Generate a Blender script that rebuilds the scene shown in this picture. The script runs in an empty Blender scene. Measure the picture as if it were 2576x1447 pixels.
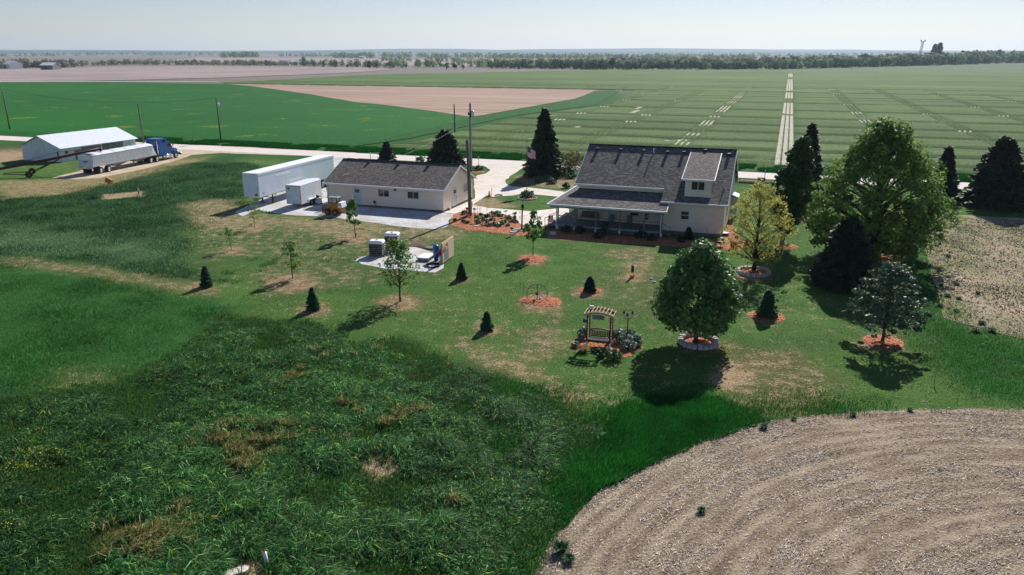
import bpy, math, random
import numpy as np
from mathutils import Vector, Matrix
R = math.radians
rng = np.random.default_rng(7)
random.seed(7)
sc = bpy.context.scene

# ------------------------------------------------------------------ camera, sky, sun, exposure
F, CX, CY, H = 1900.0, 1288.0, 723.5, 18.0
P = math.atan((CY - 130) / F)
cam = bpy.data.cameras.new('camera'); co = bpy.data.objects.new('camera', cam)
sc.collection.objects.link(co); sc.camera = co
co.location = (0, 0, H); co.rotation_euler = (math.pi / 2 - P, 0, 0)
cam.sensor_width = 36; cam.lens = 36 * F / 2576; cam.clip_start = 0.5; cam.clip_end = 40000
SUN_AZ, SUN_EL = R(25), R(35)
w = bpy.data.worlds.new("World"); sc.world = w; w.use_nodes = True
nt = w.node_tree; nt.nodes.clear()
sky = nt.nodes.new('ShaderNodeTexSky'); sky.sky_type = 'NISHITA'; sky.sun_disc = False
sky.sun_elevation = SUN_EL; sky.sun_rotation = SUN_AZ; sky.air_density = 1.0; sky.dust_density = 0.15; sky.ozone_density = 3.0; sky.altitude = 200
bg = nt.nodes.new('ShaderNodeBackground'); bg.inputs[1].default_value = 0.06
ow = nt.nodes.new('ShaderNodeOutputWorld')
tint = nt.nodes.new('ShaderNodeMix'); tint.data_type = 'RGBA'; tint.blend_type = 'MULTIPLY'; tint.inputs[0].default_value = 1; tint.inputs[7].default_value = (1.06, .99, 1.10, 1)
nt.links.new(sky.outputs[0], tint.inputs[6]); nt.links.new(tint.outputs[2], bg.inputs[0]); nt.links.new(bg.outputs[0], ow.inputs[0])
sd = bpy.data.lights.new('sun', 'SUN'); so = bpy.data.objects.new('sun', sd); sc.collection.objects.link(so)
sd.energy = 5.0; sd.angle = R(0.5); sd.color = (1.0, 0.955, 0.89)
SD = Vector((math.sin(SUN_AZ) * math.cos(SUN_EL), math.cos(SUN_AZ) * math.cos(SUN_EL), math.sin(SUN_EL)))
so.rotation_euler = SD.to_track_quat('Z', 'Y').to_euler(); so.location = (30, 60, 60)
sc.view_settings.view_transform = 'Standard'; sc.view_settings.look = 'None'
sc.view_settings.exposure = 0.42; sc.view_settings.gamma = 1.0
sc.render.engine = 'CYCLES'
cy = sc.cycles; cy.max_bounces = 5; cy.diffuse_bounces = 2; cy.glossy_bounces = 2; cy.transmission_bounces = 3
cy.transparent_max_bounces = 6; cy.volume_bounces = 0; cy.use_denoising = True; cy.use_adaptive_sampling = False
try: cy.denoiser = 'OPENIMAGEDENOISE'
except Exception: pass
cy.sample_clamp_indirect = 3

# ------------------------------------------------------------------ picture <-> world
cP, sP = math.cos(P), math.sin(P)
def ray(x, y):
    a = (x - CX) / F; b = -(y - CY) / F
    return Vector((a, cP + b * sP, -sP + b * cP))
def at(x, y, z=0.0):
    d = ray(x, y); t = (z - H) / d.z
    return Vector((d.x * t, d.y * t, z))
def hgt(base, top):                      # height of an upright thing from its base and top
    g = at(*base); d = ray(*top); return H + d.z * g.y / d.y
TH = R(-19.5); U = Vector((math.cos(TH), math.sin(TH), 0)); V = Vector((-math.sin(TH), math.cos(TH), 0))
def W(u, v, z=0.0): return U * u + V * v + Vector((0, 0, z))
def uv(p): return (p.x * U.x + p.y * U.y, p.x * V.x + p.y * V.y)
def onv(x, y, v):
    d = ray(x, y); t = v / (V.x * d.x + V.y * d.y); return ((U.x * d.x + U.y * d.y) * t, H + d.z * t)
def crop(cx, cy, s): return lambda x, y: ((cx + x / s) * .6289, (cy + y / s) * .6289)
c1 = crop(0, 320, 2.894); c2 = crop(800, 400, 2.342); c3 = crop(1700, 380, 2.067); c4 = crop(2100, 480, 2.412)
c5 = crop(2900, 400, 2.067); c6 = crop(1200, 850, 2.894); c7 = crop(1900, 950, 2.067); c8 = crop(2800, 1000, 1.988)
cg = crop(1780, 800, 5.565); ca = crop(2250, 1200, 4.823); cp = crop(2180, 780, 4.954); cq = crop(1460, 900, 6.44)
ch = crop(2560, 820, 4.257); ck = crop(1100, 600, 4.823)

# ------------------------------------------------------------------ materials
def S(r, g, b, k=1.0):
    f = lambda c: (c / 12.92 if c <= .04045 else ((c + .055) / 1.055) ** 2.4)
    return (f(r / 255) * k, f(g / 255) * k, f(b / 255) * k, 1)
class N:
    def __init__(s, m):
        s.t = m.node_tree; s.p = s.t.nodes['Principled BSDF']
    def n(s, ty, **k):
        x = s.t.nodes.new(ty)
        for a, b in k.items(): setattr(x, a, b)
        return x
    def l(s, a, b): s.t.links.new(a, b)
    def coord(s, kind='Object', scale=(1, 1, 1), rot=(0, 0, 0)):
        c = s.n('ShaderNodeTexCoord'); m = s.n('ShaderNodeMapping')
        m.inputs['Scale'].default_value = scale; m.inputs['Rotation'].default_value = rot
        s.l(c.outputs[kind], m.inputs[0]); return m.outputs[0]
    def geo(s, scale=(1, 1, 1), rot=(0, 0, 0)):
        c = s.n('ShaderNodeNewGeometry'); m = s.n('ShaderNodeMapping')
        m.inputs['Scale'].default_value = scale; m.inputs['Rotation'].default_value = rot
        s.l(c.outputs['Position'], m.inputs[0]); return m.outputs[0]
    def noise(s, vec, scale, detail=4, rough=.6):
        x = s.n('ShaderNodeTexNoise'); x.inputs['Scale'].default_value = scale
        x.inputs['Detail'].default_value = detail; x.inputs['Roughness'].default_value = rough
        s.l(vec, x.inputs['Vector']); return x.outputs[0]
    def ramp(s, f, stops):
        x = s.n('ShaderNodeValToRGB'); e = x.color_ramp.elements
        e[0].position, e[0].color = stops[0]; e[1].position, e[1].color = stops[-1]
        for p, c in stops[1:-1]:
            q = e.new(p); q.color = c
        s.l(f, x.inputs[0]); return x.outputs[0]
    def mix(s, f, a, b, mode='MIX'):
        x = s.n('ShaderNodeMix', data_type='RGBA', blend_type=mode)
        for v, i in ((f, 0), (a, 6), (b, 7)):
            if hasattr(v, 'links'): s.l(v, x.inputs[i])
            else: x.inputs[i].default_value = v
        return x.outputs[2]
    def math(s, op, a, b=0.0, c=None):
        x = s.n('ShaderNodeMath', operation=op)
        for v, i in ((a, 0), (b, 1), (c, 2)):
            if v is None: continue
            if hasattr(v, 'links'): s.l(v, x.inputs[i])
            else: x.inputs[i].default_value = v
        return x.outputs[0]
    def bump(s, h, strength, dist=.05):
        x = s.n('ShaderNodeBump'); x.inputs['Strength'].default_value = strength; x.inputs['Distance'].default_value = dist
        s.l(h, x.inputs['Height']); s.l(x.outputs[0], s.p.inputs['Normal'])
def newmat(name, rough=.8, spec=.3):
    m = bpy.data.materials.new(name); m.use_nodes = True; k = N(m)
    k.p.inputs['Roughness'].default_value = rough; k.p.inputs['Specular IOR Level'].default_value = spec
    return m, k
def mat(name, a, b=None, scale=3, rough=.75, spec=.3, metal=0, bump=0, detail=5):
    m, k = newmat(name, rough, spec); k.p.inputs['Metallic'].default_value = metal
    if b is None: b = tuple(c * .72 for c in a[:3]) + (1,)
    f = k.noise(k.coord(), scale, detail)
    k.l(k.ramp(f, [(.3, b), (.7, a)]), k.p.inputs['Base Color'])
    if bump: k.bump(f, bump, .03)
    return m
def siding(name, col, dark, pitch=.115):
    m, k = newmat(name, .55, .3)
    c = k.n('ShaderNodeTexCoord'); sp = k.n('ShaderNodeSeparateXYZ'); k.l(c.outputs['Object'], sp.inputs[0])
    f = k.math('FRACT', k.math('MULTIPLY', sp.outputs[2], 1 / pitch))
    line = k.math('LESS_THAN', f, .16)
    n = k.noise(k.coord(scale=(.6, .6, 5)), 1.2)
    base = k.ramp(n, [(.3, tuple(x * .9 for x in col[:3]) + (1,)), (.7, col)])
    k.l(k.mix(line, base, dark), k.p.inputs['Base Color']); k.bump(f, .5, .015)
    return m
def shingle(name, cols, rowh=.16, blk=.34):
    m, k = newmat(name, .92, .15)
    uvn = k.n('ShaderNodeUVMap')
    br = k.n('ShaderNodeTexBrick'); k.l(uvn.outputs[0], br.inputs['Vector'])
    br.inputs['Scale'].default_value = 1; br.inputs['Brick Width'].default_value = blk; br.inputs['Row Height'].default_value = rowh
    br.inputs['Mortar Size'].default_value = .012; br.inputs['Mortar Smooth'].default_value = .3
    br.inputs['Color1'].default_value = (0, 0, 0, 1); br.inputs['Color2'].default_value = (1, 1, 1, 1); br.inputs['Mortar'].default_value = (.0, .0, .0, 1)
    sep = k.n('ShaderNodeSeparateXYZ'); k.l(uvn.outputs[0], sep.inputs[0])
    n2 = k.noise(k.coord(), 9, 4); n3 = k.noise(k.coord(), .6, 3)
    f = k.math('ADD', k.math('MULTIPLY', br.outputs[0], .34), k.math('MULTIPLY', n2, .62))
    base = k.ramp(f, [(.12, cols[0]), (.45, cols[1]), (.8, cols[2])])
    base = k.mix(.5, base, k.ramp(n3, [(.35, (.85, .85, .85, 1)), (.65, (1, 1, 1, 1))]), 'MULTIPLY')
    fr = k.math('FRACT', k.math('DIVIDE', sep.outputs[1], rowh))
    sh = k.math('LESS_THAN', fr, .3)  # shadow along each shingle row, painted as a dark strip
    k.l(k.mix(sh, base, tuple(x * .45 for x in cols[0][:3]) + (1,)), k.p.inputs['Base Color'])
    k.bump(k.math('SUBTRACT', 1.0, fr), .7, .02)
    return m
def corrugated(name, a, b, pitch=.3, axis=0, rough=.45, metal=0.0):
    m, k = newmat(name, rough, .4); k.p.inputs['Metallic'].default_value = metal
    c = k.n('ShaderNodeTexCoord'); sp = k.n('ShaderNodeSeparateXYZ'); k.l(c.outputs['Object'], sp.inputs[0])
    q = k.math('ADD', sp.outputs[0], sp.outputs[1]) if axis == 2 else sp.outputs[axis]
    f = k.math('FRACT', k.math('MULTIPLY', q, 1 / pitch))
    rib = k.math('LESS_THAN', f, .18)
    n = k.noise(k.coord(scale=(1, 1, .3)), 2.0)
    k.l(k.mix(rib, k.ramp(n, [(.3, b), (.7, a)]), b), k.p.inputs['Base Color'])
    k.bump(f, .35, .03)
    return m
def leafmat(name, a, b, trans=.35, rough=.5, spec=.35):
    m, k = newmat(name, rough, spec)
    at_ = k.n('ShaderNodeAttribute', attribute_name='var')
    col = k.ramp(at_.outputs['Fac'], [(0, b), (1, a)])
    k.l(col, k.p.inputs['Base Color'])
    tr = k.n('ShaderNodeBsdfTranslucent'); k.l(col, tr.inputs[0])
    ms = k.n('ShaderNodeMixShader'); ms.inputs[0].default_value = trans
    k.l(k.p.outputs[0], ms.inputs[1]); k.l(tr.outputs[0], ms.inputs[2])
    k.l(ms.outputs[0], k.t.nodes['Material Output'].inputs[0])
    return m
def bladecol(name, trans=.3, rough=.45, spec=.5):           # grass whose blades carry their own albedo
    m, k = newmat(name, rough, spec)
    at_ = k.n('ShaderNodeAttribute', attribute_name='col')
    k.l(at_.outputs['Color'], k.p.inputs['Base Color'])
    tr = k.n('ShaderNodeBsdfTranslucent'); k.l(at_.outputs['Color'], tr.inputs[0])
    ms = k.n('ShaderNodeMixShader'); ms.inputs[0].default_value = trans
    k.l(k.p.outputs[0], ms.inputs[1]); k.l(tr.outputs[0], ms.inputs[2])
    k.l(ms.outputs[0], k.t.nodes['Material Output'].inputs[0])
    return m

M = {}
M['white'] = mat('white_paint', S(242, 244, 246), S(222, 226, 232), 2, .5)
M['trim'] = mat('white_trim', S(228, 231, 236), S(212, 216, 222), 3, .45)
M['siding'] = siding('vinyl_siding', S(250, 234, 216), S(196, 178, 160))
M['found'] = mat('concrete_foundation', S(120, 120, 118), S(88, 90, 90), 4, .9)
M['roof1'] = shingle('garage_shingle', [S(64, 60, 60), S(116, 110, 107), S(168, 158, 151)], .18, .26)
M['roof2'] = shingle('house_shingle', [S(60, 58, 60), S(118, 114, 112), S(176, 168, 162)], .2, .3)
M['glass'] = mat('dark_glass', (.012, .016, .018, 1), (.006, .008, .01, 1), .6, .08, .6)
M['black'] = mat('black_metal', (.012, .012, .013, 1), None, 5, .5)
M['darkgrey'] = mat('dark_grey_metal', (.05, .05, .055, 1), None, 5, .5)
M['grey'] = mat('grey_metal', (.3, .31, .33, 1), None, 5, .45, .4, .4)
M['alu'] = mat('aluminium', (.62, .64, .67, 1), (.5, .52, .55, 1), 2, .35, .5, .55)
M['chrome'] = mat('polished_metal', (.75, .76, .78, 1), (.6, .6, .62, 1), 2, .18, .5, .9)
M['rubber'] = mat('tyre_rubber', (.02, .02, .02, 1), None, 8, .85)
M['tarp'] = mat('grey_tarp', S(222, 225, 230), S(196, 200, 208), .8, .6)
M['blue'] = mat('blue_paint', (.004, .075, .27, 1), (.003, .055, .21, 1), 1, .25, .6)
M['tankblue'] = mat('tank_blue', (.005, .12, .45, 1), (.004, .09, .36, 1), 2, .35, .5)
M['maroon'] = mat('dark_red_paint', (.11, .012, .016, 1), (.05, .008, .01, 1), 2, .5)
M['rust'] = mat('rusty_steel', (.11, .05, .03, 1), (.045, .022, .018, 1), 3, .8)
M['yellow'] = mat('yellow_paint', (.58, .25, .025, 1), (.36, .15, .015, 1), 3, .5)
M['orange'] = mat('orange_plastic', (.85, .13, .02, 1), None, 3, .5)
M['red'] = mat('red_plastic', (.62, .012, .012, 1), (.42, .008, .01, 1), 2, .4)
M['magenta'] = mat('dark_pink_paint', (.45, .01, .06, 1), None, 3, .45)
M['pole'] = mat('weathered_pole', S(128, 118, 108), S(84, 76, 70), 2, .9)
M['wood'] = mat('stained_wood', (.17, .045, .028, 1), (.07, .02, .015, 1), 4, .6)
M['woodpale'] = mat('sunbleached_wood', S(206, 176, 152), S(170, 134, 112), 4, .75)
M['oldwood'] = mat('grey_old_wood', S(150, 148, 146), S(92, 90, 88), 3, .9)
M['deck'] = mat('porch_boards', S(150, 150, 146), S(110, 110, 108), 3, .8)
M['bark'] = mat('bark', (.09, .07, .055, 1), (.045, .035, .028, 1), 6, .95, bump=.4)
M['darkbark'] = mat('dark_bark', (.035, .028, .024, 1), (.018, .015, .013, 1), 6, .95)
M['stone'] = mat('pale_stone', S(214, 208, 200), S(150, 146, 142), 2.5, .9, bump=.3)
M['osb'] = mat('osb_board', S(250, 228, 202), S(222, 182, 150), 14, .85, detail=2)
M['shedwall'] = corrugated('white_ribbed_wall', S(226, 232, 238), S(200, 208, 216), .3, 2)
M['shedroof'] = corrugated('white_ribbed_roof', S(226, 230, 236), S(206, 212, 220), .6, 1, .5)
M['planks'] = mat('weathered_grey_planks', S(150, 152, 156), S(96, 96, 98), 2, .9)
M['vanwall'] = mat('sun_faded_white_panel', S(228, 235, 241), S(206, 221, 232), .7, .45)
M['fade'] = mat('ghost_lettering', S(250, 250, 252), S(240, 244, 248), 2, .5)
M['conc'] = mat('pale_concrete', S(232, 222, 212), S(206, 196, 186), .8, .9, detail=8)
M['pot'] = mat('grey_pot', S(130, 126, 120), None, 4, .8)
M['cushion'] = mat('grey_cushion', S(120, 116, 110), None, 4, .9)
M['firewood'] = mat('split_firewood', S(150, 112, 80), S(52, 34, 24), 5, .9, detail=3)
M['pink'] = mat('red_chair_paint', (.25, .03, .03, 1), None, 3, .5)

# ------------------------------------------------------------------ object helpers
def link(o, parent=None):
    sc.collection.objects.link(o)
    if parent: o.parent = parent
    return o
def tag(o, label=None, cat=None, group=None, kind=None):
    if label: o['label'] = label
    if cat: o['category'] = cat
    if group: o['group'] = group
    if kind: o['kind'] = kind
    return o
def root(name, loc, rz=0.0, label=None, cat=None, group=None):
    o = bpy.data.objects.new(name, None); o.empty_display_size = .2; link(o)
    o.location = loc; o.rotation_euler = (0, 0, rz)
    return tag(o, label, cat, group)
def uroot(name, u, v, label, cat, group=None, z=0): return root(name, W(u, v, z), TH, label, cat, group)
class MB:
    def __init__(s): s.v = []; s.f = []; s.uv = {}
    def add(s, vs, fs):
        n = len(s.v); s.v += [tuple(x) for x in vs]; s.f += [tuple(i + n for i in f) for f in fs]; return s
    def box(s, x0, x1, y0, y1, z0, z1):
        return s.add([(x0, y0, z0), (x1, y0, z0), (x1, y1, z0), (x0, y1, z0), (x0, y0, z1), (x1, y0, z1), (x1, y1, z1), (x0, y1, z1)],
                     [(3, 2, 1, 0), (4, 5, 6, 7), (0, 1, 5, 4), (1, 2, 6, 5), (2, 3, 7, 6), (3, 0, 4, 7)])
    def bbox(s, x0, x1, y0, y1, z0, z1, b=.04):          # box with chamfered vertical and top edges
        o = [(x0 + b, y0), (x1 - b, y0), (x1, y0 + b), (x1, y1 - b), (x1 - b, y1), (x0 + b, y1), (x0, y1 - b), (x0, y0 + b)]
        i = [(min(max(x, x0 + b), x1 - b), min(max(y, y0 + b), y1 - b)) for x, y in o]
        n = 8; vs = [(x, y, z0) for x, y in o] + [(x, y, z1 - b) for x, y in o] + [(x, y, z1) for x, y in i]
        fs = [tuple(range(n))[::-1]] + [(k, (k + 1) % n, n + (k + 1) % n, n + k) for k in range(n)]
        fs += [(n + k, n + (k + 1) % n, 2 * n + (k + 1) % n, 2 * n + k) for k in range(n)] + [tuple(range(2 * n, 3 * n))]
        return s.add(vs, fs)
    def tube(s, pts, rad, n=8, cap=True):
        pts = [Vector(p) for p in pts]
        if not hasattr(rad, '__len__'): rad = [rad] * len(pts)
        vs = []; fs = []
        for i, p in enumerate(pts):
            d = (pts[min(i + 1, len(pts) - 1)] - pts[max(i - 1, 0)])
            d = d.normalized() if d.length > 1e-6 else Vector((0, 0, 1))
            a = d.cross(Vector((0, 0, 1)) if abs(d.z) < .95 else Vector((1, 0, 0))).normalized(); b = d.cross(a)
            for k in range(n):
                t = 2 * math.pi * k / n; vs.append(p + (a * math.cos(t) + b * math.sin(t)) * rad[i])
        for i in range(len(pts) - 1):
            for k in range(n):
                q = (k + 1) % n; fs.append((i * n + k, i * n + q, (i + 1) * n + q, (i + 1) * n + k))
        if cap: fs += [tuple(range(n))[::-1], tuple(range((len(pts) - 1) * n, len(pts) * n))]
        return s.add(vs, fs)
    def prism(s, poly, h0, h1, axis='z'):
        n = len(poly); mk = {'z': lambda a, b, h: (a, b, h), 'x': lambda a, b, h: (h, a, b), 'y': lambda a, b, h: (a, h, b)}[axis]
        vs = [mk(a, b, h0) for a, b in poly] + [mk(a, b, h1) for a, b in poly]
        return s.add(vs, [tuple(range(n))[::-1], tuple(range(n, 2 * n))] + [(k, (k + 1) % n, n + (k + 1) % n, n + k) for k in range(n)])
    def lathe(s, prof, c=(0, 0, 0), n=14):
        vs = []; fs = []
        for r, z in prof:
            for k in range(n):
                t = 2 * math.pi * k / n; vs.append((c[0] + r * math.cos(t), c[1] + r * math.sin(t), c[2] + z))
        for i in range(len(prof) - 1):
            for k in range(n):
                q = (k + 1) % n; fs.append((i * n + k, i * n + q, (i + 1) * n + q, (i + 1) * n + k))
        fs += [tuple(range(n))[::-1], tuple(range((len(prof) - 1) * n, len(prof) * n))]
        return s.add(vs, fs)
    def slab(s, quad, t, uvs=None):                      # quad lifted to a sheet of thickness t (downwards)
        n = len(quad); fi = len(s.f)
        s.add([tuple(p) for p in quad] + [(p[0], p[1], p[2] - t) for p in quad],
              [tuple(range(n)), tuple(range(2 * n - 1, n - 1, -1))] + [(k, n + k, n + (k + 1) % n, (k + 1) % n) for k in range(n)])
        if uvs: s.uv[fi] = uvs
        return s
    def build(s, name, m, parent=None, smooth=False, bevel=0):
        me = bpy.data.meshes.new(name); me.from_pydata(s.v, [], s.f)
        if s.uv:
            L = me.uv_layers.new(name='UVMap')
            for fi, u in s.uv.items():
                for k, li in enumerate(me.polygons[fi].loop_indices): L.data[li].uv = u[k]
        me.materials.append(m)
        if smooth:
            me.polygons.foreach_set('use_smooth', [True] * len(me.polygons))
        me.update()
        o = bpy.data.objects.new(name, me); link(o, parent)
        if bevel:
            b = o.modifiers.new('bevel', 'BEVEL'); b.width = bevel; b.segments = 2; b.limit_method = 'ANGLE'
        return o
def children(o): return [c for c in bpy.data.objects if c.parent == o]
def copy_tree(o, kids, loc, rz=None, label=None, sc_=None):
    r = o.copy(); link(r); r.location = loc
    if rz is not None: r.rotation_euler = (0, 0, rz)
    if label: r['label'] = label
    if sc_: r.scale = sc_
    for c, sub in kids:
        d = c.copy(); link(d); d.parent = r
        for g in sub:
            e = g.copy(); link(e); e.parent = d
    return r
def kids_of(o): return [(c, children(c)) for c in children(o)]
def quadmesh(name, m, C, A, B, var=None, parent=None, col=None):
    n = len(C); v = np.empty((n, 4, 3)); v[:, 0] = C - A - B; v[:, 1] = C + A - B; v[:, 2] = C + A + B; v[:, 3] = C - A + B
    return rawmesh(name, m, v.reshape(-1, 3), 4, var, parent, col)
def rawmesh(name, m, v, k, var=None, parent=None, col=None):      # v: flat vertices, k per face
    n = len(v) // k
    me = bpy.data.meshes.new(name); me.vertices.add(len(v)); me.vertices.foreach_set('co', np.ascontiguousarray(v, dtype=np.float32).ravel())
    me.loops.add(n * k); me.loops.foreach_set('vertex_index', np.arange(n * k, dtype=np.int32))
    me.polygons.add(n); me.polygons.foreach_set('loop_start', np.arange(0, n * k, k, dtype=np.int32))
    me.polygons.foreach_set('loop_total', np.full(n, k, dtype=np.int32))
    me.materials.append(m)
    if var is not None:
        a = me.attributes.new('var', 'FLOAT', 'FACE'); a.data.foreach_set('value', var.astype(np.float32))
    if col is not None:
        a = me.attributes.new('col', 'FLOAT_COLOR', 'FACE')
        a.data.foreach_set('color', np.c_[col, np.ones(n)].astype(np.float32).ravel())
    me.update(calc_edges=True); me.validate()
    o = bpy.data.objects.new(name, me); link(o, parent); return o
def unit(a): return a / np.maximum(np.linalg.norm(a, axis=-1, keepdims=True), 1e-9)
def vnoise(x, y, scale, seed=0):
    g = np.random.default_rng(seed).random((256, 256)); x = np.asarray(x) / scale + 1000.3; y = np.asarray(y) / scale + 1000.7
    xi = np.floor(x).astype(int); yi = np.floor(y).astype(int); fx = x - xi; fy = y - yi
    fx = fx * fx * (3 - 2 * fx); fy = fy * fy * (3 - 2 * fy)
    q = lambda a, b: g[a % 256, b % 256]
    return (q(xi, yi) * (1 - fx) + q(xi + 1, yi) * fx) * (1 - fy) + (q(xi, yi + 1) * (1 - fx) + q(xi + 1, yi + 1) * fx) * fy
def fbm(x, y, scale, seed=0, o=3):
    s = 0; a = 1; t = 0
    for i in range(o): s = s + a * vnoise(x, y, scale / 2 ** i, seed + i); t += a; a *= .5
    return s / t
def sdist(X, Y, poly):                                   # signed distance, positive inside
    X = np.asarray(X, float); Y = np.asarray(Y, float); best = np.full(X.shape, 1e18); ins = np.zeros(X.shape, bool)
    n = len(poly)
    for i in range(n):
        ax, ay = poly[i][:2]; bx, by = poly[(i + 1) % n][:2]; ex, ey = bx - ax, by - ay
        t = np.clip(((X - ax) * ex + (Y - ay) * ey) / (ex * ex + ey * ey + 1e-12), 0, 1)
        best = np.minimum(best, (X - ax - t * ex) ** 2 + (Y - ay - t * ey) ** 2)
        c = ((ay > Y) != (by > Y)) & (X < (bx - ax) * (Y - ay) / ((by - ay) if by != ay else 1e-12) + ax)
        ins ^= c
    return np.where(ins, 1, -1) * np.sqrt(best)
def gpoly(px): return [at(x, y)[:2] for x, y in px]
def sheet(name, m, poly, z, kind='structure', rag=0.0, step=1.0, thick=.0, seed=1, dome=0.0):
    """flat sheet with a slightly ragged outline, cut along world points"""
    pts = []
    n = len(poly)
    for i in range(n):
        a = Vector(poly[i][:2]); b = Vector(poly[(i + 1) % n][:2]); L = (b - a).length
        k = max(1, min(400, int(L / step)))
        nrm = Vector((-(b - a).y, (b - a).x)).normalized() if L > 0 else Vector((0, 0))
        for j in range(k):
            p = a.lerp(b, j / k)
            if rag: p = p + nrm * rag * (2 * float(fbm(p.x, p.y, max(step * 2.5, .6), seed)) - 1)
            pts.append(p)
    me = bpy.data.meshes.new(name)
    if dome:
        c = sum(pts, Vector((0, 0))) / len(pts); vs = []; fs = []; N_ = len(pts); RG = 5
        for r in range(RG):
            t = 1 - r / RG
            for p in pts:
                q = c.lerp(p, t); vs.append((q.x, q.y, z + dome * (1 - t ** 2) + .05 * dome * random.random() * (r > 0)))
        vs.append((c.x, c.y, z + dome))
        for r in range(RG - 1):
            for k in range(N_): fs.append((r * N_ + k, r * N_ + (k + 1) % N_, (r + 1) * N_ + (k + 1) % N_, (r + 1) * N_ + k))
        for k in range(N_): fs.append(((RG - 1) * N_ + k, (RG - 1) * N_ + (k + 1) % N_, len(vs) - 1))
        me.from_pydata(vs, [], fs); me.polygons.foreach_set('use_smooth', [True] * len(me.polygons))
    else:
        me.from_pydata([(p.x, p.y, z) for p in pts], [], [tuple(range(len(pts)))])
    me.materials.append(m); me.update()
    if me.polygons[0].normal.z < 0: me.flip_normals()
    o = bpy.data.objects.new(name, me); link(o)
    o['kind'] = kind
    return o

# ------------------------------------------------------------------ ground
STC, STR = Vector((21.9, 12.54)), 23.84                       # the curved edge and rows of the near stubble
Z = lambda *px: gpoly(px)
TALL = Z((0, 1020), (300, 965), (480, 885), (560, 790), (660, 800), (760, 815), (900, 855), (1000, 852), (1100, 905), (1230, 950), (1400, 1010), (1450, 1060), (1510, 1080), (1500, 1150), (1490, 1235), (1420, 1300), (1330, 1447), (1200, 1700), (-400, 1700), (-400, 1100))
HAY = Z((-400, 640), (0, 672), (200, 680), (340, 712), (500, 745), (600, 770), (560, 800), (480, 890), (300, 970), (0, 1025), (-400, 1100))
MEAD = Z((-300, 500), (0, 492), (200, 470), (450, 410), (600, 392), (640, 420), (600, 500), (540, 570), (470, 640), (500, 700), (400, 700), (200, 672), (0, 655), (-300, 640))
LUSH = Z((1390, 1330), (1430, 1240), (1480, 1180), (1500, 1120), (1560, 1045), (1650, 990), (1750, 1000), (1840, 1012), (1900, 1050), (1950, 1075), (1760, 1150), (1640, 1200), (1500, 1270))
RLUSH = Z((2380, 810), (2480, 830), (2576, 870), (2900, 900), (2900, 1040), (2576, 1030), (2420, 1000), (2330, 900), (2320, 860), (2260, 700), (2250, 600), (2310, 600), (2335, 700))
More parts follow.
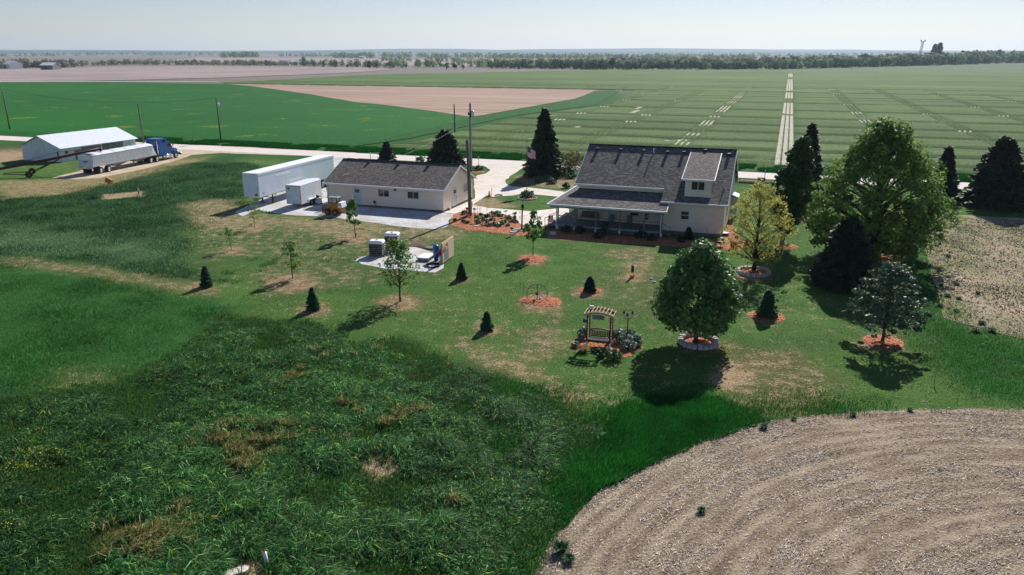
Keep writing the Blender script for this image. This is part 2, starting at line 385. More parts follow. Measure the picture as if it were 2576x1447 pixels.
ZONES = [  # poly, colour, dryness, width, noise
    (MEAD, S(44, 84, 40, .85), .22, 3, 3), (HAY, S(50, 98, 44, .9), .2, 2, 1.6), (TALL, S(46, 74, 34, .85), .30, 1.6, 1.6),
    (LUSH, S(28, 92, 28, .85), .05, 1.6, 1.4), (RLUSH, S(52, 98, 42, .9), .22, 1.8, 1.6),
    (Z((-300, 560), (0, 572), (300, 590), (470, 600), (480, 640), (330, 655), (0, 640), (-300, 620)), S(78, 108, 70, .9), .15, 4, 4),
    (Z((0, 645), (150, 655), (330, 682), (520, 722), (540, 748), (400, 735), (200, 690), (0, 668)), S(96, 104, 60, .9), .52, 1.2, 1.0),
    (Z((470, 590), (560, 520), (620, 545), (800, 560), (960, 560), (1130, 585), (1100, 610), (960, 640), (760, 665), (620, 650), (520, 690), (460, 660)), S(70, 98, 48, .9), .50, 3, 2.5),
    (Z((640, 690), (720, 660), (1000, 670), (1060, 690), (900, 720), (700, 740)), S(74, 96, 50, .9), .5, 2, 2),
    (Z((450, 520), (560, 500), (640, 535), (780, 545), (900, 555), (1130, 582), (1100, 596), (880, 590), (700, 575), (560, 585), (480, 560)), S(104, 108, 66, .95), .66, 2.5, 2.5),
    (Z((1140, 850), (1250, 880), (1400, 950), (1490, 1010), (1440, 1020), (1300, 960), (1180, 915)), S(110, 110, 66, .9), .62, 1.4, 1.2),
    (Z((1320, 830), (1400, 805), (1420, 870), (1330, 905)), S(100, 106, 60, .9), .6, 1.4, 1.2),
    (Z((1800, 925), (1850, 905), (1895, 940), (1860, 985), (1810, 990), (1780, 960)), S(150, 124, 84, .95), .85, .8, .6),
    (Z((1790, 870), (2000, 890), (2100, 950), (2050, 1010), (1880, 1030), (1880, 950)), S(92, 96, 50, .9), .55, 2, 1.5),
    (Z((0, 455), (220, 445), (480, 382), (560, 372), (640, 385), (500, 405), (330, 450), (120, 495), (0, 505)), S(128, 124, 78, .9), .6, 2, 2),
    (Z((-300, 375), (0, 380), (80, 378), (90, 385), (70, 400), (0, 410), (-300, 420)), S(120, 96, 80, .95), .95, .8, .4),
    (Z((60, 960), (180, 925), (330, 935), (300, 1000), (120, 1020)), S(84, 108, 54, .9), .45, 2.5, 1.8),
    (Z((920, 1135), (1000, 1140), (1010, 1180), (950, 1205), (905, 1170)), S(168, 140, 112, .95), .95, .5, .5),
    (Z((540, 1447), (600, 1400), (690, 1400), (720, 1447), (700, 1500), (500, 1500)), S(168, 142, 112, .95), .95, .4, .4),
    (Z((510, 1100), (640, 1050), (720, 1120), (620, 1230), (540, 1200)), S(100, 94, 50, .9), .5, .8, .8),
    (Z((270, 1330), (400, 1310), (400, 1400), (300, 1420)), S(96, 92, 50, .9), .5, .8, .8),
    (Z((255, 490), (360, 480), (365, 495), (260, 502)), S(170, 150, 120, .95), .8, .5, .5),
    (Z((1300, 445), (1400, 425), (1470, 440), (1480, 470), (1400, 475), (1310, 465)), S(112, 104, 70, .9), .65, 1, 1),
    (Z((1180, 505), (1240, 500), (1300, 520), (1180, 530)), S(140, 128, 92, .9), .6, .8, .6),
    (Z((1560, 665), (1620, 645), (1660, 690), (1590, 715)), S(110, 110, 66, .9), .6, .8, .6),
    (Z((1500, 645), (1600, 618), (1680, 630), (1640, 660)), S(90, 100, 56, .9), .55, 1, 1),
    (Z((1520, 690), (1700, 700), (1700, 780), (1560, 790)), S(80, 100, 52, .9), .42, 3, 2),
    (Z((2380, 480), (2430, 480), (2576, 500), (2576, 535), (2400, 500)), S(120, 112, 80, .9), .6, 1, 1),
]
for cx_, cy_, r_ in ((520, 722, 38), (788, 780, 45), (735, 712, 60), (1007, 765, 65), (1222, 830, 42), (1160, 703, 30), (893, 600, 35), (583, 632, 30), (640, 575, 22), (1480, 735, 40), (1340, 655, 48), (1360, 760, 70), (1925, 800, 55), (2222, 862, 70), (1895, 690, 55), (1755, 870, 62), (2215, 640, 90), (1590, 698, 26)):
    ZONES.append((Z(*[(cx_ + r_ * .85 * math.cos(t * .785), cy_ + r_ * .36 * math.sin(t * .785)) for t in range(8)]), S(124, 106, 74, .9), .66, .8, .7))
xs = np.r_[-12400, -9000, -5000, -2500, -1200, -600, -300, -200, -140, -115, np.arange(-100, 76, .45), 85, 100, 130, 200, 300, 600, 1200, 2500, 5000, 9000, 12400]
ys = np.r_[-600, -200, -50, 0, 10, 16, np.arange(20, 70, .38), np.arange(70, 132, .6), 140, 155, 175, 200, 250, 320, 420, 600, 900, 1500, 2500, 4000, 7000, 12400]
GX, GY = np.meshgrid(xs, ys); gx, gy = GX.ravel(), GY.ravel()
base = np.array(S(66, 108, 44, .95)[:3])[None] * (0.88 + .3 * fbm(gx, gy, 9, 3))[:, None]
bl = fbm(gx, gy, 5, 11)[:, None]
gcol = base * (1 - .35 * bl) + np.array(S(104, 112, 58, .92)[:3]) * .35 * bl
gdry = .30 + .30 * (fbm(gx, gy, 7, 21) - .5)
zw = {}
def zone_w(x, y, poly, wd, na, seed=5):
    s = sdist(x, y, poly) + na * 2 * (fbm(x, y, 2.2 + na, seed, 4) - .5); return np.clip(s / wd + .5, 0, 1)
near_ = (np.abs(gx) < 120) & (gy > 10) & (gy < 170)
for i, (pl, c, d, wd, na) in enumerate(ZONES):
    d = d * .86; wd = wd * 1.8; na = na * 1.4
    wz = np.zeros(len(gx)); wz[near_] = zone_w(gx[near_], gy[near_], pl, wd, na, 30 + i)
    wz = wz * wz * (3 - 2 * wz)
    gcol = gcol * (1 - wz[:, None]) + np.array(c[:3]) * wz[:, None]; gdry = gdry * (1 - wz) + d * wz
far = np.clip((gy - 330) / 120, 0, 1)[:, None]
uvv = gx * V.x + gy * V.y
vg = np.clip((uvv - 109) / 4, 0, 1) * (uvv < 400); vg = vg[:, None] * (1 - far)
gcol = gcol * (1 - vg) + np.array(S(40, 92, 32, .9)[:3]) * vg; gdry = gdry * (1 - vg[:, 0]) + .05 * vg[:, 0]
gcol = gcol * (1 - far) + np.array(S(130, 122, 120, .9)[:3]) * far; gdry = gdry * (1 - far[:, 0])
ny, nx = GX.shape; idx = np.arange(nx * ny).reshape(ny, nx)
fc = np.stack([idx[:-1, :-1], idx[:-1, 1:], idx[1:, 1:], idx[1:, :-1]], -1).reshape(-1, 4)
me = bpy.data.meshes.new('ground'); me.vertices.add(nx * ny)
gz = np.where(near_, .05 * (fbm(gx, gy, 3, 77) - .5), 0) * 0 - .012
me.vertices.foreach_set('co', np.c_[gx, gy, gz].astype(np.float32).ravel())
me.loops.add(len(fc) * 4); me.loops.foreach_set('vertex_index', fc.astype(np.int32).ravel())
me.polygons.add(len(fc)); me.polygons.foreach_set('loop_start', np.arange(0, len(fc) * 4, 4, dtype=np.int32)); me.polygons.foreach_set('loop_total', np.full(len(fc), 4, dtype=np.int32))
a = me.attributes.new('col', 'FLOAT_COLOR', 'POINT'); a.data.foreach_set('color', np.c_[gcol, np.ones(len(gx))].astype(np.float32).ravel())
a = me.attributes.new('dry', 'FLOAT', 'POINT'); a.data.foreach_set('value', gdry.astype(np.float32))
me.update(calc_edges=True)
m, k = newmat('lawn_and_soil', .95, .1)
ac = k.n('ShaderNodeAttribute', attribute_name='col'); ad = k.n('ShaderNodeAttribute', attribute_name='dry')
g1 = k.geo((1, 1.0, 1))
n1 = k.noise(g1, 1.1, 8, .68); n2 = k.noise(k.geo((1, 1, 1)), 7, 5, .7); n3 = k.noise(g1, .25, 3)
nn_ = k.math('ADD', k.math('MULTIPLY', n1, .6), k.math('MULTIPLY', n2, .4)); nn_ = k.math('MULTIPLY_ADD', nn_, 2.6, -.8)
thr = k.math('SUBTRACT', nn_, k.math('SUBTRACT', 1.02, k.math('MULTIPLY', ad.outputs['Fac'], .95)))
dm = k.n('ShaderNodeMapRange'); dm.inputs[1].default_value = -.12; dm.inputs[2].default_value = .22; k.l(thr, dm.inputs[0])
soil = k.ramp(n2, [(.3, S(118, 98, 72, .9)), (.5, S(170, 146, 114, .9)), (.7, S(208, 186, 156, .9))])
gr = k.mix(1.0, ac.outputs['Color'], k.ramp(n2, [(.25, (.45, .45, .45, 1)), (.5, (.95, .95, .95, 1)), (.78, (1.75, 1.7, 1.6, 1))]), 'MULTIPLY')
gr = k.mix(1.0, gr, k.ramp(n3, [(.3, (.78, .85, .8, 1)), (.7, (1.2, 1.15, 1.1, 1))]), 'MULTIPLY')
k.l(k.mix(dm.outputs[0], gr, soil), k.p.inputs['Base Color'])
k.bump(k.math('ADD', n2, k.math('MULTIPLY', n1, .6)), 1.0, .12)
me.materials.append(m); go = bpy.data.objects.new('ground', me); link(go); go['kind'] = 'structure'

# ------------------------------------------------------------------ road, drives, pads, beds
def gravelmat(name, a, b, sc1=14, tint=None, rows=None):
    m, k = newmat(name, .95, .1); g = k.geo()
    n = k.noise(g, sc1, 4, .75); n2 = k.noise(g, .5, 5, .65)
    nm_ = k.noise(g, 3.5, 8, .85); c = k.ramp(k.math('ADD', k.math('MULTIPLY', n, .6), k.math('MULTIPLY', nm_, .4)), [(.36, b), (.58, a)])
    if tint: c = k.mix(k.math('MULTIPLY', k.ramp(n2, [(.45, (0, 0, 0, 1)), (.6, (1, 1, 1, 1))]), .7), c, tint)
    if rows:                                           # lengthwise wheel lanes along the road
        sp = k.n('ShaderNodeSeparateXYZ'); k.l(k.geo(rot=(0, 0, -TH)), sp.inputs[0])
        wv = k.math('SINE', k.math('MULTIPLY', sp.outputs[1], rows)); f = k.math('MULTIPLY_ADD', wv, .12, .5)
        c = k.mix(f, c, tint)
    k.l(c, k.p.inputs['Base Color']); k.bump(n, .7, .05); return m
mroad = gravelmat('gravel_road', S(236, 230, 226), S(196, 188, 184), 5, S(206, 194, 184), 2.1)
sheet('road', mroad, [W(-900, 116.6), W(900, 118.2), W(900, 125.6), W(-900, 122.2)], .012, rag=.25, step=4)
q3 = lambda *p: gpoly([c3(*a) for a in p]); q2 = lambda *p: gpoly([c2(*a) for a in p])
sheet('driveway', gravelmat('drive_gravel', S(234, 226, 216), S(186, 176, 166), 6, S(204, 190, 172)), q3((250, 575), (330, 530), (400, 541), (830, 553), (830, 580), (790, 615), (745, 645), (700, 672), (668, 705), (672, 735), (720, 757), (850, 765), (1150, 800), (1290, 815), (1290, 850), (1100, 842), (880, 822), (800, 815), (730, 832), (560, 842), (510, 828), (450, 812), (412, 818), (400, 690), (440, 665), (510, 650), (538, 622), (505, 592), (440, 583), (385, 587), (250, 600)), .004, rag=.25, step=.8)
pk = Z((455, 369), (510, 364), (690, 373), (900, 384), (900, 400), (840, 392), (760, 392), (640, 388), (560, 385), (480, 390), (430, 408), (330, 432), (255, 448), (190, 452), (130, 447), (210, 428), (330, 395), (420, 375))
sheet('farm_track', gravelmat('track_gravel', S(212, 196, 176), S(166, 146, 122), 4, S(168, 142, 110)), pk, .006, rag=.6, step=2)
mgr = gravelmat('crushed_stone', S(232, 232, 234), S(112, 112, 116), 8, S(176, 166, 152))
pad = q2((560, 1025), (640, 1052), (760, 1070), (900, 1082), (1100, 1090), (1250, 1100), (1400, 1120), (1560, 1140), (1800, 1178), (2050, 1205), (2220, 1212), (2320, 1180), (2345, 1120), (2385, 1072), (2290, 1060), (1530, 985), (1200, 965), (1185, 780), (1290, 600), (1390, 550), (1290, 500), (1150, 600), (900, 800), (620, 900), (520, 960), (400, 1010), (330, 1060), (400, 1090), (480, 1050))
sheet('gravel_yard', mgr, pad, .003, rag=.4, step=.7)
q6 = lambda *p: gpoly([c6(*a) for a in p])
sheet('gravel_pad', mgr, q6((640, 560), (720, 515), (830, 495), (980, 470), (1190, 395), (1300, 400), (1420, 425), (1560, 480), (1650, 540), (1665, 620), (1620, 670), (1560, 700), (1480, 692), (1350, 675), (1200, 665), (1000, 650), (830, 622), (700, 600)), .004, rag=.25, step=.6)
m, k = newmat('dark_soil', .95, .1); n = k.noise(k.geo(), 3, 8, .7)
k.l(k.ramp(n, [(.3, S(66, 54, 44)), (.7, S(140, 122, 100))]), k.p.inputs['Base Color']); k.bump(n, 1, .3)
sheet('soil_patch', m, q6((1180, 335), (1260, 325), (1400, 345), (1500, 385), (1560, 430), (1500, 440), (1380, 405), (1250, 400), (1190, 385)), .012, rag=.3, step=.4, dome=.12)
m, k = newmat('patio_concrete', .9, .2); br = k.n('ShaderNodeTexBrick'); k.l(k.geo(rot=(0, 0, -TH)), br.inputs['Vector']); br.offset = 0
br.inputs['Scale'].default_value = 1; br.inputs['Brick Width'].default_value = 1.8; br.inputs['Row Height'].default_value = 1.8; br.inputs['Mortar Size'].default_value = .03; br.inputs['Bias'].default_value = -.3
br.inputs['Color1'].default_value = S(232, 222, 212); br.inputs['Color2'].default_value = S(216, 206, 196); br.inputs['Mortar'].default_value = S(150, 140, 130)
k.l(k.mix(1.0, br.outputs[0], k.ramp(k.noise(k.geo(), 1.6, 8, .75), [(.35, (.78, .77, .75, 1)), (.6, (1, 1, 1, 1))]), 'MULTIPLY'), k.p.inputs['Base Color'])
sheet('patio', m, q3((155, 972), (415, 855), (415, 818), (440, 812), (520, 825), (395, 908), (520, 935), (640, 943), (870, 962), (1090, 940), (1150, 915), (1190, 930), (1190, 1000), (1120, 1060), (1080, 1085), (960, 1085), (850, 1088), (780, 1062), (740, 1010), (640, 985), (480, 988), (370, 972), (300, 965), (240, 985)), .010)
m, k = newmat('red_mulch', .95, .1); g = k.geo(); vo = k.n('ShaderNodeTexVoronoi'); vo.inputs['Scale'].default_value = 11
k.l(k.geo((1, 1.6, 1), (0, 0, .6)), vo.inputs['Vector']); sp = k.n('ShaderNodeSeparateColor'); k.l(vo.outputs['Color'], sp.inputs[0])
n = k.noise(g, 25, 3); f = k.math('ADD', k.math('MULTIPLY', sp.outputs[0], .7), k.math('MULTIPLY', n, .3))
k.l(k.ramp(f, [(.12, S(70, 32, 24, .8)), (.45, S(178, 96, 64, .85)), (.85, S(228, 170, 132, .9))]), k.p.inputs['Base Color']); k.bump(f, 1, .06)
mulch = m
qg = lambda *p: gpoly([cg(*a) for a in p]); q4 = lambda *p: gpoly([c4(*a) for a in p]); qh = lambda *p: gpoly([ch(*a) for a in p])
sheet('mulch_bed', mulch, qg((210, 312), (400, 280), (560, 295), (760, 302), (880, 325), (1250, 342), (1500, 378), (1640, 500), (1720, 560), (1860, 612), (1950, 640), (1920, 780), (1640, 802), (1440, 772), (1100, 742), (800, 692), (570, 690), (330, 622), (90, 562), (140, 450), (180, 335)), .014, rag=.12, step=.4, dome=.08)
sheet('mulch_bed', mulch, q4((200, 1060), (215, 1135), (350, 1160), (600, 1172), (1000, 1195), (1200, 1205), (1560, 1228), (1870, 1245), (2000, 1260), (2150, 1245), (2170, 1200), (2080, 1130), (2010, 1060), (1985, 900), (1950, 900), (1915, 1060), (1903, 1150), (1310, 1145), (305, 1062)), .005, rag=.2, step=.5)
def ringbed(cx_, cy_, rx, name='mulch_ring', ry=.42, dome=.14, ragg=.12):
    c = at(cx_, cy_); e = at(cx_ + rx, cy_); r = (e - c).length
    return c, r, sheet(name, mulch, [(c.x + r * math.cos(t / 24 * 6.283), c.y + r * math.sin(t / 24 * 6.283)) for t in range(24)], .004, rag=ragg, step=.3, dome=dome, seed=int(cx_))
for b in ((1340, 652, 36), (1483, 731, 30), (1928, 795, 45), (2222, 860, 48), (1327, 756, 24), (1375, 760, 38), (1980, 620, 26), (2010, 552, 28), (2215, 650, 30)): ringbed(*b)
c, r, _ = ringbed(1757, 862, 36, dome=.2); ROCK1 = (c, r + .22)
c, r, _ = ringbed(1896, 686, 32, dome=.2); ROCK2 = (c, r + .18)
c, r, _ = ringbed(*c3(847, 858), 22, dome=.1); ROCK3 = (c, r + .05)
sheet('mulch_bed', mulch, gpoly([ca(*p) for p in ((160, 880), (230, 760), (330, 720), (480, 740), (900, 720), (1010, 740), (1250, 760), (1500, 880), (1580, 920), (1480, 970), (1300, 1090), (1150, 1110), (980, 960), (700, 900), (480, 900), (330, 960), (200, 960))]), .005, rag=.1, step=.3)
ringbed(*c3(440, 635), 18, dome=.05)

# ------------------------------------------------------------------ fields
def fieldmat(name, a, b, c, rowdir, rowscale, cont=.5, fs=.6, fine=2.0, bumpd=.3):
    m, k = newmat(name, .95, .1); g = k.geo(rot=(0, 0, -rowdir))
    st = k.n('ShaderNodeMapping'); st.inputs['Scale'].default_value = (rowscale * .02, rowscale, 1); k.l(g, st.inputs[0])
    n = k.noise(st.outputs[0], 1, 5, .7); n2 = k.noise(g, fine, 6, .75); n3 = k.noise(g, .012, 4)
    f = k.math('ADD', k.math('MULTIPLY', n, cont), k.math('MULTIPLY', n2, 1 - cont))
    col = k.ramp(f, [(.28, a), (.5, b), (.72, c)])
    col = k.mix(1, col, k.ramp(n3, [(.35, (.86, .86, .86, 1)), (.65, (1.12, 1.12, 1.12, 1))]), 'MULTIPLY')
    k.l(col, k.p.inputs['Base Color']); k.bump(n2, .8, bumpd); return m, k, col
m, k, col = fieldmat('green_rye', S(16, 66, 20, .85), S(28, 98, 32, .88), S(54, 126, 46, .9), TH, .7, .25, fine=1.4, bumpd=.25)
# yellow flowering patches
n = k.noise(k.geo((1, 1, 1)), .09, 3); n2 = k.noise(k.geo(), .9, 5, .8)
f = k.ramp(k.math('ADD', k.math('MULTIPLY', n, .6), k.math('MULTIPLY', n2, .4)), [(.585, (0, 0, 0, 1)), (.64, (1, 1, 1, 1))])
k.l(k.mix(k.math('MULTIPLY', f, .65), col, S(150, 156, 40, .9)), k.p.inputs['Base Color'])
sheet('green_field', m, [W(-1200, 130.5), W(-86, 130.5), W(-80, 145), W(-84, 205)] + gpoly([(1180, 294), (1000, 268), (900, 258), (780, 238), (700, 226), (630, 217), (560, 211.5), (400, 208.6), (220, 207), (0, 207), (-600, 203)]), .05, rag=.8, step=5)
m, _, _ = fieldmat('corn_stubble', S(124, 96, 80, .9), S(168, 142, 126, .9), S(214, 194, 180, .92), TH, .35, .6, fine=1.6)
sheet('stubble_field', m, gpoly([(556, 210.5), (900, 214.5), (1440, 221), (1480, 223), (1510, 229), (1495, 240), (1210, 291.5), (1180, 294), (1000, 268), (900, 258), (780, 238), (700, 226), (630, 217)]), .08, rag=.8, step=6)
m2, _, _ = fieldmat('far_stubble', S(128, 114, 112, .9), S(158, 143, 140, .9), S(184, 168, 165, .9), TH, .12, .6, fine=.3)
sheet('far_field', m2, gpoly([(-600, 207), (0, 206), (200, 205), (376, 201), (560, 196), (880, 184), (995, 175.5), (940, 171), (700, 168.5), (500, 166), (300, 168), (100, 173), (-600, 178)]), .25, step=30, rag=3)
sheet('far_field', m2, gpoly([(420, 163.2), (960, 164.5), (1150, 168.5), (1250, 168), (1380, 160), (1400, 152), (1100, 149), (900, 148), (700, 146), (500, 145), (440, 152)]), .35, step=30, rag=3)
for p in (((-900, 210.5), (0, 206.7), (300, 206.2), (540, 207.2), (560, 207.8), (300, 207), (0, 207.6)),): sheet('field_lane', mroad, gpoly(p), .3, step=20)
vg_ = mat('verge_grass', S(30, 104, 26, .85), S(18, 72, 18, .8), .8, .95, .1, bump=.6)
sheet('verge', vg_, [W(-900, 123.3), W(-160, 124.2), W(-50, 124.6), W(900, 127.6), W(900, 132.5), W(-50, 129.6), W(-84, 130.6), W(-160, 130.2), W(-900, 130.2)], .016, rag=.3, step=2.5)
sheet('verge', vg_, [W(-86, 131)] + [W(-80, 131), W(-76, 150), W(-75, 212), W(-63, 268), W(-75, 366), W(-87, 366), W(-76, 270), W(-85, 209), W(-80, 145)], .12, rag=.7, step=4)

# standing wheat: canopy height field with sprayer tracks and bare alleys
lu = [0.0]
cent = 0.6
tr = [19.6 * i + cent for i in range(-16, 26)]
ulines = set(); barecols = []; trackcols = []
for i, t in enumerate(tr):
    for o_ in (-1.1, 0, 1.1):
        hw = .37 if abs(t - cent) < 1 else .27
        for e in (-hw - .12, -hw, hw, hw + .12): ulines.add(round(t + o_ + e, 2))
        trackcols.append((t + o_ - hw - .01, t + o_ + hw + .01, abs(t - cent) < 1))
us = sorted(ulines); fill = []
for a_, b_ in zip(us[:-1], us[1:]):
    n_ = int((b_ - a_) / 2.2)
    fill += [a_ + (b_ - a_) * j / (n_ + 1) for j in range(1, n_ + 1)]
us = np.array(sorted(us + fill)); 
bands = [138, 150, 166, 183, 202, 225, 256, 294, 333, 372, 415]
vl = set()
for b_ in bands:
    for e in (-4.2, -3.4, -2.4, -1.2, 0, 1.2, 2.4, 3.4, 4.2): vl.add(b_ + e)
vs_ = sorted(vl); fill = [128.6, 129.6, 131, 133, 135.5]
for a_, b_ in zip(vs_[:-1], vs_[1:]):
    n_ = int((b_ - a_) / 2.4); fill += [a_ + (b_ - a_) * j / (n_ + 1) for j in range(1, n_ + 1)]
vs_ = np.array(sorted(vs_ + fill) + list(np.arange(422, 480, 4)) + list(np.arange(480, 780, 12)))
UU, VV = np.meshgrid(us, vs_); un, vn = UU.ravel(), VV.ravel()
# gentle bending of the near bands
wx, wy = un * U.x + vn * V.x, un * U.y + vn * V.y
hh = .58 + .08 * (fbm(wx, wy, 14, 50) - .5) + .10 * (fbm(wx, wy, 3.0, 51, 2) - .5)
bare = np.zeros(len(un))
inb = np.zeros(len(un), bool); 
for b_ in bands: inb |= np.abs(vn - b_) < 1.6
wob = fbm(un, vn, 25, 61)
inb_s = inb & (wob > .33)
it = np.zeros(len(un), bool); itc = np.zeros(len(un), bool)
for a_, b_, c_ in trackcols:
    q = (un > a_) & (un < b_); it |= q
    if c_: itc |= q
dens = fbm(un, vn, 40, 66)
bandd = np.min([np.abs(vn - b_) for b_ in bands], 0); hh = np.where(wob > .3, hh - .50 * np.clip(1.7 - bandd / 1.6, 0, 1), hh); hh = np.where(it & (dens > .42) & (vn < 420), np.minimum(hh, .2), hh)
patch = it & (bandd < 3.5) & (vn > 198) & (vnoise(un, vn, 12, 71) > .30) & (vn < 430)
cb = itc & (((vn < 240) & (vnoise(vn, vn * 0, 3, 72) > .02)) | ((vn > 243) & (vn < 300)) | ((vn > 312) & (vn < 560) & (vnoise(vn, vn * 0, 30, 73) > .35)) | ((vn > 600) & (vn < 700)))
second = it & (np.abs(un - (cent - 19.6)) < 3) & (vnoise(un * 0 + 4, vn, 6, 75) > .62) & (vn < 420)
hh = np.where(patch | cb | second, .22, hh); bare = np.where(patch | cb | second, 1.0, 0.0)
wheatpoly = [(-73, 131), (-72, 150), (-71, 214), (-58, 270), (-71, 375), (-330, 374), (-470, 380), (-470, 470), (-314, 569), (-181, 765), (600, 1500), (900, 900), (900, 131.5)]
sdw = sdist(un, vn, wheatpoly) + 1.2 * (fbm(wx, wy, 5, 81) - .5)
# washed out pale patches near the left border
for (x0_, y0_, x1_, y1_, wd_) in ((1440, 278, 1480, 262, .9), (1480, 262, 1530, 247, .5), (1400, 332, 1465, 318, .5), (1330, 300, 1400, 292, .5), (1335, 352, 1352, 362, 1.2), (1060, 352, 1110, 342, .6), (1180, 322, 1250, 312, .5), (1590, 290, 1610, 270, 1.0), (1680, 360, 1720, 352, 1.3)):
    A_ = uv(at(x0_, y0_)); B_ = uv(at(x1_, y1_)); ex, ey = B_[0] - A_[0], B_[1] - A_[1]
    t = np.clip(((un - A_[0]) * ex + (vn - A_[1]) * ey) / (ex * ex + ey * ey), 0, 1)
    dd = np.hypot(un - A_[0] - t * ex, vn - A_[1] - t * ey) + 1.6 * (vnoise(un, vn, 1.7, 90) - .5)
    q = dd < wd_; hh = np.where(q, .03, hh); bare = np.where(q, 1, bare)
hh = np.where(sdw > 0, hh * np.clip(sdw / 1.0, 0, 1) + .02 * (1 - np.clip(sdw, 0, 1)), -.3)
ny, nx = UU.shape; idx = np.arange(nx * ny).reshape(ny, nx)
fc = np.stack([idx[:-1, :-1], idx[:-1, 1:], idx[1:, 1:], idx[1:, :-1]], -1).reshape(-1, 4)
fc = fc[(hh[fc].max(1) > -.25)]
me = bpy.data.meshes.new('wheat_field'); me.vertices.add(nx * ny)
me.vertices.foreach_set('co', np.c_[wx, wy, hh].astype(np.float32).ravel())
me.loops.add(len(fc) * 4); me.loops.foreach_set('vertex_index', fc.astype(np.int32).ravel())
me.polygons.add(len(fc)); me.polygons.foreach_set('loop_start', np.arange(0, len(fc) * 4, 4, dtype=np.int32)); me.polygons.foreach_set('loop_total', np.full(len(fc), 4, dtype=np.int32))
a = me.attributes.new('thin', 'FLOAT', 'POINT'); a.data.foreach_set('value', np.clip(1.6 - bandd / 2.2, 0, 1).astype(np.float32) * (wob > .3))  # band mask: stunted crop and band shade, both painted as darker green
a = me.attributes.new('bare', 'FLOAT', 'POINT'); a.data.foreach_set('value', bare.astype(np.float32)); me.update(calc_edges=True)
m, k, col = fieldmat('wheat_canopy', S(50, 74, 36, .8), S(90, 116, 62, .88), S(134, 154, 98, .95), TH, .07, .42, fine=1.6, bumpd=.6)
ab = k.n('ShaderNodeAttribute', attribute_name='bare'); athin_shade = k.n('ShaderNodeAttribute', attribute_name='thin'); col = k.mix(k.math('MULTIPLY', athin_shade.outputs['Fac'], .6), col, S(40, 70, 34, .8)); yv = k.ramp(k.noise(k.geo(rot=(0, 0, -TH)), .02, 4, .6), [(.5, (0, 0, 0, 1)), (.72, (1, 1, 1, 1))]); col = k.mix(k.math('MULTIPLY', yv, .35), col, S(112, 132, 60, .9))
pale = k.ramp(k.noise(k.geo(), 2, 4), [(.3, S(176, 170, 150, .9)), (.7, S(226, 222, 208, .9))])
k.l(k.mix(k.ramp(ab.outputs['Fac'], [(.5, (0, 0, 0, 1)), (.9, (1, 1, 1, 1))]), col, pale), k.p.inputs['Base Color'])
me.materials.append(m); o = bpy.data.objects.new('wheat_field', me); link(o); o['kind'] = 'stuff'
for (u0, u1, v0, v1) in ((560, 2400, 780, 800),): pass
wf, _, _ = fieldmat('far_wheat', S(70, 98, 62, .75), S(88, 116, 76, .8), S(108, 134, 94, .85), TH, .05, .4, fine=.4)
sheet('far_wheat_field', wf, [W(-181, 765), W(-100, 772), W(620, 772), W(620, 100), W(1500, 100), W(2600, 1200), W(600, 1560), W(200, 1300)], .3, step=40)

# ------------------------------------------------------------------ near stubble and garden plot
def rowarc(k, freq):
    g = k.geo(); sb = k.n('ShaderNodeVectorMath', operation='SUBTRACT'); sb.inputs[1].default_value = (STC.x, STC.y, 0); k.l(g, sb.inputs[0])
    cmb = k.n('ShaderNodeSeparateXYZ'); k.l(sb.outputs[0], cmb.inputs[0])
    r = k.math('SQRT', k.math('ADD', k.math('POWER', cmb.outputs[0], 2), k.math('POWER', cmb.outputs[1], 2)))
    an = k.math('ARCTAN2', cmb.outputs[1], cmb.outputs[0])
    cb = k.n('ShaderNodeCombineXYZ'); k.l(k.math('MULTIPLY', r, freq), cb.inputs[0]); k.l(k.math('MULTIPLY', an, 5), cb.inputs[1]); return cb.outputs[0]
m, k = newmat('near_stubble_soil', .95, .1); ra_ = rowarc(k, 1.0); n = k.noise(ra_, 1.3, 4, .6); n2 = k.noise(k.geo(), 9, 6, .75); sx_ = k.n('ShaderNodeSeparateXYZ'); k.l(ra_, sx_.inputs[0]); rw2 = k.math('SINE', k.math('ADD', k.math('MULTIPLY', sx_.outputs[0], 8.27), k.math('MULTIPLY', n, 5.0)))
f = k.math('ADD', k.math('MULTIPLY', n, .35), k.math('MULTIPLY_ADD', rw2, .026, k.math('MULTIPLY', n2, .65)))
k.l(k.ramp(f, [(.34, S(80, 66, 54, .85)), (.47, S(142, 124, 104, .9)), (.6, S(192, 174, 150, .92))]), k.p.inputs['Base Color']); k.bump(f, 1, .14)
NST = Z((1300, 1500), (1345, 1447), (1400, 1335), (1440, 1290), (1500, 1240), (1560, 1205), (1640, 1168), (1760, 1115), (1870, 1078), (1960, 1058), (2050, 1046), (2180, 1036), (2300, 1031), (2440, 1028), (2576, 1030), (2750, 1035), (3200, 1060), (3200, 1900), (1200, 1900))
sheet('stubble_field', m, NST, .0, rag=.3, step=.5)
m, k = newmat('garden_soil', .95, .1); n = k.noise(k.geo((1, .12, 1), (0, 0, -TH - .12)), 1.6, 6, .7); n2 = k.noise(k.geo(), 5, 8, .85)
f = k.math('MULTIPLY_ADD', k.math('ADD', k.math('MULTIPLY', n, .4), k.math('MULTIPLY', n2, .6)), 1.5, -.25); n3 = k.noise(k.geo(), .12, 3)
soil_ = k.ramp(f, [(.36, S(128, 108, 82, .95)), (.5, S(190, 168, 140, .95)), (.62, S(236, 218, 196, .95))])
gm_ = k.ramp(k.math('ADD', k.math('MULTIPLY', f, .55), k.math('MULTIPLY', n3, .45)), [(.45, (0, 0, 0, 1)), (.56, (1, 1, 1, 1))])
k.l(k.mix(k.math('MULTIPLY', gm_, .8), soil_, S(96, 114, 62, .9)), k.p.inputs['Base Color']); k.bump(n2, 1, .12)
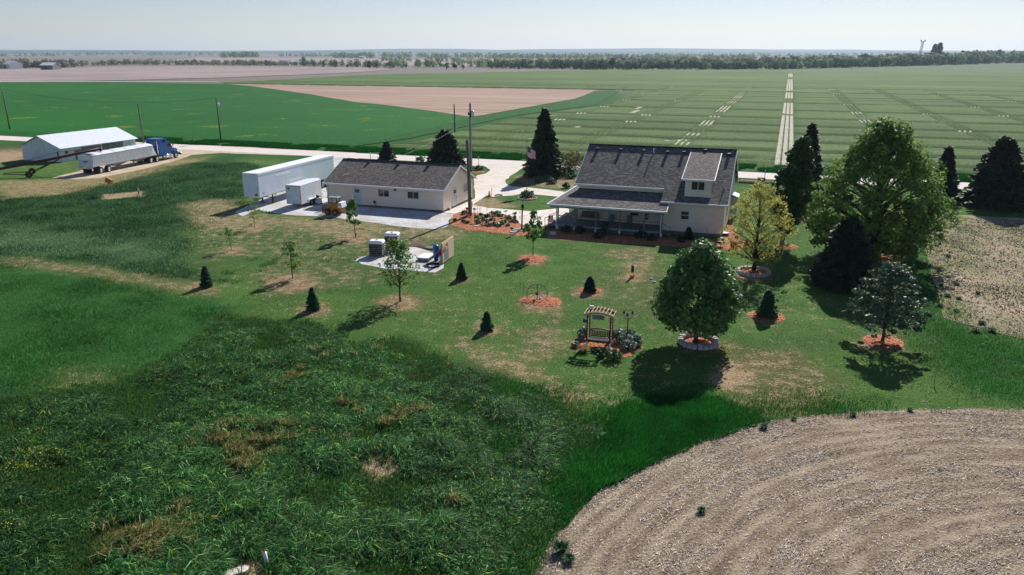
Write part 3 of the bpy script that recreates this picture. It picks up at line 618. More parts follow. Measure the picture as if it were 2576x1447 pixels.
GPL = Z((2335, 545), (2400, 540), (2576, 550), (2900, 570), (3100, 900), (2700, 880), (2576, 856), (2480, 828), (2375, 800), (2350, 700), (2325, 610))
sheet('garden_plot', m, GPL, .0, rag=.25, step=.8)

# ------------------------------------------------------------------ grass blades
def blades(name, x, y, h, wd, col, m, lean=.5, seg=2, z0=0.0, wind=(0.25, -.1), bunch=None):
    n = len(x); a = rng.random(n) * 2 * math.pi
    d = np.c_[np.cos(a), np.sin(a)] if bunch is None else unit(bunch + .35 * rng.normal(size=(n, 2)))
    s = np.c_[-d[:, 1], d[:, 0]]
    rot = rng.random(n) * 6.28; s = np.c_[np.cos(rot), np.sin(rot)]
    ln = lean * (.4 + .9 * rng.random(n)); off = d * (ln * h)[:, None] + np.array(wind) * h[:, None]
    b = np.c_[x, y, np.full(n, z0)]; top = b + np.c_[off, h * np.sqrt(np.maximum(.25, 1 - ln ** 2 * .6))]
    S3 = np.c_[s, np.zeros(n)] * (wd / 2)[:, None]
    if seg == 1:
        v = np.stack([b - S3, b + S3, top], 1).reshape(-1, 3); return rawmesh(name, m, v, 3, col=col)
    mid = b + np.c_[off * .32, h * .62]
    # drooping tip
    tip = top.copy(); tip[:, 2] -= h * .12 * ln
    q = np.stack([b - S3, b + S3, mid + S3 * .85, mid - S3 * .85], 1)
    q2_ = np.stack([mid - S3 * .85, mid + S3 * .85, tip + S3 * .12, tip - S3 * .12], 1)
    v = np.stack([q, q2_], 1).reshape(-1, 3); return rawmesh(name, m, v, 4, col=np.repeat(col, 2, 0))
def sample(poly, n, wd=1.0, na=1.0, seed=5):
    p = np.array([q[:2] for q in poly]); lo = np.maximum(p.min(0), [-110, 21]); hi = np.minimum(p.max(0), [80, 128])
    x = rng.uniform(lo[0], hi[0], n); y = rng.uniform(lo[1], hi[1], n)
    k = (np.abs(x) < y * .74 + 5) & (rng.random(n) < zone_w(x, y, poly, wd, na, seed)) & (sdist(x, y, NST) < .5 * (fbm(x, y, .8, 171, 3) - .35))
    return x[k], y[k]
def dryw(x, y):                    # where taller growth is thin or dead
    s = np.zeros(len(x))
    for i, (pl, c, d, wd, na) in enumerate(ZONES):
        if d > .45: s = np.maximum(s, zone_w(x, y, pl, wd, na, 30 + i))
    return s
gmat = bladecol('grass_blades', .38, .55, .18)
def cvar(n, cols, wts, jit=.18):
    c = np.array([S(*q)[:3] for q in cols]); i = rng.choice(len(c), n, p=wts); r = c[i] * (1 + jit * rng.normal(size=(n, 1)))
    return np.clip(r, .002, 1)
# tall clumps in the foreground
cxy = sample(TALL, 44000, 1.8, 1.8, 32)
kk = rng.random(len(cxy[0])) > dryw(*cxy) * .92; cx_, cy_ = cxy[0][kk], cxy[1][kk]
big = fbm(cx_, cy_, 2.2, 91, 3) - .10 * np.clip((cx_ + 8) / 8, 0, 1) * np.clip((36 - cy_) / 6, 0, 1); keep = big > .35; cx_, cy_, big = cx_[keep], cy_[keep], big[keep]
cx_, cy_, big = cx_[:16500], cy_[:16500], big[:16500]
nb = 36; n = len(cx_) * nb
ci = np.repeat(np.arange(len(cx_)), nb)
ang = rng.random(n) * 6.283; rr = np.sqrt(rng.random(n)) * .15
x = cx_[ci] + rr * np.cos(ang); y = cy_[ci] + rr * np.sin(ang)
hc = (.15 + 1.15 * np.clip(big - .36, 0, .4)) * (.6 + .75 * rng.random(len(cx_)))
sdt = np.clip((sdist(cx_, cy_, TALL) + 1.0) / 4, .3, 1); h = (hc * sdt)[ci] * (.6 + .6 * rng.random(n)); wd_ = np.full(n, .034) * (.6 + .8 * rng.random(n))
tone = fbm(cx_, cy_, 6, 95, 2)[ci][:, None]; ctn = rng.random(len(cx_))[ci][:, None]
col = cvar(n, [(44, 90, 46), (28, 66, 34), (84, 126, 76), (146, 180, 124)], [.40, .26, .22, .12])  # palest colour paints highlight flecks on some blades
col = col * (.5 + 1.0 * tone) * (.45 + 1.1 * ctn); yl = (rng.random(len(cx_)) < .10)[ci][:, None]; col = np.where(yl, col * [1.9, 1.35, .7], col)
blades('tall_grass', x, y, h, wd_ * .85, col * [1.08, 1.2, .96], gmat, .95, 2, -.02, (.18, -.12), np.c_[np.cos(ang), np.sin(ang)])['kind'] = 'stuff'
# fill of shorter grass between the clumps
x, y = sample(TALL, 380000, 1.8, 1.8, 32); kk = rng.random(len(x)) > dryw(x, y) * .8; x, y = x[kk], y[kk]; n = len(x)
blades('meadow_grass', x, y, .10 + .20 * rng.random(n), np.full(n, .034), cvar(n, [(60, 108, 50), (46, 88, 40), (112, 132, 66)], [.5, .3, .2]) * (.7 + .6 * fbm(x, y, 3, 97)[:, None]), gmat, .5, 1, -.02)['kind'] = 'stuff'
# lush bright patch
LUSH2 = Z((1180, 930), (1500, 1030), (1600, 985), (1760, 985), (2050, 1020), (2250, 1018), (2050, 1046), (1870, 1080), (1500, 1245), (1420, 1320), (1330, 1447), (1150, 1447), (1200, 1200))
for pl, nn, hb, cs in ((LUSH2, 130000, .20, [(26, 94, 34), (20, 74, 26), (60, 122, 50)]), (LUSH, 170000, .22, [(28, 100, 34), (20, 78, 26), (62, 128, 50)]), (RLUSH, 150000, .15, [(46, 108, 42), (34, 84, 34), (86, 132, 66)])):
    x, y = sample(pl, nn, 3.2, 2.2, 33); n = len(x); fl_ = fbm(x, y, 1.6, 181, 4)
    blades('lush_grass', x, y, hb * (.5 + .7 * rng.random(n)) * (.3 + 1.5 * fl_), np.full(n, .03), cvar(n, cs, [.5, .3, .2]) * (.45 + 1.1 * fl_)[:, None] * np.where(rng.random(n) < .07, 1.9, 1.0)[:, None], gmat, .4, 1, -.02)['kind'] = 'stuff'
# hay strip and upper meadow, coarser with distance
for pl, nn, hb, ww, cs, sc_n, wts in ((HAY, 230000, .22, .035, [(58, 118, 50), (42, 94, 40), (112, 154, 88)], 3, [.5, .34, .16]),
                             (MEAD, 360000, .26, .05, [(54, 98, 52), (38, 78, 42), (124, 152, 112)], 3, [.5, .35, .15])):
    x, y = sample(pl, nn, 2, 2, 34); f = fbm(x, y, sc_n, 99, 4); kk = (rng.random(len(x)) > dryw(x, y) * .85) & (f > .22); x, y, f = x[kk], y[kk], f[kk]; n = len(x)
    blades('meadow_grass', x, y, hb * (.38 + 3.2 * np.clip(f - .40, 0, .4)) * (.6 + .8 * rng.random(n)), np.full(n, ww), (lambda c_, w_: c_ * (1 - w_) + w_ * c_ * [2.0, 1.6, 1.9])(cvar(n, cs, wts), .9 * zone_w(x, y, Z((-300, 570), (0, 580), (200, 575), (330, 590), (470, 605), (480, 640), (330, 655), (0, 640), (-300, 630)), 4, 4, 44)[:, None]) * (.55 + .9 * fbm(x, y, 2.5, 101, 4)[:, None]), gmat, .7, 1, -.02)['kind'] = 'stuff'
# lawn nap with clumps
x = rng.uniform(-70, 62, 900000); y = rng.uniform(30, 112, 900000)
kk = np.abs(x) < y * .74 + 4; x, y = x[kk], y[kk]
ex = np.zeros(len(x))
for pl in (TALL, HAY, MEAD, LUSH, NST, GPL, pad, pk): ex = np.maximum(ex, (sdist(x, y, pl) > 0) * 1.0)
for o in bpy.data.objects:
    if o.name.split('.')[0] in ('mulch_bed', 'mulch_ring', 'driveway', 'patio', 'gravel_pad', 'road') and o.type == 'MESH' and len(o.data.vertices) < 3000:
        vv = [(p.co.x, p.co.y) for p in o.data.vertices]
        if o.name.startswith('mulch'): vv = vv[:(len(vv) - 1) // 5]
        ex = np.maximum(ex, (sdist(x, y, vv) > -.1) * 1.0)
hu = (x * U.x + y * U.y); hv = (x * V.x + y * V.y)
ex = np.maximum(ex, ((hu > -53) & (hu < -36) & (hv > 79) & (hv < 89)) * 1.0); ex = np.maximum(ex, ((hu > -23) & (hu < -4.5) & (hv > 75) & (hv < 92)) * 1.0)
f = fbm(x, y, 1.4, 111, 4); leftish = np.clip((-x - 8) / 14, 0, 1) * np.clip((y - 52) / 10, 0, 1)
thr_ = .44 + .10 * leftish + .25 * dryw(x, y)
kk = (ex < .5) & (f > thr_); x, y, f, leftish, th2 = x[kk], y[kk], f[kk], leftish[kk], thr_[kk]
kk = rng.random(len(x)) < .62; x, y, f, leftish = x[kk], y[kk], f[kk], leftish[kk]; n = len(x)
hl = (.05 + .05 * rng.random(n)) * (1 + 2.4 * leftish)
blades('lawn_grass', x, y, hl, np.full(n, .035) + .03 * leftish, cvar(n, [(62, 116, 46), (46, 92, 38), (104, 132, 62)], [.5, .3, .2]) * (.8 + .45 * fbm(x, y, 8, 113)[:, None]), gmat, .8, 1, -.015)['kind'] = 'stuff'
# dead weeds and yellow blossom among the tall grass
def scat(px, sx, sy, n): 
    g = at(*px); return g.x + rng.normal(size=n) * sx, g.y + rng.normal(size=n) * sy
xs_, ys_ = [], []
for px, sx, sy, n in (((580, 1100), 1.3, .8, 16), ((650, 1090), 1.2, .6, 9), ((620, 1150), .7, 1.0, 14), ((660, 1075), .5, .3, 5), ((1010, 1045), .9, .35, 8), ((985, 1060), .4, .5, 4), ((360, 1345), .9, .5, 12), ((350, 1390), .6, .4, 7), ((700, 960), 1.4, .6, 7), ((860, 1010), .8, .5, 5), ((780, 1080), 1.5, .8, 6), ((1140, 1265), .25, .1, 2), ((500, 1300), 2, 1, 6), ((800, 900), 2, 1, 5)):
    ca_, cb_ = scat(px, sx, sy, n)
    for q_ in range(n):
        k_ = rng.integers(20, 75); s_ = rng.uniform(.08, .22); xs_.append(ca_[q_] + rng.normal(size=k_) * s_); ys_.append(cb_[q_] + rng.normal(size=k_) * s_)
x, y = np.concatenate(xs_), np.concatenate(ys_); n = len(x)
blades('dead_weeds', x, y, .35 + .35 * rng.random(n), np.full(n, .035), cvar(n, [(164, 148, 96), (122, 112, 66), (196, 180, 134), (96, 118, 56)], [.26, .2, .14, .4]), gmat, .7, 2, -.02)['kind'] = 'stuff'
xs_, ys_ = [], []
for px, sx, sy, n in (((60, 1195), .8, .3, 130), ((105, 1155), .7, .3, 110), ((20, 1350), .5, .2, 60), ((90, 1105), .4, .15, 20)):
    a_, b_ = scat(px, sx, sy, n); xs_.append(a_); ys_.append(b_)
x, y = np.concatenate(xs_), np.concatenate(ys_); n = len(x); z = .35 + .25 * rng.random(n)
A_ = unit(rng.normal(size=(n, 3)) * [1, 1, .3]) * .02; B_ = unit(np.cross(A_, rng.normal(size=(n, 3)))) * .02
my = leafmat('yellow_blossom', (.62, .55, .03, 1), (.4, .38, .03, 1), .3)
quadmesh('yellow_blossom', my, np.c_[x, y, z], A_, B_, rng.random(n))['kind'] = 'stuff'
# corn residue lying on the near stubble, mostly along the curved rows
n = 250000; x = rng.uniform(-1, 36, n); y = rng.uniform(20, 37.5, n); r_ = np.hypot(x - STC.x, y - STC.y)
kk = (sdist(x, y, NST) > -.1) & (x < y * .72 + 3) & (rng.random(n) < .12 + 1.5 * np.clip(fbm(r_ * 2.2, np.arctan2(y - STC.y, x - STC.x) * 9, 1.6, 120) - .38, 0, 1) + .06 * np.sin(r_ * 8.27))
x, y, r_ = x[kk], y[kk], r_[kk]; n = len(x)
th = np.arctan2(y - STC.y, x - STC.x) + math.pi / 2 + rng.normal(size=n) * .5
L_ = .018 + .085 * rng.random(n) ** 3 + .08 * (rng.random(n) > .99); t_ = .005 + .008 * rng.random(n)
A_ = np.c_[np.cos(th), np.sin(th), .25 * rng.normal(size=n)] * L_[:, None]; B_ = np.c_[-np.sin(th), np.cos(th), .5 * rng.normal(size=n)] * t_[:, None]
ms_ = leafmat('corn_residue', S(248, 238, 222), S(104, 86, 70), 0.05, .85, .15)
quadmesh('corn_residue', ms_, np.c_[x, y, .012 + .03 * rng.random(n)], A_, B_, rng.random(n))['kind'] = 'stuff'
n = 110000; x = rng.uniform(24, 62, n); y = rng.uniform(38, 84, n); kk = (sdist(x, y, GPL) > 0) & (x < y * .74 + 3) & (rng.random(n) < .25 + 1.2 * np.clip(fbm(x + .15 * y, y * .2, 1.1, 191, 3) - .35, 0, 1)); x, y = x[kk], y[kk]; n = len(x)
th = rng.random(n) * 6.28; L_ = .03 + .06 * rng.random(n) ** 2; A_ = np.c_[np.cos(th), np.sin(th), .35 * rng.normal(size=n)] * L_[:, None]; B_ = np.c_[-np.sin(th), np.cos(th), .6 * rng.normal(size=n)] * (L_ * .5)[:, None]
quadmesh('soil_clods', leafmat('clod_soil', S(222, 204, 180), S(84, 76, 54), 0, .95, .1), np.c_[x, y, .02 + .03 * rng.random(n)], A_, B_, rng.random(n))['kind'] = 'stuff'
# small weeds on garden plot and edges
x = rng.uniform(24, 60, 90000); y = rng.uniform(38, 82, 90000); f = fbm(x, y, 2.2, 131, 4)
kk = (sdist(x, y, GPL) > .2) & ((f > .55) | (rng.random(len(x)) < .20)) & (x < y * .74 + 3); x, y = x[kk], y[kk]; n = len(x)
blades('garden_weeds', x, y, .06 + .10 * rng.random(n) ** 2, np.full(n, .06), cvar(n, [(84, 104, 56), (60, 88, 44), (110, 118, 70)], [.5, .3, .2]), gmat, .8, 1, 0)['kind'] = 'stuff'
x = rng.uniform(0, 36, 26000); y = rng.uniform(22, 37, 26000); s_ = sdist(x, y, NST); f = fbm(x, y, .9, 141, 3)
kk = (s_ > -.3) & (s_ < .7 * f + .1) & (f > .5); x, y = x[kk], y[kk]; n = len(x)
blades('edge_grass', x, y, .10 + .14 * rng.random(n), np.full(n, .03), cvar(n, [(30, 86, 34), (22, 64, 26), (80, 116, 64)], [.5, .3, .2]), gmat, .6, 1, 0)['kind'] = 'stuff'
# rough grass on the verges beyond the road
n = 150000; u_ = rng.uniform(-150, 70, n); v_ = rng.uniform(124.6, 131.5, n); P_ = np.c_[u_ * U.x + v_ * V.x, u_ * U.y + v_ * V.y]
f = fbm(P_[:, 0], P_[:, 1], 3, 151, 3); kk = f > .4; n = kk.sum()
blades('verge_grass', P_[kk, 0], P_[kk, 1], .25 + .35 * rng.random(n), np.full(n, .12), cvar(n, [(20, 92, 22), (14, 66, 18), (48, 122, 40)], [.5, .35, .15]), gmat, .5, 1, 0)['kind'] = 'stuff'

# ------------------------------------------------------------------ trees
LM = {
 'maple': leafmat('maple_leaves', (.20, .38, .09, 1), (.02, .075, .018, 1), .32, .5, .3),
 'fresh': leafmat('fresh_leaves', (.22, .36, .07, 1), (.07, .16, .035, 1), .4, .55, .25),
 'big': leafmat('shade_tree_leaves', (.26, .40, .075, 1), (.04, .11, .022, 1), .45, .6, .2),
 'yellow': leafmat('young_yellow_leaves', (.66, .64, .16, 1), (.26, .27, .06, 1), .45, .6, .2),
 'bluish': leafmat('dark_bluish_leaves', (.11, .19, .11, 1), (.02, .05, .025, 1), .25, .5, .3),
 'dark': leafmat('dark_leaves', (.06, .15, .035, 1), (.01, .035, .01, 1), .25, .5, .3),
 'spruce': leafmat('spruce_needles', (.034, .07, .03, 1), (.008, .02, .009, 1), .1, .6, .2),
 'bspruce': leafmat('blue_spruce_needles', (.05, .085, .065, 1), (.016, .032, .026, 1), .1, .6, .2),
 'brown': leafmat('browned_needles', (.07, .045, .02, 1), (.022, .026, .012, 1), .1, .6, .2),
 'gspruce': leafmat('green_spruce_needles', (.06, .18, .06, 1), (.01, .04, .015, 1), .12, .55, .25),
 'silver': leafmat('silvery_leaves', (.32, .40, .32, 1), (.06, .11, .06, 1), .2, .45, .4),
 'plant': leafmat('garden_leaves', (.10, .22, .06, 1), (.02, .075, .02, 1), .3, .4, .5),
 'orangebush': leafmat('yellow_bush_leaves', (.26, .22, .05, 1), (.09, .09, .03, 1), .35, .5, .3),
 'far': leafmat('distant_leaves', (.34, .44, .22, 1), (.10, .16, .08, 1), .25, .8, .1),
}
def clumps(cen, rad, n_per, size, seed=0, up=.5, flat=1.0):
    """leaf quads on the shells of leaf clumps"""
    g = np.random.default_rng(seed); K = len(cen); n = K * n_per; ci = np.repeat(np.arange(K), n_per)
    d = unit(g.normal(size=(n, 3))); d[:, 2] = np.abs(d[:, 2]) * (1 - .0) * np.where(g.random(n) < .25, -1, 1)
    r = rad[ci] * (.55 + .5 * g.random(n)); c = cen[ci] + d * r[:, None] * [1, 1, flat]
    nrm = unit(d + [0, 0, up] + .7 * g.normal(size=(n, 3)))
    A = unit(np.cross(nrm, g.normal(size=(n, 3)))); B = np.cross(nrm, A)
    s = size * (.45 + 1.2 * g.random(n) ** 2)
    return c, A * s[:, None] * .5, B * (s * .38)[:, None], np.clip(.5 + .28 * g.normal(size=n) + .25 * (g.random(K)[ci] - .5), 0, 1)
def limbs(mb, base, top, cen, r0, n_limbs, seed, start=.3, bend=.25, n=6):
    g = random.Random(seed); base, top = Vector(base), Vector(top)
    pts = [base.lerp(top, t) + Vector((g.uniform(-1, 1), g.uniform(-1, 1), 0)) * r0 * .6 * (t > 0) * (t < 1) for t in (0, .15, .35, .55, .75, 1)]
    mb.tube(pts, [r0 * 1.25, r0, r0 * .85, r0 * .62, r0 * .38, r0 * .1], n)
    for c in g.sample(list(range(len(cen))), min(n_limbs, len(cen))):
        e = Vector(cen[c]); hfrac = max(start, min(.92, (e.z - base.z) / max(.1, (top - base).z) - g.uniform(.12, .3)))
        s_ = base.lerp(top, hfrac); L = (e - s_).length; mid = s_.lerp(e, .5) + Vector((0, 0, bend * L * g.uniform(-.1, .5)))
        rb = max(.012, r0 * (1 - hfrac) * .55); mb.tube([s_, mid, e], [rb, rb * .6, rb * .18], 4, False)
def decid(label, cat, px, top, halfw, leafm, prof, nclump, nper, size, bark, trunk_r, crown0, seed, group=None, crad=.2, lmb=25, flat=1.0, lean=(0, 0), bias=.55, name='tree', squash=1.0, h=None, loc=None):
    g = np.random.default_rng(seed); b = loc or at(*px); Hh = h or hgt(px, top); s = (Vector((b.x, b.y, 0)) - Vector((0, 0, H))).length / F
    Rw = halfw * s if not h else halfw
    t = g.random(nclump); z = crown0 + (1 - crown0) * t
    rr = np.interp(t, [q[0] for q in prof], [q[1] for q in prof])
    ra = Rw * rr * g.random(nclump) ** (1 - bias) ; an = g.random(nclump) * 6.283
    irr = 1 + .09 * np.sin(an * 2 + seed) + .08 * np.sin(an * 3 + seed * 2)
    ra = np.maximum(0, ra * irr - crad * Rw * .3)
    cen = np.c_[ra * np.cos(an) + lean[0] * z * Hh, ra * np.sin(an) * squash + lean[1] * z * Hh, z * Hh * .95]
    rad = crad * Rw * (.4 + 1.1 * g.random(nclump))
    r = root(name, (b.x, b.y, 0), 0, label, cat, group)
    C_, A_, B_, v_ = clumps(cen, rad, nper, size, seed, .5, flat)
    k = C_[:, 2] > .08; quadmesh('crown', LM[leafm], C_[k], A_[k], B_[k], v_[k], r)
    mb = MB(); limbs(mb, (0, 0, -.05), (lean[0] * Hh * .9, lean[1] * Hh * .9, Hh * .88), cen, trunk_r, lmb, seed, crown0 * .9); mb.build('trunk', M[bark], r, True)
    return r
def conifer(label, px, top, halfw, leafm, seed, group=None, dens=1.0, pw=.9, name='spruce_tree', loc=None, h=None, rw=None, low=.03, tipm=None, size=None, droop=.25, cat='tree'):
    g = np.random.default_rng(seed); b = loc or at(*px); Hh = h or hgt(px, top); s = (Vector((b.x, b.y, 0)) - Vector((0, 0, H))).length / F
    Rw = rw or halfw * s
    nb = int(dens * 260); t = np.sort(g.random(nb) ** 1.25); z = low * Hh + (1 - low) * Hh * t
    rr = Rw * (1 - t) ** pw * (.66 + .46 * g.random(nb)) * np.where(t < .08, .9, 1) + .02 * Hh; an = np.arange(nb) * 2.39996 + g.normal(size=nb) * .3
    sp = 26; n = nb * sp; bi = np.repeat(np.arange(nb), sp); q = g.random(n) ** .6
    dirx, diry = np.cos(an)[bi], np.sin(an)[bi]
    rad_ = rr[bi] * q; fan = (g.random(n) - .5) * .55 * rr[bi] * (1.1 - q) + g.normal(size=n) * .02 * Rw
    C_ = np.c_[dirx * rad_ - diry * fan, diry * rad_ + dirx * fan, z[bi] + Hh * .05 * q - droop * rad_ * q * .9 + g.normal(size=n) * .012 * Hh]
    sz = (size or (.055 * Rw + .045 * (Rw ** .5))) * (.6 + .8 * g.random(n))
    A_ = unit(np.c_[dirx + .8 * g.normal(size=n) * .6, diry + .8 * g.normal(size=n) * .6, .3 * g.normal(size=n) - .1]); B_ = unit(np.cross(A_, g.normal(size=(n, 3)) * .5 + [0, 0, 1]))
    k = C_[:, 2] > .03
    r = root(name, (b.x, b.y, 0), 0, label, cat, group)
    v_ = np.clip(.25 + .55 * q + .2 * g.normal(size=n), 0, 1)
    if tipm:
        w_ = k & (t[bi] > .62) & (g.random(n) < .75); k2 = k & ~w_
        quadmesh('crown', LM[leafm], C_[k2], A_[k2] * sz[k2, None] * 1.3, B_[k2] * sz[k2, None] * .42, v_[k2], r)
        o = quadmesh('browned_top', LM[tipm], C_[w_], A_[w_] * sz[w_, None] * 1.3, B_[w_] * sz[w_, None] * .42, v_[w_], r); o['label'] = 'brown dying upper branches'
    else: quadmesh('crown', LM[leafm], C_[k], A_[k] * sz[k, None] * 1.3, B_[k] * sz[k, None] * .42, v_[k], r)
    mb = MB(); mb.tube([(0, 0, -.05), (0, 0, Hh * .5), (0, 0, Hh * .97)], [.035 * Rw + .02 * Hh, .015 * Hh, .004 * Hh], 7); mb.build('trunk', M['darkbark'], r, True)
    return r
GC = 'evergreens around the farmyard'
conifer('tall dark spruce beside the flagpole with shadow on the drive', c3(985, 672), c3(1000, 145), 50, 'spruce', 11, GC, 1.7, .85)
conifer('broad rounded dark spruce behind the garage roof', c3(172, 610), c3(178, 308), 53, 'spruce', 12, GC, 1.5, .6)
conifer('small bluish open pine behind the garage ridge', c2(1755, 600), c2(1742, 408), 26, 'bspruce', 13, GC, .8, .55)
conifer('spruce with browned top behind the dark upright tree', c5(650, 850), c5(640, 232), 44, 'spruce', 14, GC, 1.4, .8, tipm='brown')
conifer('dark spruce right behind the big shade tree', c5(1780, 850), c5(1765, 415), 37, 'spruce', 15, GC, 1.2, .75, tipm='brown')
conifer('wide dark spruce at the right edge above the garden plot', c5(2225, 885), c5(2280, 345), 66, 'spruce', 16, GC, 1.8, .62, tipm='brown')
conifer('dark spruce cut off by the right picture edge', c5(2640, 880), c5(2640, 480), 60, 'spruce', 17, GC, 1.4, .65)
conifer('very dark bushy spruce in front of the big shade tree', c8(1130, 285), c5(985, 1000), 72, 'spruce', 18, GC, 1.9, .62, droop=.2)
GS = 'young evergreens planted in the yard'
def small(label, px, top, hw, lm, seed, pw=.75, dens=.8): conifer(label, px, top, hw, lm, seed, GS, dens, pw, 'young_spruce', size=.06, droop=.1, low=.02)
small('leftmost young spruce, narrow, on a bare soil mound', (520, 721), (520, 673), 16, 'gspruce', 21)
small('young spruce on a bare mound below the thin sapling', (788, 780), (788, 727), 18, 'gspruce', 22)
small('young spruce beside the upright board with writing', (1161, 703), (1160, 664), 15, 'gspruce', 23)
small('bright green young spruce left of the garden swing', (1225, 831), (1224, 785), 17, 'gspruce', 24)
small('round bluish dwarf spruce on red mulch', (1484, 734), (1484, 698), 16, 'bspruce', 25, .45)
small('dense young spruce on red mulch right of the round maple', (1928, 798), (1926, 733), 28, 'gspruce', 26, .6, 1.2)
small('small dark spruce against the house wall', c4(1575, 1150), c4(1580, 1040), 14, 'spruce', 27, .7)
conifer('brown tipped juniper showing left behind the house roof', None, None, 0, 'brown', 28, None, 1.0, .5, 'juniper_bush', loc=W(-16.4, 112), h=3.0, rw=1.8, cat='bush')
conifer('wider brown tipped juniper behind the house roof', None, None, 0, 'brown', 29, None, 1.2, .5, 'juniper_bush', loc=W(-10.0, 112), h=3.1, rw=2.5, cat='bush')

decid('round dense maple with white stone ring, nearest tree', 'tree', (1750, 866), (1757, 612), 107, 'maple', [(0, .68), (.12, .98), (.3, 1), (.5, .88), (.7, .64), (.88, .36), (1, .12)], 300, 125, .15, 'bark', .13, .225, 31, crad=.175, lmb=20, bias=.8, name='maple_tree')
decid('huge spreading shade tree with drooping outer branches', 'tree', c5(1205, 1325), c5(1200, 165), 156, 'big', [(0, .85), (.15, .95), (.3, 1), (.5, .86), (.7, .64), (.85, .46), (1, .18)], 450, 120, .165, 'darkbark', .42, .10, 32, crad=.115, lmb=110, bias=.70, name='shade_tree')
decid('open tree with fresh yellow green leaves by the house corner', 'tree', (1895, 685), (1895, 452), 80, 'yellow', [(0, .6), (.15, .95), (.4, 1), (.65, .85), (.85, .55), (1, .25)], 340, 40, .095, 'darkbark', .16, .16, 33, crad=.12, lmb=60, bias=.62, name='yellow_leaved_tree')
decid('dark upright tree with leaning trunk right of the house', 'tree', c5(465, 1200), c5(570, 290), 40, 'dark', [(0, .35), (.2, .9), (.4, 1), (.65, .9), (.85, .6), (1, .15)], 260, 85, .19, 'darkbark', .16, .16, 34, crad=.24, lmb=30, bias=.75, name='upright_tree', lean=(.10, .0))
decid('layered tree with dark bluish leaves and wide shadow, at right', 'tree', c8(1450, 735), c8(1450, 95), 98, 'bluish', [(0, .7), (.2, 1), (.45, .8), (.7, .55), (.85, .35), (1, .2)], 120, 95, .11, 'bark', .09, .24, 35, crad=.17, lmb=60, flat=.38, bias=.7, name='layered_tree')
GY_ = 'young trees planted on the lawn'
def sap(label, px, top, hw, lm, seed, nc, npr, size, tr=.035, c0=.3, lmb=20, lean=(0, 0)):
    decid(label, 'tree', px, top, hw, lm, [(0, .6), (.3, 1), (.6, .75), (1, .3)], nc, npr, size, 'bark', tr, c0, seed, GY_, crad=.2, lmb=lmb, name='young_tree', lean=lean)
sap('young leafy tree in front of the stacked firewood', (1007, 758), (995, 598), 60, 'fresh', 41, 120, 26, .11, .065, .28, 60)
sap('young tree with leaning trunk in front of the skid loader', (895, 598), (882, 500), 25, 'fresh', 42, 40, 45, .13, .045, .34, 12, (-.06, 0))
sap('young tree in red mulch left of the farmhouse porch', (1341, 644), (1350, 528), 28, 'fresh', 43, 46, 42, .13, .045, .38, 14)
sap('bright sapling on a wide bare soil mound', (736, 700), (728, 606), 34, 'fresh', 44, 48, 30, .10, .04, .28, 20)
sap('thin pale sapling among the patchy grass', (584, 630), (566, 566), 22, 'fresh', 45, 22, 13, .10, .022, .35, 14, (-.12, 0))
sap('thin pale sapling left of the white trailer shadow', (641, 575), (632, 512), 18, 'fresh', 46, 20, 13, .11, .022, .4, 10)
def bush(label, p, hh_, r, lm, seed, name='bush', cat='bush', group=None, nc=26, npr=40, size=.1, stems=False):
    g = np.random.default_rng(seed); R_ = root(name, (p.x, p.y, p.z), 0, label, cat, group)
    a_ = g.random(nc) * 6.283; q = np.sqrt(g.random(nc)) * r * .8; z = hh_ * (.25 + .6 * g.random(nc)) * np.sqrt(np.maximum(.15, 1 - (q / r) ** 2))
    C_, A_, B_, v_ = clumps(np.c_[q * np.cos(a_), q * np.sin(a_), z], np.full(nc, .32 * min(r, hh_ * 1.4)), npr, size, seed)
    k = C_[:, 2] > .02; quadmesh('foliage', LM[lm], C_[k], A_[k], B_[k], v_[k], R_)
    mb = MB()
    for i in range(0, nc, 3): mb.tube([(0, 0, 0), (q[i] * .5 * math.cos(a_[i]), q[i] * .5 * math.sin(a_[i]), z[i] * .6), (q[i] * math.cos(a_[i]), q[i] * math.sin(a_[i]), z[i])], [.02 * (1 + r), .015, .006], 4, False)
    mb.build('stem', M['darkbark'], R_); return R_
bush('yellow green open shrub with bare stems beside the tall spruce', at(*c3(1210, 655)), 4.3, 2.1, 'orangebush', 51, 'yellow_shrub', 'shrub', None, 60, 40, .16)
GP = 'leafy plants in the red mulch bed'
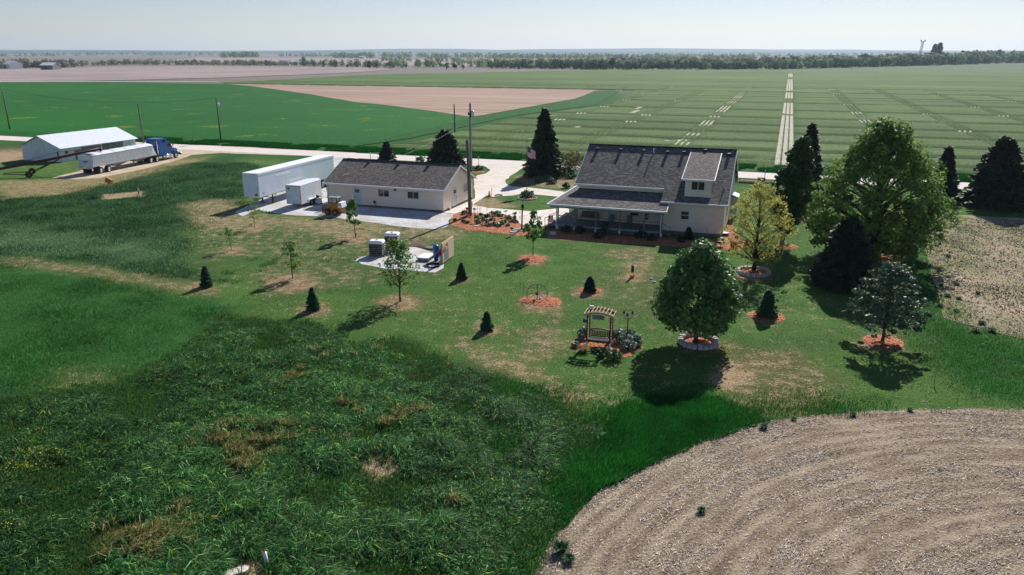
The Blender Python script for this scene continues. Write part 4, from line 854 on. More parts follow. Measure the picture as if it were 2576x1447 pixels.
gp = [((430, 330), .55, .45, 'plant', 'plant by the dark pink hand pump'), ((600, 560), .12, .2, 'fresh', 'tiny yellow green plant at the foot of the guy wire'), ((420, 500), .4, .3, 'plant', 'leftmost low plant in the mulch bed'), ((500, 530), .4, .35, 'plant', 'bright plant left of the yellow guy wire'), ((720, 540), .6, .5, 'plant', 'reddish green bush behind two flat stones'), ((800, 480), .65, .5, 'plant', 'leafy plant above the two flat stones'), ((890, 560), .9, .55, 'dark', 'darkest tallest bush in the middle of the bed'), ((940, 400), .5, .45, 'dark', 'dark plant by the pale stone in the bed'), ((1040, 360), .6, .55, 'plant', 'wide leafy plant along the patio edge'), ((1160, 350), .6, .6, 'plant', 'bright leafy plant along the patio edge'), ((1230, 370), .4, .4, 'plant', 'end plant of the leafy row along the patio'), ((1050, 470), .4, .35, 'plant', 'thin plant in the middle of the mulch'), ((1000, 590), .5, .45, 'silver', 'pale leaved plant at the front of the bed'), ((1120, 580), .5, .45, 'plant', 'front row leafy plant in the bed'), ((1190, 600), .45, .45, 'plant', 'low front plant near the bed edge'), ((1250, 560), .5, .4, 'plant', 'front row plant towards the lamp post'), ((1310, 520), .5, .4, 'plant', 'tall leafy plant behind the front row'), ((1390, 590), .35, .35, 'silver', 'low pale plant near the stepping stones'), ((1420, 440), .6, .5, 'plant', 'bush below the metal dish on its stem'), ((1480, 500), .4, .35, 'plant', 'bright plant below the flower pot'), ((1565, 505), .5, .4, 'plant', 'last plant before the lamp post'), ((700, 410), .35, .35, 'plant', 'low plant near the gazing ball'), ((810, 345), .3, .3, 'plant', 'small plant at the back of the bed'), ((1830, 620), .4, .4, 'dark', 'plant behind the young tree near the porch'), ((1850, 690), .35, .3, 'plant', 'small plant left of the young tree trunk'), ((220, 460), .3, .2, 'plant', 'sparse weed at the left end of the mulch'), ((1490, 660), .25, .15, 'plant', 'single thin plant by the stepping stones')]
for i, (p, hh_, r_, lm, lb) in enumerate(gp): bush(lb, at(*cg(*p)) , hh_, r_, lm, 200 + i, 'garden_plant', 'plant', GP, 12, 30, .09)
for i, (p, hh_, r_, lm, lb) in enumerate([(c3(447, 622), .8, .9, 'dark', 'rounded bush on the mulch island by the road entrance'), (c3(845, 848), 1.0, .95, 'plant', 'flowering bush at the foot of the flagpole'),
      (c3(940, 720), .8, .9, 'plant', 'leftmost of three bushes below the tall spruce'), (c3(1010, 705), .8, .9, 'plant', 'middle one of three bushes below the tall spruce'), (c3(1050, 732), .8, .8, 'dark', 'darker right one of three bushes below the tall spruce'), (c3(1170, 770), .8, .55, 'dark', 'lone bush at the edge of the drive left of the house'), (c3(1205, 690), .9, .9, 'dark', 'dark bush under the yellow shrub'),
      (c2(2075, 585), 1.2, 1.0, 'plant', 'small bush behind the garage ridge')]): bush(lb, at(*p), hh_, r_, lm, 240 + i, 'bush', 'bush', None, 22, 40, .13)
for i, (p, hh_, r_, lm, lb) in enumerate([((1110, 800), .95, .62, 'silver', 'silvery viburnum left of the three armed lamp'), ((1290, 760), .85, .5, 'silver', 'silvery viburnum behind the three armed lamp'), ((1400, 850), .85, .62, 'silver', 'silvery viburnum right of the three armed lamp'), ((1265, 950), .6, .55, 'silver', 'low silvery viburnum in front of the lamp'), ((390, 740), .8, .42, 'silver', 'silvery bush left of the garden swing'), ((260, 900), .3, .28, 'silver', 'small grey green plant in the red mulch'), ((1000, 1150), .8, .62, 'plant', 'grassy green mound in front of the swing'), ((690, 990), .2, .6, 'dark', 'dark low ground cover in front of the swing bench'), ((940, 800), .9, .2, 'plant', 'climbing vine on the right side of the swing'), ((745, 1100), .25, .25, 'plant', 'small tuft on the grass before the swing')]):
    bush(lb, at(*ca(*p)), hh_, r_, lm, 260 + i, 'shrub' if hh_ > .5 else 'low_plant', 'shrub' if hh_ > .5 else 'plant', None, 26, 60, .07)
for i, (p, hh_, r_, lm, lb) in enumerate([((1140, 1140), .0, 0, '', ''),][:0]): pass
for i, (p, hh_, r_, lb) in enumerate([(cp(1180, 800), 2.0, .7, 'tall leggy rose bush in front of the porch'), (cp(700, 760), .9, .7, 'dark bush under the left part of the porch rail'), (cp(420, 740), .8, .6, 'dark bush below the left porch corner'), (cp(1900, 850), .7, .8, 'dark bush below the right part of the lattice'), (cp(1050, 860), .6, .6, 'low dark plant beside the rose bush'), (cp(2100, 900), .6, .5, 'low dark plant left of the porch downspout'), (ch(690, 630), .55, .5, 'low dark bush left of the small house spruce'), (ch(1050, 640), .5, .5, 'low dark bush right of the small house spruce')]):
    bush(lb, at(*p), hh_, r_, 'spruce', 280 + i, 'porch_bush', 'bush', 'bushes along the porch', 18, 36, .1)
def tuft(label, p, hh_, r, cols, n, name, cat, group=None, ww=.025):
    o = root(name, p, 0, label, cat, group); a_ = rng.random(n) * 6.28; q = np.sqrt(rng.random(n)) * r * .5
    b = blades('leaf_blade', q * np.cos(a_), q * np.sin(a_), hh_ * (.6 + .5 * rng.random(n)), np.full(n, ww), cvar(n, cols, [.5, .3, .2]), gmat, .8, 2, 0, (0, 0), np.c_[np.cos(a_), np.sin(a_)]); b.parent = o; b.name = 'leaves'
    return o
tuft('dry straw coloured ornamental grass before the swing', at(*ca(415, 1000)), .45, .3, [(190, 160, 110), (160, 130, 90), (120, 130, 80)], 500, 'ornamental_grass', 'grass tuft')
GW = 'weeds standing on bare field soil'
for i, (p, hh_, r_, lb) in enumerate([((1410, 1390), .5, .28, 'largest weed at the lower edge of the near stubble'), ((1432, 1412), .3, .16, 'smaller weed right of the largest one at the bottom'), ((1764, 1288), .22, .16, 'lone bright weed in the middle of the near stubble'), ((1922, 1078), .26, .2, 'pale weed where lush grass meets the stubble'), (c8(1215, 1320), .22, .18, 'dark weed tuft on the upper stubble edge'), (c8(1670, 1280), .18, .15, 'weed tuft on the stubble edge below the bent reed'), (c8(745, 1350), .15, .14, 'small weed on the left of the upper stubble edge'),
      (c8(1915, 285), .22, .26, 'weed at the left border of the garden plot'), (c8(2045, 280), .22, .26, 'weed in garden plot right of the border weed'), (c8(1965, 370), .28, .3, 'large low weed in the garden plot'), (c8(2055, 390), .22, .26, 'low weed beside the large garden weed'), (c8(1905, 450), .28, .3, 'dark weed near the lower garden corner'), (c8(2035, 490), .22, .26, 'round weed above the garden corner'), (c8(2240, 590), .28, .3, 'rightmost of the big weeds along the plot bottom'), (c8(2190, 650), .3, .36, 'widest weed along the bottom of the plot'), (c8(2320, 650), .3, .34, 'weed beside the widest weed at plot bottom'), (c8(2210, 350), .25, .2, 'small weed alone in the middle of the plot'), (c5(1795, 1150), .35, .3, 'dark weed in the upper left of the plot'), (c5(1890, 965), .3, .35, 'weed at the far edge of the plot'), (c5(1845, 1300), .3, .3, 'weed on the left side of the plot under the tree')]):
    tuft(lb, at(*p), hh_, r_, [(44, 92, 52), (34, 76, 42), (104, 140, 104)], 260, 'weed', 'weed', GW, .04)

# ------------------------------------------------------------------ distance: woods, hills, farms
def woods(line, hpx, n, depth, seed, name='woodland', q=60, lm='far', jy=1.0):
    """mixed trees along a line given as picture points (x, base y)"""
    g = np.random.default_rng(seed); xs_ = np.array([p[0] for p in line]); yb = np.array([p[1] for p in line]); C_, A_, B_, v_ = [], [], [], []
    for i in range(n):
        px = g.uniform(xs_[0], xs_[-1]); py = np.interp(px, xs_, yb) - depth * g.random()
        b = at(px, py); s = b.length / F; h_ = hpx * s * (.55 + .6 * g.random()); r_ = h_ * (.3 + .3 * g.random())
        d = unit(g.normal(size=(q, 3))); rr = (.5 + .5 * g.random(q)) ; lob = 1 + .3 * np.sin(d[:, 0] * 4 + i) 
        c = np.c_[b.x + d[:, 0] * r_ * rr * lob, b.y + d[:, 1] * r_ * rr, h_ * .52 + d[:, 2] * h_ * .48 * rr]
        nn = unit(d + .6 * g.normal(size=(q, 3)) + [0, 0, .4]); a_ = unit(np.cross(nn, g.normal(size=(q, 3)))); b_ = np.cross(nn, a_); sz = h_ * .085 * (.6 + .9 * g.random(q))
        C_.append(c); A_.append(a_ * sz[:, None]); B_.append(b_ * sz[:, None] * .7); v_.append(np.clip(g.normal() * .28 + .45 + .2 * g.normal(size=q), 0, 1))
    C_, A_, B_, v_ = map(np.concatenate, (C_, A_, B_, v_)); k = C_[:, 2] > 0
    o = quadmesh(name, LM[lm], C_[k], A_[k], B_[k], v_[k]); o['kind'] = 'stuff'
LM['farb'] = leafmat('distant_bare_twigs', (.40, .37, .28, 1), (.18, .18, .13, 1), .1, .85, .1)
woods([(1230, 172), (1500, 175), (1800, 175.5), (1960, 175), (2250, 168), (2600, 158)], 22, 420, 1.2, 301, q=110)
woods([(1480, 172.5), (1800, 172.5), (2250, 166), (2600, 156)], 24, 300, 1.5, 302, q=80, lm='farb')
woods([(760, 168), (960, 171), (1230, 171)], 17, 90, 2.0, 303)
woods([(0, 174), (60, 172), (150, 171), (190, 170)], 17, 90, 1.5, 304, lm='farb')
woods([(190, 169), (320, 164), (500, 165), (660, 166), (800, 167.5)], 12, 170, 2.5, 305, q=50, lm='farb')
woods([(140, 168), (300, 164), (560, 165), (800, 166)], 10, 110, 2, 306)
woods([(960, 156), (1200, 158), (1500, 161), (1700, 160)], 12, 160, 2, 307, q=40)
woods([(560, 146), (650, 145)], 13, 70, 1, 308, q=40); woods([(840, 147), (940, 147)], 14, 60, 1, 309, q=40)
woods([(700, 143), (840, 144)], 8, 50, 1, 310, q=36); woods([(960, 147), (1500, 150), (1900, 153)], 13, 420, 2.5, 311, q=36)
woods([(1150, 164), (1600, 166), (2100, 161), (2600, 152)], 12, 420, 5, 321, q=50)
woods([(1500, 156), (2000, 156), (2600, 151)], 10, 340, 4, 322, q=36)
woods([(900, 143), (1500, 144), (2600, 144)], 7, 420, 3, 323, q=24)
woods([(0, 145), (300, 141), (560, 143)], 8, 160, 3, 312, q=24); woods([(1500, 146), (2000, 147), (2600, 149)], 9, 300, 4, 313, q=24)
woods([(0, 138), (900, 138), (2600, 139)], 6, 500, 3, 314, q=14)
prof = [(-800, 125), (0, 125.3), (200, 126), (400, 127.5), (620, 128.2), (900, 126), (1010, 122.6), (1150, 124), (1400, 124.5), (1550, 126), (1750, 123.6), (1950, 121.4), (2100, 123), (2240, 124), (2350, 126), (2576, 128), (3400, 127)]
prof = [(-800, 126), (0, 125.3), (150, 125.4), (440, 127.8), (700, 127.2), (1000, 122.6), (1150, 123), (1250, 125.4), (1400, 123.4), (1560, 122.6), (1680, 121.2), (1850, 123), (2000, 124.6), (2200, 124.6), (2400, 127.6), (2576, 127.4), (3500, 126)]
def hill(name, Y0, prof, seed, wid=1500):
    X = np.linspace(-11500, 11500, 300); c_ = []; rows = [(0, 0), (.15, .55), (.3, .9), (.42, 1), (.7, .6), (1, 0)]
    vs = []; fs = []
    pxs = CX + F * X / (Y0 * cP + H * sP)
    top = np.interp(pxs, [p[0] for p in prof], [p[1] for p in prof])
    for a_, b_ in rows:
        for i, x_ in enumerate(X):
            d = ray(pxs[i], top[i]); zt = H + d.z / d.y * (Y0 + wid * .42); n_ = .6 * fbm(np.array([x_]), np.array([a_ * 900.0]), 160, seed, 3)[0]
            vs.append((x_, Y0 + a_ * wid, max(-.5, zt * b_ * (.96 + .12 * n_)) if b_ else -.5))
    n_ = len(X)
    for r_ in range(len(rows) - 1):
        for i in range(n_ - 1): fs.append((r_ * n_ + i, r_ * n_ + i + 1, (r_ + 1) * n_ + i + 1, (r_ + 1) * n_ + i))
    me = bpy.data.meshes.new(name); me.from_pydata(vs, [], fs); me.materials.append(MH); me.update()
    o = bpy.data.objects.new(name, me); link(o); o['kind'] = 'structure'
m, k = newmat('wooded_hills', .95, .1); n = k.noise(k.geo(), .004, 8, .7)
k.l(k.ramp(n, [(.35, (.02, .045, .05, 1)), (.6, (.035, .065, .07, 1))]), k.p.inputs['Base Color']); MH = m
hill('hills', 9200, prof, 5, 1800)
hill('hills', 7000, [(-800, 129), (0, 129), (300, 128.5), (500, 130), (800, 129.3), (1000, 131), (1300, 131), (1600, 130), (2000, 131), (2300, 130), (3000, 130)], 9, 1200)

GT = 'single trees standing out along the far tree line'
for i, (x_, yb, hp, r_, lm, lb) in enumerate([(203, 166, 12, 1.0, 'dark', 'dark round tree rising behind the far left farm shed'), (298, 164, 11, .7, 'far', 'lone upright tree right of the far farm shed'), (765, 163, 19, .55, 'far', 'pale tall tree in front of the far ploughed field'), (1180, 174, 26, .6, 'far', 'pair of bright trees left of the middle of the tree line'),
    (790, 171, 17, .7, 'far', 'round tree at the left end of the mid tree line'), (815, 171, 17, .6, 'far', 'tree next to the round tree in the mid tree line'), (845, 171, 18, .6, 'far', 'taller tree right of the mid line pair'), (874, 172, 10, .9, 'dark', 'low dark round bush tree before the mid tree line'), (930, 174, 20, .6, 'dark', 'dark tree of the broad pair near the green field corner'), (948, 174, 20, .7, 'far', 'pale tree of the broad pair near the green field corner'),
    (1021, 172.5, 11, .9, 'far', 'small lone round tree on the far field edge'), (1124, 176, 18, .6, 'far', 'tree left of the middle of the far line with dark base'), (1145, 176, 19, .6, 'dark', 'dark tree near the middle of the far line'), (1165, 176, 14, .6, 'far', 'slender tree right of the dark one in the far line'), (1305, 176, 12, .6, 'dark', 'small dark tree in a gap of the far line'), (1384, 176, 13, .7, 'far', 'small pale tree on bare soil in the far line'), (1540, 176, 27, .55, 'dark', 'tall dark tree standing above the far line'), (2170, 168, 30, .6, 'farb', 'brownish crown highest above the right woods'), (1950, 169, 22, .5, 'dark', 'dark upright tree in the right part of the far line')]):
    if i == 3: continue
    g = np.random.default_rng(400 + i); b = at(x_, yb); s = b.length / F; h_ = hp * s; nc = 24
    d = unit(g.normal(size=(nc, 3))) * (.35 + .6 * g.random((nc, 1)))
    cen = np.c_[d[:, 0] * h_ * r_ * .5, d[:, 1] * h_ * r_ * .5, h_ * .55 + d[:, 2] * h_ * .38]
    r = root('distant_tree', (b.x, b.y, 0), 0, lb, 'tree', GT)
    C_, A_, B_, v_ = clumps(cen, np.full(nc, h_ * .14), 30, h_ * .09, 400 + i); quadmesh('crown', LM[lm], C_, A_, B_, v_, r)
    mb = MB(); mb.tube([(0, 0, 0), (0, 0, h_ * .5)], [h_ * .035, h_ * .02], 6); mb.build('trunk', M['darkbark'], r)
for i, (x_, yb, hp, hw) in enumerate([(2346, 158, 24, 8), (2358, 158, 26, 9)]):
    b = at(x_, yb); s = b.length / F
    conifer(['left one of two far dark conifers above the right woods', 'right taller one of two far dark conifers above the woods'][i], None, None, 0, 'spruce', 430 + i, 'far conifer pair', .35, .8, 'distant_conifer', loc=Vector((b.x, b.y, 0)), h=(hp + 12) * s, rw=hw * s, low=.3, size=hw * s * .22)
# lattice tower far behind the right woods
b = at(2309, 157); s = b.length / F; ht = 42 * s
r = root('radio_tower', (b.x, b.y, 0), 0, 'thin slightly leaning lattice mast above the right woods', 'tower'); mb = MB(); wv = 1.6
for sx, sy in ((-1, -1), (1, -1), (1, 1), (-1, 1)): mb.tube([(sx * wv, sy * wv, 0), (sx * wv * .8 + ht * .10, sy * wv * .8, ht)], .28, 4)
for i in range(14):
    z0, z1 = ht * i / 14, ht * (i + 1) / 14; mb.tube([(-wv + z0 * .10, -wv, z0), (wv + z1 * .10, -wv, z1)], .16, 4); mb.tube([(wv + z0 * .10, -wv, z0), (-wv + z1 * .10, -wv, z1)], .16, 4)
mb.build('mast', M['darkgrey'], r); mb = MB(); mb.box(ht * .10 - 4, ht * .10 + 4, -1, 1, ht, ht + .7); mb.box(ht * .10 - 4, ht * .10 - 2.6, -1, 1, ht + .7, ht + 3); mb.box(ht * .10 + 2.6, ht * .10 + 4, -1, 1, ht + .7, ht + 3); mb.build('lamp_head', M['grey'], r)
def barn(name, label, px, wpx, eave, ridge, depth, rz, wall, roofm, group=None):
    b = at(*px); s = b.length / F; w_ = wpx * s / 2; r = root(name, (b.x, b.y, 0), rz, label, 'building', group)
    mb = MB(); mb.prism([(0, 0), (depth, 0), (depth, eave), (depth / 2, ridge), (0, eave)], -w_, w_, 'x'); mb.build('wall', wall, r)
    mb = MB(); e = .5; sl = (ridge - eave) / (depth / 2)
    for sg in (0, 1):
        ya, yb = ((-e, depth / 2) if not sg else (depth + e, depth / 2)); za = eave - e * sl + .25; zb = ridge + .25
        mb.slab([(-w_ - e, ya, za), (w_ + e, ya, za), (w_ + e, yb, zb), (-w_ - e, yb, zb)], .2)
    mb.build('roof', roofm, r); mb = MB(); mb.box(-w_ * .5, w_ * .1, -.08, -.01, .1, eave * .75); mb.build('door', M['darkgrey'], r); return r
barn('farm_shed', 'grey shed with pale roof at the edge of the far left field', (118, 176), 28, 4.6, 7, 12, -.12, M['oldwood'], M['tarp'])
barn('farm_house', 'white house under trees at the far left edge', (15, 173.5), 30, 5, 8.5, 14, -.5, M['white'], M['tarp'])
for x_, yb, wp, lb in ((715, 164.5, 14, 'pale farmhouse half hidden in the mid distance trees'), (745, 164, 9, 'smaller pale roof right of the half hidden farmhouse'), (852, 144, 10, 'tiny white farm building on the horizon, left one'), (910, 147.5, 12, 'tiny pale farm building right of a far grove'), (1533, 150, 14, 'low white building behind the far ploughed field')):
    barn('distant_building', lb, (x_, yb), wp, 4, 7, 12, -.2, M['white'], M['tarp'], 'distant farm buildings')

# ------------------------------------------------------------------ farmhouse
OFF = {}
def B(mb, name, m, par, **k):
    u0, v0 = OFF[par if par in OFF else par.parent]; mb.v = [(a - u0, b - v0, c) for a, b, c in mb.v]; return mb.build(name, m, par, **k)
def onu(x, y, u):
    d = ray(x, y); t = u / (U.x * d.x + U.y * d.y); return ((V.x * d.x + V.y * d.y) * t, H + d.z * t)
hs = uroot('farmhouse', -12.6, 84.2, 'beige sided farmhouse with steep grey shingle roof and covered porch', 'house'); OFF[hs] = (-12.6, 84.2)
def zr(v): return 3.45 + .58 * (v - 76.9)
mb = MB(); mb.prism([(79, .35), (92.1, .35), (92.1, 3.48), (84.65, 7.78), (79, zr(79) - .16)], -20.3, -4.8, 'x')
mb.prism([(77.3, .35), (79, .35), (79, zr(79) - .16), (77.3, zr(77.3) - .16)], -10.9, -4.8, 'x'); B(mb, 'wall', M['siding'], hs)
mb = MB(); mb.box(-20.28, -4.82, 79.02, 92.08, -.1, .35); mb.box(-10.88, -4.82, 77.32, 79.02, -.1, .35); B(mb, 'foundation', M['found'], hs)
def rq(mb, u0, u1, v0, v1, f, t=.14, lift=0):
    L0 = 0; L1 = math.hypot(v1 - v0, f(v1) - f(v0))
    mb.slab([(u0, v0, f(v0) + lift), (u1, v0, f(v0) + lift), (u1, v1, f(v1) + lift), (u0, v1, f(v1) + lift)], t, [(u0, 0), (u1, 0), (u1, L1), (u0, L1)])
mb = MB(); rq(mb, -11.1, -4.5, 76.9, 84.65, zr)
sl = math.hypot(1, .58); o0 = (78.65 - 76.9) * sl; L1 = 7.75 * sl
mb.slab([(-20.65, 78.65, zr(78.65)), (-11.1, 78.65, zr(78.65)), (-11.1, 84.65, zr(84.65)), (-20.65, 84.65, zr(84.65))], .14, [(-20.65, o0), (-11.1, o0), (-11.1, L1), (-20.65, L1)])
bk = lambda v: zr(84.65) - .58 * (v - 84.65)
mb.slab([(-4.5, 92.4, bk(92.4)), (-20.65, 92.4, bk(92.4)), (-20.65, 84.65, zr(84.65)), (-4.5, 84.65, zr(84.65))], .14, [(-4.5, 0), (-20.65, 0), (-20.65, L1), (-4.5, L1)])
B(mb, 'roof', M['roof2'], hs)
mb = MB(); mb.tube([(-20.66, 84.65, zr(84.65) + .03), (-4.49, 84.65, zr(84.65) + .03)], .09, 6); B(mb, 'ridge_cap', M['roof2'], hs)
mb = MB()                                                       # rake boards, eave boards
for u_ in (-20.68, -4.47):
    for va, za, vb, zb in ((78.65 if u_ < -10 else 76.9, zr(78.65 if u_ < -10 else 76.9), 84.65, zr(84.65)), (92.4, bk(92.4), 84.65, zr(84.65))):
        mb = MB(); mb.slab([(u_ - .03, va, za - .0), (u_ + .03, va, za - .0), (u_ + .03, vb, zb - .0), (u_ - .03, vb, zb - .0)], .26); B(mb, 'rake_board', M['trim'], hs)
mb = MB(); mb.box(-11.15, -4.45, 76.78, 76.9, zr(76.9) - .2, zr(76.9) - .02); B(mb, 'gutter', M['trim'], hs)
mb = MB(); mb.box(-20.7, -11.1, 78.53, 78.65, zr(78.65) - .2, zr(78.65) - .02); B(mb, 'gutter', M['trim'], hs)
# porch roof: front slope, hip and side slope
zp = lambda v: 2.72 + .32 * (v - 75.2)
mb = MB(); pts = [(-22.6, 75.2), (-10.3, 75.2), (-10.3, 77.28), (-10.92, 77.28), (-10.92, 78.98), (-20.3, 78.98), (-20.3, 77.5)]
mb.slab([(a, b, zp(b)) for a, b in pts], .12, [(a, (b - 75.2) * 1.05) for a, b in pts])
pts = [(-22.6, 88), (-22.6, 75.2), (-20.32, 77.48), (-20.32, 88)]
mb.slab([(a, b, 2.72 + .32 * (a + 22.6)) for a, b in pts], .12, [(b, (a + 22.6) * 1.05) for a, b in pts]); B(mb, 'porch_roof', M['roof2'], hs)
mb = MB(); mb.box(-22.72, -10.25, 75.06, 75.19, 2.56, 2.74); mb.box(-22.74, -22.61, 75.2, 88, 2.56, 2.74)
mb.slab([(-10.29, 75.2, zp(75.2)), (-10.21, 75.2, zp(75.2)), (-10.21, 77.27, zp(77.27)), (-10.29, 77.27, zp(77.27))], .2); B(mb, 'porch_gutter', M['trim'], hs)
mb = MB(); mb.box(-22.4, -10.5, 75.3, 75.5, 2.35, 2.55); B(mb, 'porch_beam', M['oldwood'], hs)
mb = MB(); mb.box(-22.1, -10.92, 75.6, 78.98, .38, .5); mb.box(-22.1, -20.32, 78.98, 88, .38, .5); B(mb, 'porch_deck', M['deck'], hs)
posts = []
for x_ in (318, 481, 686, 917, 1150, 1322):
    u_ = onv(*c4(x_, 980), 75.8)[0]; posts.append(u_); mb = MB(); mb.box(u_ - .07, u_ + .07, 75.72, 75.86, .5, 2.35); B(mb, 'porch_post', M['oldwood'], hs)
    mb = MB(); mb.box(u_ - .11, u_ + .11, 75.55, 75.77, 0, .375); B(mb, 'porch_pier', M['conc'], hs)
mb = MB()
for a_, b_ in zip(posts[:-1], posts[1:]): mb.box(a_ + .07, b_ - .07, 75.75, 75.83, 1.38, 1.46)
B(mb, 'porch_railing', M['oldwood'], hs)
mb = MB(); mb.box(-22.1, -10.92, 75.57, 75.6, .36, .52); B(mb, 'deck_edge_board', mat('bluish_deck_board', S(150, 165, 175), None, 3, .7), hs)
mb = MB()
for a_, b_ in zip(posts[:-1], posts[1:]):
    x_ = a_ + .12
    while x_ < b_ - .12:
        for sg in (0, 1):
            xa, xb = (x_, min(x_ + .34, b_ - .12)); za, zb = (.02, .02 + (xb - xa)) if not sg else (.02 + (xb - xa), .02)
            mb.add([(xa, 75.63 + .006 * sg, za), (xa + .03, 75.63 + .006 * sg, za), (xb + .03, 75.63 + .006 * sg, zb), (xb, 75.63 + .006 * sg, zb)], [(0, 1, 2, 3)])
        x_ += .11
    B(mb, 'lattice_skirt', M['oldwood'], hs); mb = MB()
mb = MB(); u_ = posts[0] - .05; mb.box(u_ - .12, u_ - .03, 75.56, 75.66, .02, 2.56); B(mb, 'downspout', M['trim'], hs)
mb = MB(); u_ = posts[-1]; mb.box(u_ - .10, u_ - .01, 75.44, 75.54, .02, 2.56); B(mb, 'downspout', M['trim'], hs)
mb = MB(); mb.box(-10.98, -10.92, 76.8, 76.9, zp(76.85), zr(76.9) - .2); B(mb, 'downspout', M['trim'], hs)
mb = MB()
for i in range(3): mb.box(-10.78, -9.8 + .0, 76.0 - i * .0 + .0, 77.2, .05, .12) if i == 9 else mb.box(-10.85 + i * .3, -10.55 + i * .3, 76.0, 77.0, .38 - i * .13, .44 - i * .13)
B(mb, 'porch_steps', M['oldwood'], hs)
mb = MB(); mb.tube([(-10.85, 76.0, 1.4), (-9.85, 76.0, .95)], .035, 5); mb.tube([(-9.85, 76.0, 0), (-9.85, 76.0, .95)], .03, 5); B(mb, 'step_rail', M['oldwood'], hs)
mb = MB()
for i in range(3): mb.box(-22.4 - i * .3, -22.1 - i * .3, 76.2, 77.6, .38 - i * .13, .44 - i * .13)
B(mb, 'porch_steps', M['oldwood'], hs)
mb = MB(); mb.tube([(-22.1, 76.1, 1.42), (-23.2, 76.1, 1.0)], .035, 5); mb.tube([(-23.2, 76.1, 0), (-23.2, 76.1, 1.0)], .035, 5); mb.tube([(-22.1, 77.7, 1.42), (-23.2, 77.7, 1.0)], .035, 5); mb.tube([(-23.2, 77.7, 0), (-23.2, 77.7, 1.0)], .035, 5); B(mb, 'step_rail', M['oldwood'], hs)
# dormer
zd = lambda v: 5.75 + .285 * (v - 77.4)
mb = MB(); mb.prism([(77.75, zr(77.75) - .02), (77.75, zd(77.75) - .13), (83.9, zd(83.9) - .13), (83.9, zr(83.9) - .05)], -8.9, -6.3, 'x'); dw = B(mb, 'dormer', M['siding'], hs)
mb = MB(); rq(mb, -9.2, -6.02, 77.4, 84.4, zd, .12); B(mb, 'dormer_roof', M['roof1'], dw)
mb = MB(); mb.box(-9.24, -5.98, 77.3, 77.4, 5.58, 5.76)
for u_ in (-9.23, -5.99): mb.slab([(u_ - .03, 77.4, zd(77.4) + .01), (u_ + .03, 77.4, zd(77.4) + .01), (u_ + .03, 84.1, zd(84.1) + .01), (u_ - .03, 84.1, zd(84.1) + .01)], .2)
B(mb, 'fascia', M['trim'], dw)
def window(par, plane, a0, a1, z0, z1, at_, out, mull='v', glass='glass', fr=.07, name='window'):
    """plane 'v': wall at v=at_, spans u a0..a1; plane 'u': wall at u=at_, spans v"""
    def bx(mb, p0, p1, q0, q1, d0, d1):
        lo, hi = sorted((at_ + out * d0, at_ + out * d1))
        if plane == 'v': mb.box(p0, p1, lo, hi, q0, q1)
        else: mb.box(lo, hi, p0, p1, q0, q1)
    g_ = MB(); bx(g_, a0 + .01, a1 - .01, z0 + .01, z1 - .01, .005, .02); w_ = B(g_, name, M[glass], par)
    f_ = MB(); bx(f_, a0 - fr, a1 + fr, z1, z1 + fr, .003, .06); bx(f_, a0 - fr, a1 + fr, z0 - fr, z0, .003, .06); bx(f_, a0 - fr, a0, z0, z1, .003, .06); bx(f_, a1, a1 + fr, z0, z1, .003, .06)
    mid = (a0 + a1) / 2
    if mull == 'v': bx(f_, mid - .03, mid + .03, z0, z1, .022, .045)
    if mull == 'h': bx(f_, a0, a1, (z0 + z1) / 2 - .025, (z0 + z1) / 2 + .025, .022, .045)
    f_.v = [(a - OFF[root_of(par)][0], b - OFF[root_of(par)][1], c) for a, b, c in f_.v]; f_.build('window_frame', M['trim'], w_); return w_
def root_of(o):
    while o.parent: o = o.parent
    return o
def door(par, plane, a0, a1, z0, z1, at_, out, lights=True):
    def bx(mb, p0, p1, q0, q1, d0, d1):
        lo, hi = sorted((at_ + out * d0, at_ + out * d1)); mb.box(p0, p1, lo, hi, q0, q1) if plane == 'v' else mb.box(lo, hi, p0, p1, q0, q1)
    o_ = OFF[root_of(par)]
    def fin(mb, n, m, p): mb.v = [(a - o_[0], b - o_[1], c) for a, b, c in mb.v]; return mb.build(n, m, p)
    d_ = MB(); bx(d_, a0, a1, z0, z1, .004, .03); D = fin(d_, 'door', mat('pale_blue_white_door', S(204, 216, 230), None, 2, .5), par)
    f_ = MB(); bx(f_, a0 - .09, a0, z0, z1 + .09, .003, .06); bx(f_, a1, a1 + .09, z0, z1 + .09, .003, .06); bx(f_, a0, a1, z1, z1 + .09, .003, .06); fin(f_, 'door_frame', M['trim'], D)
    if lights:
        l_ = MB(); w3 = (a1 - a0) * .72 / 3; x_ = a0 + (a1 - a0) * .14
        for i in range(3):
            for j in range(2): bx(l_, x_ + i * w3 + .015, x_ + (i + 1) * w3 - .015, z1 - .5 + j * .21, z1 - .32 + j * .21, .031, .04)
        fin(l_, 'door_pane', M['glass'], D)
    h_ = MB(); xh = a0 + .08 if plane == 'v' else a1 - .1; bx(h_, xh, xh + .07, z0 + .95, z0 + 1.02, .03, .09); fin(h_, 'handle', M['black'], D)
    return D
window(hs, 'v', -8.24, -6.98, 4.66, 5.46, 77.75, -1, 'v'); window(hs, 'v', -9.05, -8.28, 1.66, 2.46, 77.3, -1, 'h')
window(hs, 'v', -14.6, -13.7, 1.3, 2.3, 79, -1, 'h'); door(hs, 'v', -17.0, -16.1, .5, 2.5, 79, -1)
for v_, z_ in ((80.5, 1.4), (86.5, 1.4)): window(hs, 'u', v_, v_ + .9, z_, z_ + 1.1, -4.8, 1, 'h')
